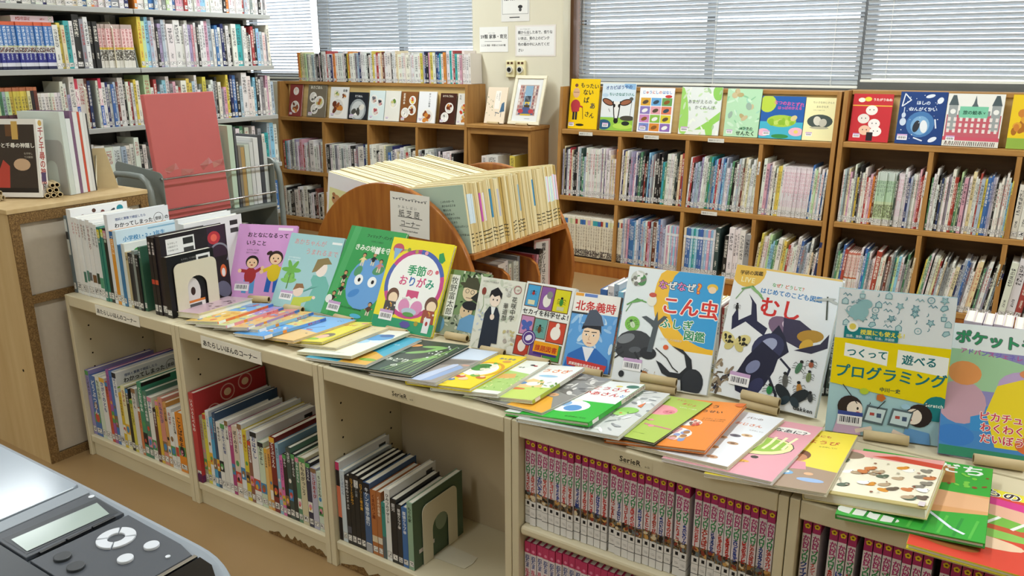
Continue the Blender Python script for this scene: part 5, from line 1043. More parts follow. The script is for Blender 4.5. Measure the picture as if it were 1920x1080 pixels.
# (FR x, y, yaw deg, w, h, t, colour, art, spine, side, label)
FL = [
 (.662, .044, -2, .13, .195, .017, '#e6dfbe', f_0, None, None, 'thick cream-edged paperback lying by the bookend'),
 (.772, .027, 1.6, .15, .21, .009, '#eae6da', f_small(1, '#e8c060', '#6aa2d8'), 'R', s_small(1, '#e07a4a'), 'thin comic with an orange-red spine, first of the fanned paperbacks'),
 (.816, .021, -.5, .15, .21, .009, '#e6e2da', f_small(2, '#c8d08a', '#9a8ac8'), 'R', s_small(2, '#e09aa4'), 'thin comic with a pink spine in the fanned paperbacks'),
 (.887, .039, 2.3, .15, .2, .009, '#e2e0da', f_small(3, '#d8b87a', '#c87a6a'), 'R', s_small(3, '#a890c4'), 'thin comic with a violet spine in the fanned paperbacks'),
 (.927, .043, -2.4, .15, .2, .009, '#e6e4de', f_small(4, '#b8b48a', '#d8b060'), 'R', s_small(4, '#8fc0dc'), 'thin comic with a sky blue spine in the fanned paperbacks'),
 (.984, .012, -6.2, .15, .213, .009, '#e6e4de', f_small(5, '#5aa0dc', '#d8c478'), 'R', s_small(5, '#6aa4de'), 'thin comic with a blue cover, last of the fanned paperbacks'),
 (1.08, .033, -4.1, .2, .224, .008, '#e4bf7e', f_6, None, None, 'sky and sand coloured picture book lying in the fan'),
 (1.161, .06, .5, .19, .195, .007, '#e3d84c', f_7, None, None, 'yellow picture book with a child in the fan'),
 (1.221, .051, -1.9, .2, .2, .008, '#dccfa6', f_8, None, None, 'plain cream picture book lying in the fan'),
 (1.304, .022, -.6, .206, .226, .008, '#e6e3c0', f_9, None, None, 'white picture book with blue brushwork in the fan'),
 (1.36, .015, 2.1, .212, .226, .007, '#e6e6e0', f_10, None, None, 'turquoise and orange picture book lying in the fan'),
 (1.504, .018, 1.7, .27, .242, .008, '#2c3a30', f_11, None, None, 'wide dark green picture book with leaf fronds'),
 (1.581, .013, -1.8, .22, .25, .008, '#cfcfd0', f_12, None, None, 'grey and pale blue picture book lying in the fan'),
 (1.674, .022, -.2, .196, .242, .009, '#e8d52e', f_13, 'L', None, 'bright yellow picture book with a round green tree'),
 (1.746, .029, 1.1, .193, .234, .009, '#e8ebe2', f_14, 'L', None, 'white edged picture book with a green meadow'),
 (1.834, .035, -.6, .195, .235, .009, '#dfe6c0', f_15, 'R', s_15, 'white and green rabbit picture book with a lettered spine'),
 (1.877, .004, -9.3, .23, .254, .006, '#d8d4cc', f_16, None, None, 'grey and orange picture book lying in the fan'),
 (1.995, -.005, -3.1, .217, .247, .01, '#3cc044', f_17, 'R', s_17, 'white and bright green picture book with red lettering'),
 (2.065, -.011, -.6, .247, .255, .009, '#dfe2dc', f_18, 'L', None, 'grey-white picture book with a small green dragon shape'),
 (2.136, .002, -6.6, .22, .247, .007, '#3a4230', f_19, None, None, 'olive green picture book with a pink animal'),
 (2.238, .011, .8, .216, .255, .008, '#d87a34', f_20, None, None, 'orange picture book crowded with tiny animals'),
 (2.288, -.01, -6.3, .22, .268, .008, '#e6e0c8', f_21, None, None, 'white picture book strewn with round bread shapes'),
 (2.373, -.022, -4.9, .22, .278, .008, '#e8e2e0', f_22, None, None, 'pink picture book with a green striped oval'),
 (2.465, -.017, .2, .22, .266, .008, '#d8ceb8', f_23, None, None, 'yellow picture book with a child at a table'),
 (2.619, -.003, -1.5, .2, .198, .02, '#d2c48e', f_24, 'L', None, 'thick cream picture book covered with little cats'),
 (2.706, -.025, 1.6, .222, .28, .009, '#35953a', f_25, 'L', None, 'big green picture book with white lettering'),
 (2.8, -.06, .4, .2, .27, .009, '#e2d43a', f_26, None, None, 'magenta and red picture book at the frame edge')]
slope = 0.0; prev = None; tl = []
for i in range(len(FL)-1, -1, -1):
    x1, y1, a, w_, h_, t_ = FL[i][:6]; x0 = x1-w_
    if prev is not None:
        px0, pt, ps = prev; pitch = max(.02, px0-x0); ov = max(0, x1-px0)
        slope = (pt+ps*ov)/w_ if ov > 0 else 0
        slope = min(max(slope, pt/max(pitch, pt*5)), .15)
    else: slope = 0
    tl.append(slope); prev = (x0, t_, slope)
tl = tl[::-1]
for i, (x1, y1, a, w_, h_, t_, c, art, sp, side, lb) in enumerate(FL):
    a = math.radians(a); s = math.atan(tl[i])
    # front right top corner stays at the measured spot
    ox, oy = x1-w_*math.cos(a), y1-w_*math.sin(a)
    vis = 1.0 if i in (0, 24, 25, 26) else max(.45, min(1, (x1-FL[i-1][0])/w_*1.35+.08))
    dbook(lb, w_, h_, t_, c, (ox, oy, H+.0012+t_*math.cos(s)), a, math.pi/2, s, sp, art, vis=vis, group='books fanned flat along the bookcase edge', side=side)
# ================================================================== books standing in and on the cream bookcases
BK['near'] = spine_mat('spine_near', title=False, lz=(.045, .135))
BK['near_plain'] = spine_mat('spine_near_plain', title=False, label=False)
def nb(x, y, z, th, h, d, col, title=None, ink='#222', label='', group=None, size=.62, side=None, top=.94, sp=1.0, name='book', cat='book', lean=0, blk='near', dec=None):
    o = ob(name, None); o.location = (x, y, z+.0012+max(0, math.sin(lean))*th); o.rotation_euler = (0, lean, 0); o.empty_display_size = .03; tag(o, label, cat, group)
    e = ob('cover_and_pages', BK[blk], o); e.scale = (th*.95, d, h); e.color = (*lin(col), 1)
    if title or dec:
        p = Print(th*.95, h)
        if dec: dec(p)
        if title:
            n = len(title); s = min(size, .74*h*top/(n*sp*th*.95))
            p.T(title, .5, top, s, ink, True, vert=True, sp=sp)
        p.build('spine_print', o, 'print_gloss')
    if side:
        p = Print(d, h); side(p); q = p.build('cover_print', o, 'print_gloss'); q.matrix_local = Matrix.Translation((th*.95, 0, 0)) @ Matrix.Rotation(math.pi/2, 4, 'Z')
    return o
def band(*z):
    def f(p):
        for a, b, c in z: p.R(.0, a, 1, b, c)
    return f
# ---- new books standing on the first bookcase
def c_waka(p): p.R(0, 0, 1, 1, '#e3e6ea'); p.T('理科と算数で検証したら', .12, .92, .045, '#4a5a8a', True); p.T('わかってしまった', .1, .845, .078, '#1c1c20', True); p.O(.82, .875, .075, .082, '#333'); p.T('昔話', .76, .855, .055, '#222', True); p.T('の', .92, .85, .07, '#1c1c20', True); p.R(0, .8, 1, .82, '#8fbf3a')
def c_shogaku(p): p.R(0, 0, 1, 1, '#cfe3ee'); p.R(.5, .95, .95, .97, '#8ab4cc'); p.T('小学校1・2・3年生', .1, .85, .08, '#3a86b8', True); p.T('算数が1冊', .1, .75, .08, '#2c6aa0', True)
def c_people(p): p.R(0, 0, 1, 1, '#e9e9ea'); [p.E(x, y, .035, .035, c) for x, y, c in ((.2, .9, '#7a4a44'), (.4, .95, '#5a4038'), (.55, .92, '#7a4a44'), (.3, .8, '#8a5a50'), (.5, .82, '#7a4a44'))]; p.E(.7, .9, .09, .03, '#3a3e44', 40); p.E(.86, .93, .06, .06, '#2f8a9a'); p.G([(.8, .78), (.98, .8), (.95, .9), (.84, .88)], '#2a2c34')
def c_barcode(p): p.R(0, 0, 1, 1, '#e6e6e8'); p.R(.06, .84, .3, .86, '#d8a06a'); p.R(.78, .88, .92, .94, '#333'); p.R(.78, .78, .92, .84, '#444'); small(p, .55, .88, 7, .02, '#888', 2)
def c_dark(p):
    p.R(0, 0, 1, 1, '#2a2328'); p.R(.7, .6, .98, 1, '#3c2a3a'); p.E(.8, .85, .1, .09, '#b83a44'); p.E(.8, .85, .05, .05, '#e86a5a'); p.O(.86, .62, .14, .165, '#8a8a98', -40, 160); p.E(.9, .4, .05, .09, '#d8683a'); p.E(.9, .38, .03, .06, '#e8e0e0'); p.E(.88, .16, .1, .13, '#6a6a80', 40); p.R(0, .0, 1, .04, '#151218')
    p.R(.08, .7, .5, .95, '#e6e6e6'); p.R(.33, .85, .48, .93, '#333'); p.R(.33, .73, .48, .81, '#444'); small(p, .1, .88, 5, .03, '#666', 3)
def c_black(p): p.R(0, 0, 1, 1, '#1c1a1c'); small(p, .3, .9, 8, .04, '#8a8a8a', 2); p.R(.62, .72, .92, .94, '#e8e8e8'); p.R(.66, .76, .88, .9, '#3a3a3a'); p.E(.48, .34, .16, .28, '#d8d4d0'); p.E(.48, .36, .05, .08, '#3a2a24'); p.R(.3, .06, .72, .2, '#e8e4e0'); p.R(.3, .17, .72, .21, '#d8803a'); p.R(.38, .08, .64, .15, '#555')
def c_circle(p): p.R(0, 0, 1, 1, '#e2e6e2'); p.E(.32, .84, .13, .1, '#3f9a4c'); p.R(.5, .8, .9, .88, '#555b60')
NEWB = 'new books standing on the first bookcase'
x = .012; WT = '#e6e7e6'
NB1 = [(.012, .262, .17, '#5c6a70', None, '#ddd', 'dark mottled new book against the cupboard', None, band((.5, .96, '#c8ccc8'), (.7, .8, '#333'))),
 (.02, .285, .2, WT, None, '#222', 'large white new book with drawn people on its cover', c_people, None),
 (.013, .262, .2, WT, 'ドゥドゥ', '#b03434', 'white new book with red title, first of its pair', None, None),
 (.013, .262, .2, '#e9e9e6', 'トゥトゥ', '#b03434', 'white new book with red title, second of its pair', None, None),
 (.012, .26, .2, WT, 'さがそうき', '#8a3a3a', 'thin white new book with a dark red title', None, band((.18, .32, '#4a7a6a'))),
 (.012, .26, .2, '#e4e5e2', 'みんなのい', '#8a4a3a', 'thin white new book with a teal picture low on its spine', None, band((.2, .34, '#5a8a7a'))),
 (.013, .258, .2, WT, 'のはらうた', '#444', 'thin white new book with a grey title', None, band((.22, .33, '#6a6a6a'))),
 (.018, .262, .2, '#e8e8e6', 'いきものしり', '#7a3a3a', 'thicker white new book with a long title', None, band((.2, .3, '#7a5a3a'))),
 (.016, .255, .2, WT, 'わたしたち', '#555', 'white new book beside the dark green spines', None, band((.2, .34, '#3a4a3a'))),
 (.016, .252, .2, '#e3e5e4', 'これからの', '#666', 'off-white new book beside the dark green spines', None, band((.16, .3, '#5a9a7a'))),
 (.012, .245, .19, '#2f7a6c', 'りかの本', '#e8e8d8', 'dark teal new book in the upright row', None, band((.86, .97, '#d8c83a'))),
 (.012, .245, .19, '#3b8a78', '地球', '#e8e8d8', 'teal new book with a yellow top', None, band((.88, .98, '#c8d83a'))),
 (.014, .245, .19, '#1c2420', '森の図', '#cfe0c8', 'near-black new book with a pink top', None, band((.86, .97, '#c88a9a'))),
 (.014, .29, .215, '#dfe3e8', None, '#222', 'tall white new book with bold black lettering on its cover', c_waka, None),
 (.016, .24, .2, '#e0982e', 'プログラム', '#f6f0da', 'orange spined new book in the upright row', None, band((.9, 1, '#2f6aa8'))),
 (.014, .243, .22, '#cfe3ee', None, '#222', 'pale blue new schoolbook with a lettered cover', c_shogaku, None),
 (.01, .2, .15, '#3a78a8', None, '#222', 'thin blue new book in the upright row', None, None),
 (.014, .205, .15, '#dfe4df', None, '#222', 'white new book with a green disc on its cover', c_circle, None),
 (.01, .18, .14, '#c4b68c', '文庫', '#444', 'olive green small new book', None, None), (.01, .18, .14, '#24262a', 'あさの', '#ddd', 'small black new book, first of three', None, None), (.01, .18, .14, '#33363a', 'よるの', '#ddd', 'small black new book, second of three', None, None),
 (.012, .19, .14, '#8a9490', 'ひかり', '#eee', 'plain grey small new book', None, None), (.012, .18, .14, '#1e2022', 'やみの', '#ddd', 'small black new book, third of three', None, None), (.01, .205, .15, '#3f6a54', '風の町', '#dde', 'dark green thin new book', None, None),
 (.014, .27, .3, '#e2e4e6', None, '#222', 'large plain white new book reaching far back', lambda p: p.R(0, 0, 1, 1, '#e2e5e8'), None), (.022, .258, .32, '#dfe3e5', None, '#222', 'thick white new book with barcodes on its cover', c_barcode, None),
 (.013, .245, .2, '#201d20', 'ゆめの館', '#e8e0e0', 'black new book with white title, first of two', None, band((.4, .46, '#c84a3a'))), (.013, .245, .2, '#241f22', 'ゆめの国', '#e8e0e0', 'black new book with white title, second of two', None, band((.4, .46, '#c85a3a'))),
 (.02, .25, .235, '#2a2328', None, '#fff', 'large dark new book with a glowing scene on its cover', c_dark, None), (.02, .19, .165, '#1c1a1c', None, '#fff', 'black new book seen through the bookend arch', c_black, None)]
tot = sum(b[0] for b in NB1); k = .54/tot
for th, h, d, c, ti, ink, lb, side, dec in NB1:
    nb(x, .03+RND.uniform(0, .006)+(.13 if d > .29 else 0), H, th*k, h, d if d < .29 else d-.1, c, ti, ink, lb, NEWB, side=side, dec=dec, name='new_book', blk='near'); x += th*k
def bookend(x, y, z, label, w_=.135, h_=.165):
    t = thing('bookend', (x, y, z), label, 'bookend', 'cream arched bookends')
    o = [(0, 0), (0, h_-.02)]+arc(.02, h_-.02, .02, 180, 90, 5)+arc(w_-.02, h_-.02, .02, 90, 0, 5)+[(w_, 0), (w_*.73, 0)]+arc(w_*.5, h_*.5, w_*.23, 0, 180, 10)+[(w_*.27, 0)]
    prism('upright', o, 0, .0018, 'bookend_paint', t, 'x')
    prism('foot', [(-.0, w_*.27), (.1, w_*.3), (.105, w_*.5), (.1, w_*.7), (-.0, w_*.73)], .0004, .0016, 'bookend_paint', t, 'z')
    return t
bookend(.5545, .05, H+.0005, 'cream steel bookend with an arch on the first bookcase top', .15, .165)
# ---- first bookcase, lower shelf
LZ = .078; YS = .016
LOW1 = [('#8f86bc', .018, .24, .25, 'lavender', None), ('#4a6fae', .03, .225, .18, 'blue', None), ('#cfdcc8', .02, .232, .2, 'green-white', None), ('#e2e3e0', .026, .232, .21, 'white', None), ('#c8583a', .014, .222, .2, 'salmon red', None), ('#a05a9a', .014, .27, .25, 'purple', None), ('#4a78b8', .014, .268, .25, 'mid blue', None), ('#dfe3e6', .02, .268, .25, 'tall white', 'c'), ('#d8b82e', .014, .2, .2, 'golden', None), ('#e2deb0', .02, .23, .23, 'pale yellow', None), ('#2a2a28', .014, .225, .2, 'black', None), ('#c8c04a', .014, .19, .2, 'olive', None), ('#d6d4d0', .02, .235, .22, 'grey-white', None), ('#c87a4a', .012, .17, .18, 'tan', None), ('#3f8a6a', .02, .265, .27, 'green with cover picture', 'g'), ('#4a7a66', .018, .24, .27, 'grey-green', 'g2'), ('#dfe0da', .02, .225, .25, 'off-white', None), ('#5a2f2c', .014, .19, .2, 'maroon', None), ('#d8b43a', .014, .22, .22, 'mustard', None), ('#cf8a7a', .02, .235, .24, 'salmon pink', None), ('#cf9a5a', .014, .225, .25, 'caramel', 'o'), ('#e0e2e2', .02, .21, .23, 'clean white', None), ('#e2e0da', .014, .2, .23, 'ivory', None), ('#e08a26', .03, .205, .23, 'orange', None), ('#6a9a3e', .02, .15, .2, 'leaf green', None)]
def c_g(p): p.R(0, 0, 1, 1, '#3f8a6e'); p.R(0, .95, .4, 1, '#222'); p.L([(.3, .8), (.9, .92)], .02, '#8ab8a8'); p.E(.4, .85, .05, .03, '#c85a4a')
def c_g2(p): p.R(0, 0, 1, 1, '#5a8272'); p.E(.5, .86, .2, .05, '#a8c0b4', 15); p.E(.8, .9, .04, .05, '#2a3430')
def c_o(p): p.R(0, 0, 1, 1, '#c8904a'); p.O(.5, .86, .14, .17, '#4a3020', 0, 180); p.E(.6, .86, .08, .08, '#8a5030')
tot = sum(b[1] for b in LOW1); k = .56/tot; x = .0215; S = ['ことばあそび', 'どうぶつえん', 'もりのなか', 'かがくのとも', 'おはなし', 'ちいさなたね', 'やさしい', 'ぼくのまち', 'うみのいきもの', 'なかよし', 'ゆきのひ', 'まほうのえんぴつ', 'たんけん', 'くものがっこう', 'ともだちの木', 'はじめての料理', 'ひみつ', '星のはなし', 'こうえん', 'たねのたび', 'ふしぎな箱', 'おばけ', 'みんなの広場']
GD = random.Random(21)
def pic():
    a = GD.uniform(.16, .3); c = [GD.choice(['#c8503c', '#e0b040', '#4a86b8', '#5a9a5a', '#2a2a2e', '#d88aa0', '#8a6a4a', '#e8e4da']) for _ in range(5)]; b = GD.random()
    def f(p):
        if b < .65: p.R(0, a, 1, a+.16, c[0]); p.E(.5, a+.08, .35, .5, c[1]); p.E(.4, a+.05, .2, .3, c[2])
        if b > .4: p.R(0, .93, 1, 1, c[3])
        if b < .3: p.E(.5, a+.28, .3, .4, c[4])
    return f
for i, (c, th, h, d, nm, sd) in enumerate(LOW1):
    lum = sum(lin(c)); nb(x, YS, LZ, th*k, h, d, c, S[i % 23], GD.choice(['#333', '#333', '#a83434', '#2c4a8a']) if lum > .7 else '#eee', nm+' book on the lower shelf of the first bookcase', 'books in the first bookcase', dec=pic(), side={'c': c_waka, 'g': c_g, 'g2': c_g2, 'o': c_o}.get(sd)); x += th*k
# ---- second bookcase, lower shelf
def c_red(p):
    p.R(0, 0, 1, 1, '#b83a3c'); p.E(.55, .4, .42, .42, '#e8d8b0'); p.E(.55, .4, .36, .36, '#8a6a34'); p.E(.55, .4, .22, .22, '#e8d8b0')
    for x_, y_ in ((.25, .72), (.45, .88), (.7, .92)): p.E(x_, y_, .1, .1, '#e0a89a'); p.E(x_, y_, .085, .085, '#b83a3c'); p.E(x_, y_, .05, .045, '#e8c8a0')
    p.E(.2, .55, .09, .09, '#e0c08a'); p.dots(.14, .5, .26, .6, 6, .012, ['#4a3a20'], 2); p.R(0, 0, 1, .08, '#6a2a5a')
LOW2 = [('#b83a3c', .02, .3, .275, 'big red', c_red), ('#a8a890', .014, .225, .2, 'sage', None), ('#d8d04a', .014, .235, .22, 'yellow', None), ('#dfe3e6', .014, .25, .24, 'blue-white', None), ('#4aa0cc', .014, .23, .2, 'sky blue', None), ('#2f4a6a', .012, .25, .24, 'navy', None), ('#e2e2de', .018, .225, .2, 'white dotted', None), ('#dcdcd8', .018, .225, .2, 'grey-white dotted', None), ('#e6e6e2', .014, .24, .21, 'pure white', None), ('#a83c7a', .014, .225, .2, 'magenta topped black', None), ('#d8c8b8', .022, .232, .2, 'red lettered white', None), ('#dfe3e6', .018, .245, .23, 'pale blue-white', None), ('#d8c43a', .016, .23, .24, 'yellow and black', c_barcode), ('#8a5a4a', .014, .2, .2, 'brown and orange', None), ('#e4e4e2', .026, .235, .235, 'thick white', c_barcode), ('#c8d8c0', .022, .21, .2, 'pale green', None), ('#e0b870', .012, .195, .18, 'tan striped', None), ('#d89a4a', .012, .195, .18, 'orange striped', None), ('#7a2420', .02, .24, .25, 'dark red', None), ('#8ab4cc', .012, .225, .25, 'pale sky', None), ('#d86aa8', .012, .19, .2, 'hot pink', None), ('#1f1c1e', .014, .2, .2, 'black', None), ('#3a4a46', .016, .225, .24, 'dark green', c_g2), ('#2c3230', .014, .21, .22, 'charcoal', None), ('#5a8a6a', .014, .205, .22, 'mid green', None), ('#cfc8a8', .022, .21, .22, 'thick beige', None), ('#2f2f4a', .016, .2, .22, 'indigo', c_black), ('#b8b8cc', .02, .19, .2, 'lilac picture', None), ('#cfdccc', .016, .185, .2, 'mint', None), ('#e0d0c8', .014, .19, .2, 'blossom patterned', None)]
tot = sum(b[1] for b in LOW2); k = .56/tot; x = .6215
for i, (c, th, h, d, nm, sd) in enumerate(LOW2):
    lum = sum(lin(c)); nb(x, YS-(.012 if i == 0 else 0), LZ, th*k, h, d, c, S[(i*5+3) % 23] if i else 'いろいろたべもの', GD.choice(['#333', '#333', '#a83434', '#2c4a8a']) if lum > .7 else '#eee', nm+' book on the lower shelf of the second bookcase', 'books in the second bookcase', side=sd, dec=band((.0, .1, '#5a2450')) if i == 0 else pic()); x += th*k
# ---- third bookcase: a short row and a bookend
LOW3 = [(.016, .226, .2, '#dfe4e6', None, '#222', 'white book with a pink top at the row start', c_barcode, band((0, .9, '#2a2426'), (.3, .7, '#d8785a'), (.9, 1, '#c83a6a'))),
 (.018, .205, .19, '#c6d3dc', 'ことばのにわ', '#7a8aa8', 'pale blue novel', None, None), (.018, .196, .18, '#17181a', '闇の中のレイチェル', '#dfe0e0', 'black novel with a white title', None, band((.16, .26, '#5a5a62'))),
 (.018, .206, .18, '#141517', 'ロブリーとひみつ', '#e0a83a', 'black novel with a gold title', None, None), (.018, .205, .18, '#18191b', 'アンナの夏', '#8a8f94', 'black novel with a small portrait on its spine', None, band((.84, .94, '#c8c8c8'))), (.018, .2, .18, '#131416', 'ロブリーと夜の館', '#e0a83a', 'black novel with an amber title', None, None),
 (.026, .196, .19, '#3a5a86', 'キケンな修学旅行', '#dfe8f0', 'blue novel with a white title', None, band((.86, 1, '#24242c'), (0, .12, '#a8aab0'))), (.022, .182, .18, '#b06a34', 'くまのパン屋', '#6a2a1a', 'orange-brown novel, first of two', None, band((.2, .3, '#d8c8a8'))), (.018, .182, .18, '#a8683a', 'くまのお茶会', '#f0e0c8', 'orange-brown novel, second of two', None, band((.2, .3, '#d8d0c0'))),
 (.014, .158, .15, '#2f8a80', 'みどり', '#1a4a44', 'small teal book', None, band((.0, .4, '#5a6468'))), (.02, .2, .19, '#e2e4e2', 'ひみつのデザート', '#2a2a2a', 'white book with a black title', c_barcode, None), (.022, .178, .18, '#17181b', '銀河', '#ccc', 'black book beside the numbered pair', None, None),
 (.018, .168, .18, '#26282a', '探偵クラブ⑲', '#e8e8e6', 'black numbered novel', None, None), (.02, .166, .18, '#3a6aa8', '探偵クラブ⑳', '#eef2f6', 'blue numbered novel', None, None), (.02, .185, .21, '#8fae94', 'もりの家', '#26402e', 'sage green novel at the bookend', lambda p: (p.R(0, 0, 1, 1, '#51664f'), p.E(.55, .5, .12, .16, '#8a9a86'), p.R(.1, .2, .4, .26, '#d8d0cc')), None)]
x = 1.223
for th, h, d, c, ti, ink, lb, side, dec in LOW3:
    nb(x, YS, LZ, th*.93, h*1.05, d, c, ti, ink, lb+' in the third bookcase', 'books in the third bookcase', side=side, dec=dec, name='novel', cat='novel'); x += th*.93
bookend(x+.002, .05, LZ+.0005, 'cream steel bookend ending the short row in the third bookcase', .145, .17)
# ---- fourth and fifth bookcases: numbered series
BK['series'] = spine_mat('spine_series', [(0, '#e6e4e2'), (.085, '#55585a'), (.09, '#e6e4e2'), (.185, '#55585a'), (.19, '#e6e4e2'), (.27, '#e0d6da'), (.835, '#a82a64')], False, False, None, .9, .3, (.27, .37, '#2c2220', '#8a6a3a', '#5c6c70'))
BK['series_low'] = spine_mat('spine_series_low', [(0, '#e6e4e2'), (.1, '#e4dadd'), (.86, '#c83c6c')], False, True, None, .9, .3)
P_T = Print(.0155, .222)
for a in range(0, 360, 72): P_T.E(.5+.17*math.cos(math.radians(a+18)),   .905+.0125*math.sin(math.radians(a+18)), .17, .17, '#e2c42e', n=8)
P_T.E(.5, .905, .15, .12, '#6a4a14', n=8)
P_T.T('かいけつ', .5, .822, .8, '#b03274', 3, vert=True, sp=.62); P_T.T('ゾロリ', .5, .685, .82, '#2f8a50', 3, vert=True, sp=.64); P_T.T('の', .5, .585, .4, '#777', vert=True)
P_T.R(.3, .215, .7, .25, '#26262a'); small(P_T, .2, .14, 4, .14, '#555', 2)
tmp = P_T.build('series_title', None); TITLE_ME = tmp.data; bpy.data.objects.remove(tmp)
SUB = ['ドラゴンたいじ', 'まほうつかい', '大かいぞく', 'ゆうれいせん', 'チョコレート', '大きょうりゅう', 'ママだーいすき', 'はなよめとしろ', 'きょうふの館', 'きょうふのサッカー', 'なぞのひこうき', 'おばけ大さくせん', 'にんじゃ大さくせん', 'けっこんする！？', 'きょうふのカレー', 'チョコレートじょう', 'まほうのへや', 'あついぜラーメン', 'てんごくとじごく', 'きょうふのカーニバル', 'ようかいたいけつ', 'どろぼうのゾロリ', 'じごくりょこう', 'ようかい大リーグ', 'たべられる！！', '大どろぼう', 'うちゅう大さくせん', 'うちゅう大けっせん', 'まもるぜきょうりゅう', '大けっとうちきゅう', 'はちゃめちゃテレビ', 'だ・だ・だいぼうけん', 'メカメカ大さくせん', 'なぞのスパイ', 'クイズ王', 'イシシ・ノシシ', 'ようかい大うんどうかい', 'はなよめ', 'ドラゴン', 'ゆうめいじん', 'レインボー', 'ロボット', 'うらない大さくせん', 'かいていたんけん', 'スター', 'きえた']
SC_ = ['#c42c28', '#2c4296', '#c42c28', '#c23a2c', '#27408a', '#b83a2c']
SER = 'numbered series books in the cream bookcases'
# small figures of the cover art are left as plain dark picture bands
def series(x0, x1, n, first, tier, gaps, z=.332, seed=1):
    g = random.Random(seed); th = .0152; free = (x1-x0)-n*(th+.0006); gw = free/max(.01, sum(gaps.values())); x = x0
    for k in range(n):
        if k in gaps: x += gw*gaps[k]
        o = ob('series_book', None); o.location = (x, YS+.004+g.uniform(-.002, .004), z+.0012); o.empty_display_size = .02
        tag(o, 'magenta topped series book, %s from left %s' % (nth(k+1), tier), 'series book', SER)
        e = ob('cover_and_pages', BK['series'], o); e.scale = (th*.93, .15+g.uniform(-.004, .004), .222+g.uniform(-.0025, .002)); e.color = (.8, .8, .8, 1)
        ob('series_title', TITLE_ME, o)['kind'] = 'stuff'
        s = SUB[(first+k) % len(SUB)]; p = Print(th*.96, .222); i = (first+k*5) % 6; size = min(.95, .2*.222/(len(s)*.7*th*.96)); sz = max(size, .66)
        for q_ in range(5): p.E(g.uniform(.2, .8), g.uniform(.29, .355), g.uniform(.2, .4), g.uniform(.2, .45), g.choice(['#9a6e3a', '#c89a5a', '#3a3430', '#6a7478', '#8a4030', '#d8c8a8', '#2a2422']), g.uniform(0, 90), n=8)
        p.T(s, .5, .575, sz, SC_[i], 3, vert=True, sp=min(.95, .205*.222/(len(s)*sz*th*.96)))
        p.build('volume_title', o, 'print_gloss'); x += th+.0006
series(1.8215, 2.376, 34, 0, 'on the upper tier of the packed bookcase', {9: .5, 13: .5, 22: .6, 24: 1.4}, seed=2)
series(2.4245, 2.965, 32, 34, 'on the upper tier at the frame edge', {2: 1.2, 5: .9, 12: .9}, seed=3)
def series_low(x0, n, tier, seed):
    g = random.Random(seed); th = .0158
    p = Print(th*.96, .205); p.E(.5, .9, .25, .25, '#e889ae', n=10); p.T('忍たま', .5, .84, .82, '#2c4a8a', True, vert=True, sp=.85); p.T('乱太郎', .5, .66, .82, '#c8486a', True, vert=True, sp=.85); t_ = p.build('series_title', None); me = t_.data; bpy.data.objects.remove(t_)
    for k in range(n):
        o = ob('comic_volume', None); o.location = (x0+k*(th+.0006), YS+.006+g.uniform(-.002, .004), .078+.0012); o.empty_display_size = .02
        tag(o, 'pink topped white comic, %s from left %s' % (nth(k+1), tier), 'comic', 'comics on the bottom tier')
        e = ob('cover_and_pages', BK['series_low'], o); e.scale = (th*.96, .15, .205); e.color = (.8, .8, .8, 1); ob('series_title', me, o)['kind'] = 'stuff'
series_low(1.8215, 33, 'on the bottom tier of the packed bookcase', 4)
series_low(2.4225, 12, 'on the bottom tier at the frame edge', 5)
# ---- books standing at the back of the top, behind the propped books
def backrow(spec, x0, x1, where, hr=(.17, .22), **kw): row(spec, (x0, .49), x1-x0, H, where, name='hardback_book', cat='book', group='books standing behind the propped ones', hr=hr, depth=(.09, .105), **kw)
backrow('bwusuw', 1.755, 1.86, 'behind the kimono portrait book', (.15, .19))
backrow('wcywrwg', 2.04, 2.12, 'behind the big insect books', (.17, .2))
backrow('kdkkmk', 2.33, 2.41, 'behind the insect encyclopedia', (.15, .18))
backrow('{pink_series}ppppppppp', 2.6, 2.76, 'behind the game storybook', (.225, .235))
# ================================================================== books shown face-out on the oak ledges
def d_yellow(p):
    p.R(0, 0, 1, 1, '#f0c814'); p.R(0, 0, .03, 1, '#2a241c'); p.T('もったい', .36, .84, .155, '#22242c', True, -4); p.T('ない', .46, .69, .18, '#22242c', True); p.T('ば', .5, .53, .19, '#22242c', True); p.T('あ', .72, .42, .19, '#22304a', True); p.T('さん', .55, .27, .17, '#22242c', True, -12)
    p.E(.24, .72, .115, .15, '#d8ac84'); p.E(.23, .87, .055, .05, '#7a4a40'); p.L([(.15, .73), (.33, .73)], .012, '#5a3a30'); p.E(.24, .47, .16, .17, '#b83c44'); p.G([(.1, .4), (.12, .52), (.36, .52), (.38, .36), (.3, .33), (.14, .33)], '#b83c44'); p.R(.16, .18, .23, .34, '#2c2a30'); p.R(.25, .18, .32, .34, '#2c2a30'); p.L([(.36, .46), (.47, .44)], .05, '#b83c44'); p.L([(.48, .44), (.52, .2)], .02, '#6a3a2a'); p.E(.43, .08, .14, .035, '#2a241c'); p.bar(.05, .05, .18)
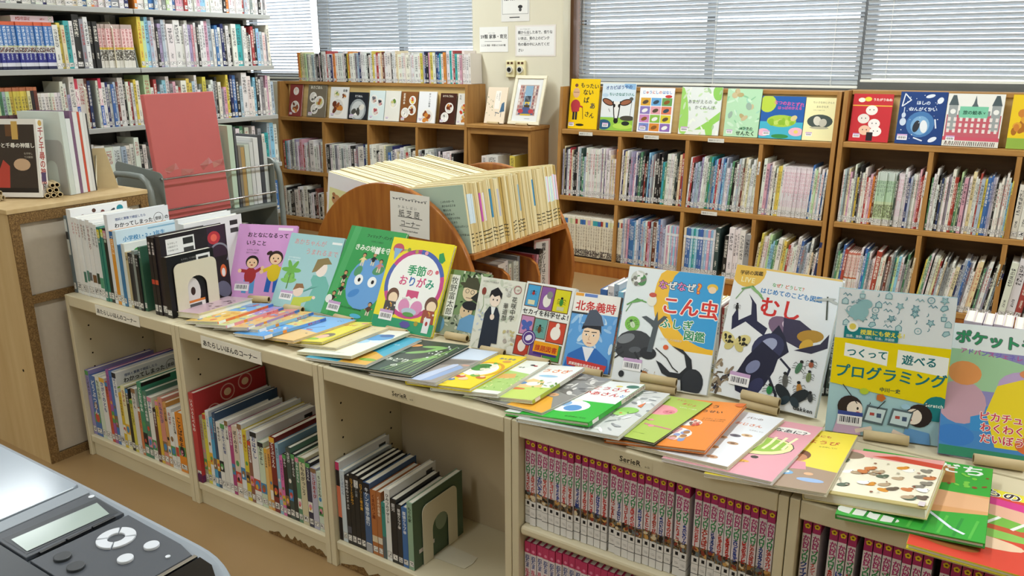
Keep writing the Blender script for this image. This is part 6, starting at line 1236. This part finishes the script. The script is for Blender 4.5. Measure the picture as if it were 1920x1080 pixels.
def d_cow(p):
    p.R(0, 0, 1, 1, '#d3e2ec'); p.E(.95, .97, .3, .12, '#8fb8dc'); p.E(.1, .75, .1, .05, '#b8cfe0'); p.R(0, .3, 1, .62, '#e2e6e6'); p.R(0, 0, 1, .28, '#93c24a'); p.E(.12, .12, .22, .14, '#2f5c78'); p.E(.7, .1, .3, .08, '#b4d65a'); p.T('オカピぼうやの', .1, .87, .115, '#2c4a86', True, 3); p.T('ちいさなぼうけん', .22, .745, .095, '#2a7a6c', True)
    for x_, r_ in ((.2, -22), (.74, 14)): p.E(x_, .605, .185, .085, '#26221f', r_); p.E(x_, .605, .155, .06, '#9a6248', r_)
    p.G([(.36, .62), (.58, .62), (.56, .36), (.52, .22), (.44, .22), (.4, .36)], '#e9e8e4'); p.L([(.36, .62), (.41, .34), (.44, .22)], .03, '#26221f'); p.L([(.58, .62), (.55, .34), (.52, .22)], .03, '#26221f'); p.E(.48, .21, .07, .075, '#23211f'); p.E(.4, .53, .035, .05, '#1f1d1c'); p.E(.55, .53, .035, .05, '#1f1d1c')
    p.E(.82, .27, .22, .07, '#4a463e'); p.E(.78, .16, .12, .06, '#2b2f2a'); p.L([(.9, .32), (.92, .66)], .012, '#4a4a44'); p.E(.9, .68, .06, .05, '#5a5a52'); p.L([(.28, .4), (.24, .46)], .02, '#8a8a86'); p.bar(.08, .07, .18)
def d_twelve(p):
    p.R(0, 0, 1, 1, '#eef0f2'); p.T('じゅうにしの', .08, .87, .095, ['#3a78c0', '#c8503a'], True); p.T('はなし', .66, .87, .095, '#3a78c0', True); p.E(.85, .81, .1, .04, '#c8403a'); C_ = ['#dca840', '#6aa8d8', '#6aa058', '#8a7ab8', '#e0a0a8', '#d87a5a', '#c888b8', '#8ab84a', '#d8c83a', '#7a8ac8', '#d8883a', '#8a6ab0']
    for i in range(12): x0, y0 = .05+.31*(i % 3), .6-.19*(i//3); p.R(x0, y0, x0+.29, y0+.175, C_[i]); p.E(x0+.14, y0+.08, .09, .05, ['#5a4a3a', '#3a4a5a', '#8a5a2a', '#e8e8e4'][i % 4], 20)
    p.bar(.08, .05, .18)
def d_frog(p): p.R(0, 0, 1, 1, '#dfe4e0'); p.E(.05, .5, .16, .6, '#9ccf6a', 8); p.G([(.4, .1), (.7, .28), (1, .5), (1, .32), (.85, .22), (.85, 0), (.7, 0), (.66, .12)], '#93cc5e'); p.E(.92, .9, .14, .2, '#8fc860'); leafy(p, 30, ['#c4dcb0', '#e8eee2', '#a9c89a'], 3, 0, 0, 1, 1, .07); p.T('あまがえるの', .18, .66, .1, '#4a5a4a'); p.T('かくれんぼ', .36, .54, .1, '#4a5a4a'); p.bar(.06, .06, .18)
def d_mice(p): p.R(0, 0, 1, 1, '#b3dab4'); leafy(p, 30, ['#8fc49a', '#c8e4c8', '#a0d0b8'], 5, r=.09); p.dots(.1, .3, .9, .95, 9, .09, ['#b8a878', '#c8b890', '#9ab0a0'], 8); p.T('14ひきの', .45, .15, .1, '#1c3a2a', True); p.T('せんたく', .36, .04, .14, '#14301e', True); p.bar(.08, .06, .18)
def d_pond(p): p.R(0, 0, 1, 1, '#2d5fa8'); p.R(0, 0, 1, .4, '#4ab0c8'); p.E(.14, .82, .2, .2, '#b8cf4a'); p.T('なつのおとずれ', .28, .82, .1, '#d85a9a', True, -4); p.T('はっぱのかえる', .38, .7, .08, '#d85a9a', True); p.E(.5, .42, .34, .14, '#a9c84a'); p.dots(.25, .36, .8, .52, 12, .07, ['#c2d86a', '#d8c88a', '#8fb83a'], 4); p.E(.1, .14, .15, .09, '#e8b4c4'); p.E(.86, .18, .17, .1, '#e8b4c4'); p.E(.86, .18, .05, .04, '#e8d06a'); p.E(.5, .06, .2, .05, '#3a8a4a'); p.bar(.1, .08, .16)
def d_small(p): p.R(0, 0, 1, 1, '#efe9b4'); p.T('ちいさなおじさんと', .22, .87, .075, '#5a5440'); p.T('おおきな犬', .34, .77, .075, '#5a5440'); small(p, .25, .7, 12, .03, '#7a7458'); p.E(.5, .45, .4, .22, '#4a5450'); p.E(.42, .46, .12, .15, '#d8d4c4', 20); p.E(.6, .42, .12, .13, '#c4c0b0', -20); p.E(.5, .3, .3, .04, '#b8b49c'); p.bar(.1, .1, .2)
def d_red(p): p.R(0, 0, 1, 1, '#c5333a'); p.R(0, .745, 1, .765, '#e8c04a'); p.E(.22, .87, .09, .06, '#f0f0e0'); p.E(.38, .89, .09, .06, '#e8d84a'); p.T('うたがうねね', .5, .86, .08, '#f4ece0', True); [ (p.E(x_, y_, .15, .13, c_), p.E(x_-.05, y_+.01, .014, .016, '#333'), p.E(x_+.05, y_+.01, .014, .016, '#333')) for x_, y_, c_ in ((.5, .66, '#efeae2'), (.32, .48, '#e9e2da'), (.6, .38, '#f0eae6'), (.38, .24, '#eec4a8'), (.66, .22, '#f2eee8'))]; p.R(.44, .02, .6, .2, '#2a2426'); p.bar(.1, .08, .18)
def d_navy(p):
    p.R(0, 0, 1, 1, '#22407c'); p.E(.5, .38, .3, .3, '#4a7ab0'); p.E(.5, .36, .2, .22, '#7aa8d0'); p.T('ほしの', .36, .76, .1, '#d8e4f0', True); p.T('おんがくかい', .22, .64, .1, '#d8e4f0', True); p.E(.42, .34, .07, .14, '#30343c', -12); p.E(.58, .34, .08, .15, '#e4e8ec', 8); p.E(.12, .42, .07, .09, '#c8d4e4'); p.E(.12, .55, .045, .06, '#c8d4e4'); p.R(.11, .58, .13, .7, '#c8d4e4'); p.L([(.06, .72), (.1, .96), (.24, .84), (.08, .73)], .025, '#dfe6f0'); p.E(.64, .92, .1, .04, '#dfe6f0', 15); p.E(.86, .84, .08, .06, '#dfe6f0', 60); p.L([(.84, .32), (.8, .48)], .03, '#dfe6f0'); p.E(.8, .1, .1, .05, '#dfe6f0', 30); p.L([(.4, .12), (.58, .07)], .03, '#dfe6f0'); p.dots(.05, .1, .95, .95, 30, .01, ['#eef2f8'], 6); p.bar(.04, .07, .22)
def d_town(p):
    p.R(0, 0, 1, 1, '#e6e6e0'); p.R(.02, .18, .98, .6, '#c0606c')
    for x0 in (.04, .8): p.R(x0, .3, x0+.16, .78, '#9aa0a0'); p.G([(x0-.01, .78), (x0+.17, .78), (x0+.11, .97), (x0+.05, .97)], '#4f5c60'); p.E(x0+.08, .66, .05, .05, '#e8e8e4')
    p.R(.22, .58, .78, .68, '#8a8f8e'); p.G([(.4, .68), (.6, .68), (.53, .82), (.5, .97), (.47, .82)], '#5a6468'); p.R(.24, .54, .74, .76, '#7cc4a4'); p.T('旅の絵本', .3, .615, .085, '#1f4a3a', True); p.T('V', .66, .62, .06, '#1f4a3a', True)
    for i in range(9):
        for j in range(3): p.R(.05+.105*i, .26+.11*j, .1+.105*i, .33+.11*j, '#e2d8d4')
    p.R(0, .1, 1, .18, '#c8586a'); p.R(0, 0, 1, .11, '#dcdcd2'); g = random.Random(2); [p.L([(q_, .02), (q_+g.uniform(-.01, .02), .09)], .014, g.choice(['#3a3a3a', '#6a4a4a'])) for q_ in [.05+.035*i for i in range(26)]]; p.bar(.06, .1, .16)
def d_last(p): p.R(0, 0, 1, 1, '#e6c42c'); p.dots(.1, .3, .95, .85, 22, .08, ['#c8803a', '#d8a03a', '#a86a2a', '#e8d870'], 4); p.R(0, 0, 1, .2, '#8fae4a'); p.T('どんぐり', .3, .86, .12, '#5a3a1a', True)
LR = [(.1, .209, .306, '#f0c814', d_yellow, 'bright yellow picture book with a cane-holding figure'), (.331, .222, .281, '#dfe8ee', d_cow, 'white picture book with a large-eared animal head'), (.583, .219, .26, '#eef0f2', d_twelve, 'white picture book with twelve coloured animal squares'), (.848, .242, .269, '#dfe4e0', d_frog, 'white and green frog picture book'), (1.121, .195, .264, '#b3dab4', d_mice, 'pale green picture book with tiny mice'), (1.321, .233, .228, '#2d5fa8', d_pond, 'blue pond picture book with pink lilies'), (1.557, .165, .225, '#efe9b4', d_small, 'pale yellow picture book with a dark oval drawing'),
 (1.795, .191, .242, '#c5333a', d_red, 'red picture book with a pile of white animals'), (2.018, .213, .257, '#22407c', d_navy, 'navy picture book with penguins and instruments'), (2.233, .243, .252, '#e6e6e0', d_town, 'pink and white picture book with a castle-like building'), (2.508, .214, .252, '#e6c42c', d_last, 'yellow and brown picture book at the ledge end')]
for x, w_, h_, c, art, lb in LR:
    z = .906 if x < 1.75 else .914
    dbook(lb+' on the oak ledge', w_, h_, .008, c, (x, 3.215, z+.0015+.008*math.sin(.14)), 0, .14, 0, 'L', art, group='picture books face-out on the oak ledges')
def food(seed, base, plates, title=None, tc='#333', dark=False):
    def f(p):
        p.R(0, 0, 1, 1, base); g = random.Random(seed)
        for x_, y_, r_, c_ in plates: p.E(x_, y_, r_, r_, '#ece8e0' if not dark else '#9aa0a0'); p.E(x_, y_, r_*.8, r_*.8, '#d8d4cc' if not dark else '#c8ccca'); p.dots(x_-r_*.5, y_-r_*.35, x_+r_*.5, y_+r_*.35, 7, r_*.3, c_, seed)
        if title: p.T(title[0], title[1], title[2], title[3], tc, True, vert=len(title) > 4)
        p.bar(.08, .05, .2)
    return f
BR_ = ['#8a4a2a', '#c8803a', '#d8a85a', '#6a3420']; GR = ['#6a8a3a', '#c8c07a', '#a86a3a', '#e8e0c0']; WH = ['#f0ece4', '#e0dcd0', '#4a4a44']
LL = [(-2.455, .141, .262, '#8a3a34', food(1, '#8a3a36', [(.5, .75, .22, ['#f0e4d8', '#e8c0b0']), (.5, .28, .34, BR_)]), 'dark red cookbook with pastries'), (-2.248, .2, .255, '#6e6658', food(2, '#756c5c', [(.3, .6, .2, WH), (.65, .45, .25, GR), (.4, .25, .2, WH)], ('あさごはん', .12, .86, .13), '#e8e4d4'), 'olive grey cookbook crowded with bowls'), (-2.002, .187, .236, '#e6e6e4', food(3, '#e6e5e2', [(.45, .36, .4, BR_), (.35, .78, .2, GR), (.78, .72, .15, BR_)], ('和食', .7, .85, .12), '#333'), 'white cookbook with a big round plate'), (-1.804, .195, .201, '#22252a', food(4, '#24282e', [(.5, .35, .42, WH)], ('そうめん', .3, .82, .1), '#e8e8e8', True), 'black cookbook with a pale noodle bowl'), (-1.597, .153, .217, '#cfe0e0', food(5, '#d5e2e0', [(.3, .7, .22, ['#6a6a70', '#c8a090']), (.7, .6, .2, ['#3a3a40', '#c88a8a']), (.45, .3, .22, ['#a84a50', '#d8c8c0'])]), 'pale mint cookbook of small cakes'), (-1.438, .144, .218, '#e2e0d4', food(6, '#e4e1d6', [(.55, .6, .27, GR)]), 'off-white cookbook with one dark pan'), (-1.289, .155, .215, '#8a5a36', food(7, '#84542e', [(.3, .3, .24, WH), (.7, .4, .24, BR_), (.7, .72, .2, ['#e8c83a', '#c8503a'])], ('定食の本', .2, .95, .13, 1), '#f0e8d8'), 'brown cookbook with lunch trays'), (-1.124, .16, .219, '#e9e9e8', food(8, '#e9e9e9', [(.55, .2, .36, BR_)], ('おいしい和食', .62, .96, .105, 1), '#44484c'), 'white cookbook with vertical lettering and a dish'), (-.93, .141, .211, '#4a2c22', food(9, '#47291f', [(.6, .52, .26, BR_), (.36, .22, .24, WH)], ('おうちごはん', .14, .88, .11), '#e8dcc8'), 'dark brown cookbook with soup bowls'), (-.776, .105, .212, '#e0dcd2', food(10, '#e2ded4', [(.55, .5, .42, ['#7a9a3a', '#c84a2a', '#e0b060']), (.6, .2, .35, BR_)], ('たれ', .2, .95, .16, 1), '#555'), 'white cookbook with a noodle salad')]
for x, w_, h_, c, art, lb in LL:
    dbook(lb+' on the corner ledge', w_, h_, .009, c, (x, 3.205, .893+.0015+.009*math.sin(.2)), 0, .2, 0, 'L', art, name='cookbook', cat='cookbook', group='cookbooks face-out on the corner ledge')
# ---- on the low oak cabinet: a stood-up booklet and a framed picture
def d_book(p): p.R(0, 0, 1, 1, '#ead9c0'); p.R(.42, .4, .68, .9, '#efe9de'); p.T('お庭のある', .62, .86, .07, '#6a5a4c', vert=True); p.T('くらし', .5, .82, .07, '#6a5a4c', vert=True); p.G([(.72, .3), (.95, .34), (.9, .6), (.78, .55)], '#4a6a86'); p.L([(.5, .3), (.7, .28)], .03, '#3f5468'); p.L([(.55, .28), (.52, .2)], .02, '#3f5468'); p.L([(.8, .3), (.8, .18)], .02, '#3f5468'); leafy(p, 16, ['#a89a7c', '#8a9a7a'], 3, .05, .2, .35, .8, .04)
def easel(x, y, z, w_, lb):
    t = thing('display_easel', (x, y, z), lb, 'easel', 'small display easels'); 
    tube('lip_roll', [(-w_/2, -.012, .009), (w_/2, -.012, .009)], .009, 'cardboard', t, 10, .0062, 'cardboard_end'); box('base', -w_/2, w_/2, 0, .07, 0, .003, 'cardboard_end', t); prism('back_prop', [(.06, .003), (.068, .003), (.05, .13), (.045, .13)], -.02, .02, 'cardboard_end', t, 'x')
easel(-.475, 3.235, .909, .09, 'small easel holding the cream booklet'); easel(-.245, 3.235, .909, .09, 'small easel holding the framed picture')
dbook('cream booklet with a blue chair drawing on the low oak cabinet', .16, .243, .006, '#e6d4b8', (-.56, 3.236, .9145), 0, .28, 0, 'R', d_book, name='booklet', cat='booklet')
t = thing('framed_picture', (-.37, 3.236, .916), 'cream wooden frame holding a colourful print on the low cabinet', 'picture frame', None, (-.34, 0, 0))
fw, fh = .245, .33
for a in ((0, fw, 0, .022), (0, fw, fh-.022, fh), (0, .022, .0221, fh-.0221), (fw-.022, fw, .0221, fh-.0221)): box('frame_side', a[0], a[1], 0, .014, a[2], a[3], 'frame_cream', t, .002)
box('back_board', .01, fw-.01, .009, .0135, .01, fh-.01, 'cardboard', t)
p = Print(fw-.044, fh-.044); p.R(0, 0, 1, 1, '#efefec'); p.R(.14, .14, .86, .86, '#cdb0a2'); g = random.Random(4)
for i in range(9):
    for j in range(9):
        if not (3 <= i <= 5 and j > 1): p.R(.15+.078*i, .16+.077*j, .215+.078*i, .22+.077*j, g.choice(['#b87a72', '#d8c0b4', '#8a6a74', '#e8ded4', '#a85a5a']))
p.R(.36, .34, .66, .84, '#8fb4cc'); p.R(.4, .46, .62, .6, '#3a4450'); p.R(.42, .4, .6, .46, '#e0c24a'); p.G([(.2, .16), (.5, .44), (.8, .16)], '#4a5a8a'); p.E(.3, .24, .1, .07, '#c83a40'); p.E(.7, .24, .1, .07, '#c83a40'); p.R(.3, .14, .7, .18, '#d8b83a'); p.R(.5, .06, .7, .07, '#999')
p.build('artwork', t, 'print_matt', (.022, .0085, .022))
box('glazing', .02, fw-.02, .0045, .0055, .02, fh-.02, 'glass', t)
# ---- notices and dials on the window pillar
def notice(x0, x1, z0, z1, lb, fn):
    t = thing('paper_notice', (x0, RYW-.0015, z0), lb, 'notice', 'paper notices on the window pillar'); w_, h_ = x1-x0, z1-z0
    box('sheet', 0, w_, -.0005, .0005, 0, h_, 'white_paint', t); p = Print(w_, h_); fn(p); p.build('lettering', t, 'print_matt', (0, -.0006, 0))
def n1(p): p.R(0, 0, 1, 1, '#e4e2dc'); p.R(.04, .2, .96, .98, '#9a9a94'); p.R(.055, .215, .945, .965, '#e8e7e2'); p.T('使われたご返却ご協力を', .1, .7, .07, '#444', True); p.T('お願いします', .1, .58, .07, '#444', True); p.R(.3, .1, .66, .13, '#555'); p.E(.68, .4, .08, .05, '#333'); p.E(.68, .32, .05, .05, '#555')
def n2(p): p.R(0, 0, 1, 1, '#ecebe6'); p.T('59類 家事・育児', .04, .55, .125, '#2c2c2c', True); p.R(.18, .42, .78, .435, '#555'); p.T('ここは 家庭・料理などの本の棚', .05, .24, .06, '#333', True); small(p, .3, .74, 8, .03, '#666')
def n3(p): p.R(0, 0, 1, 1, '#e6dfd8'); p.R(.04, .05, .96, .95, '#ecebe8'); [p.T(s, .07, .73-.19*i, .071, '#333', True) for i, s in enumerate(('棚から出した本で、借りな', 'い本は、青の上のピンク', '色の箱の中に入れてくだ', 'さい'))]; [small(p, .12, .86-.19*i, 10, .026, '#777', 1, i) for i in range(3)]
notice(-.52, -.296, 1.57, 1.8, 'upper white notice with a small drawing on the pillar', n1); notice(-.7, -.465, 1.376, 1.54, 'white shelf-class notice by the blind on the pillar', n2); notice(-.408, -.094, 1.347, 1.545, 'wide notice of four text lines on the pillar', n3)
for x, lb in ((-.472, 'beside the wide notice, fully visible'), (-.388, 'partly hidden by the picture frame')):
    t = thing('wall_dial', (x, RYW-.001, 1.212), 'cream wall dial switch '+lb, 'switch', 'wall dial switches')
    box('plate', 0, .068, -.022, 0, 0, .108, 'thermo', t, .004)
    dl = tube('dial', [(.034, -.0225, .05), (.034, -.034, .05)], .023, 'white_paint', t, 20); tube('dial_face', [(.034, -.0345, .05), (.034, -.0365, .05)], .015, 'black_plastic', dl, 16)
    for a, b in ((.012, .03), (.04, .058)): box('legend', a, b, -.0235, -.0222, .085, .1, 'frame_brown', t)
# ---- things on the cupboard: a boxed film, tubes, a file row, an easel back
CZ = .8925
def d_film(p): p.R(0, 0, 1, 1, '#e6e4de'); p.R(.05, .06, .95, .93, '#3f352e'); p.R(.3, .78, .6, .93, '#6a4a30'); p.R(.44, .74, .58, .97, '#c8a45a'); p.G([(.06, .06), (.3, .06), (.34, .4), (.2, .48), (.06, .3)], '#b8483c'); p.E(.62, .42, .19, .13, '#c8a888'); p.R(.06, .06, .95, .12, '#2c2622'); p.T('千と千尋の神隠し', .06, .64, .11, '#eeeae0', True, 0, outline='#222'); small(p, .68, .55, 4, .05, '#c8c0b0', 2)
def s_film(p): p.R(0, 0, 1, 1, '#e8e6e0'); p.E(.5, .95, .25, .25, '#c8a45a'); p.T('千と千尋の神隠し', .5, .9, .72, '#a83c34', True, vert=True, sp=.95); p.R(.2, .2, .8, .32, '#5a4a6a'); p.T('宮崎駿', .5, .18, .5, '#333', True, vert=True); p.R(.15, .02, .85, .09, '#c8c4c0')
dbook('white framed film book with a dark cover standing on the cupboard', .158, .262, .04, '#e6e4de', (-.288, -.022, CZ+.006), .5, .12, 0, 'R', d_film, name='film_book', cat='book', side=s_film)
for i, (x, y, z) in enumerate([(-.26, -.045, .009), (-.245, -.066, .009), (-.17, .1, .009), (-.164, .119, .009), (-.175, .081, .009), (-.168, .11, .0255), (-.173, .091, .0255), (-.17, .101, .042), (-.167, .115, .0425), (-.25, -.055, .0265)]):
    t = thing('cardboard_roll', (x, y, CZ+z), 'beige cardboard roll, %s in the heap by the film book' % nth(i+1), 'tube', 'cardboard rolls on the cupboard', (0, 0, .55 if i in (0, 1, 9) else -.3))
    tube('roll', [(-.08, 0, 0), (0, 0, 0), (.03, 0, 0)], .0088, 'cardboard', t, 12, .006, 'cardboard_end')
fl = [(.08, .012, .2, '#5c4f46', 'dark thin file on the cupboard'), (.093, .022, .285, '#c9d2cc', 'pale grey-green file on the cupboard'), (.117, .02, .26, '#dde2e2', 'white file with printed words on the cupboard'), (.139, .012, .285, '#7a5a78', 'thin plum file on the cupboard'), (.153, .02, .28, '#dcdedd', 'white file beside the red one on the cupboard'), (.175, .01, .28, '#c4503a', 'thin red file on the cupboard'), (.187, .014, .278, '#dfe0de', 'white file after the red one on the cupboard'), (.202, .012, .275, '#d6d6d4', 'grey-white file on the cupboard'), (.216, .006, .272, '#2c2c2e', 'thin black file ending the cupboard row')]
fx, fy = -.14, .15
for _, th, h, c, lb in fl[1:]:
    o = ob('file_folder', BK['blank']); o.location = (fx, fy, CZ+.001); o.rotation_euler = (0, 0, math.pi/2+.25); o.scale = (th*.95, .19, h); o.color = (*lin(c), 1); tag(o, lb, 'folder', 'files on the cupboard'); fx -= th*math.sin(.25); fy += th*math.cos(.25)
t = thing('bookend', (-.262, .118, CZ+.0005), 'grey arched bookend leaning on the files on the cupboard', 'bookend', 'cream arched bookends', (0, 0, .25))
w_, h_ = .12, .19
prism('upright', [(0, 0), (0, h_-.02)]+arc(.02, h_-.02, .02, 180, 90, 4)+arc(w_-.02, h_-.02, .02, 90, 0, 4)+[(w_, 0), (w_*.7, 0)]+arc(w_*.5, h_*.5, w_*.2, 0, 180, 8)+[(w_*.3, 0)], 0, .002, 'steel_shelf', t, 'y')
t = thing('card_easel', (-.23, .265, CZ+.0005), 'brown card easel seen from behind on the cupboard', 'easel', None, (0, 0, .9))
prism('back_card', [(0, 0), (.1, 0), (.07, .145), (.03, .145)], 0, .003, 'cardboard', t, 'y'); tube('strut', [(.03, -.035, .004), (.04, -.003, .12)], .003, 'frame_cream', t, 6)
SC.cycles.use_denoising = True
SC.cycles.max_bounces = 8; SC.cycles.transparent_max_bounces = 12
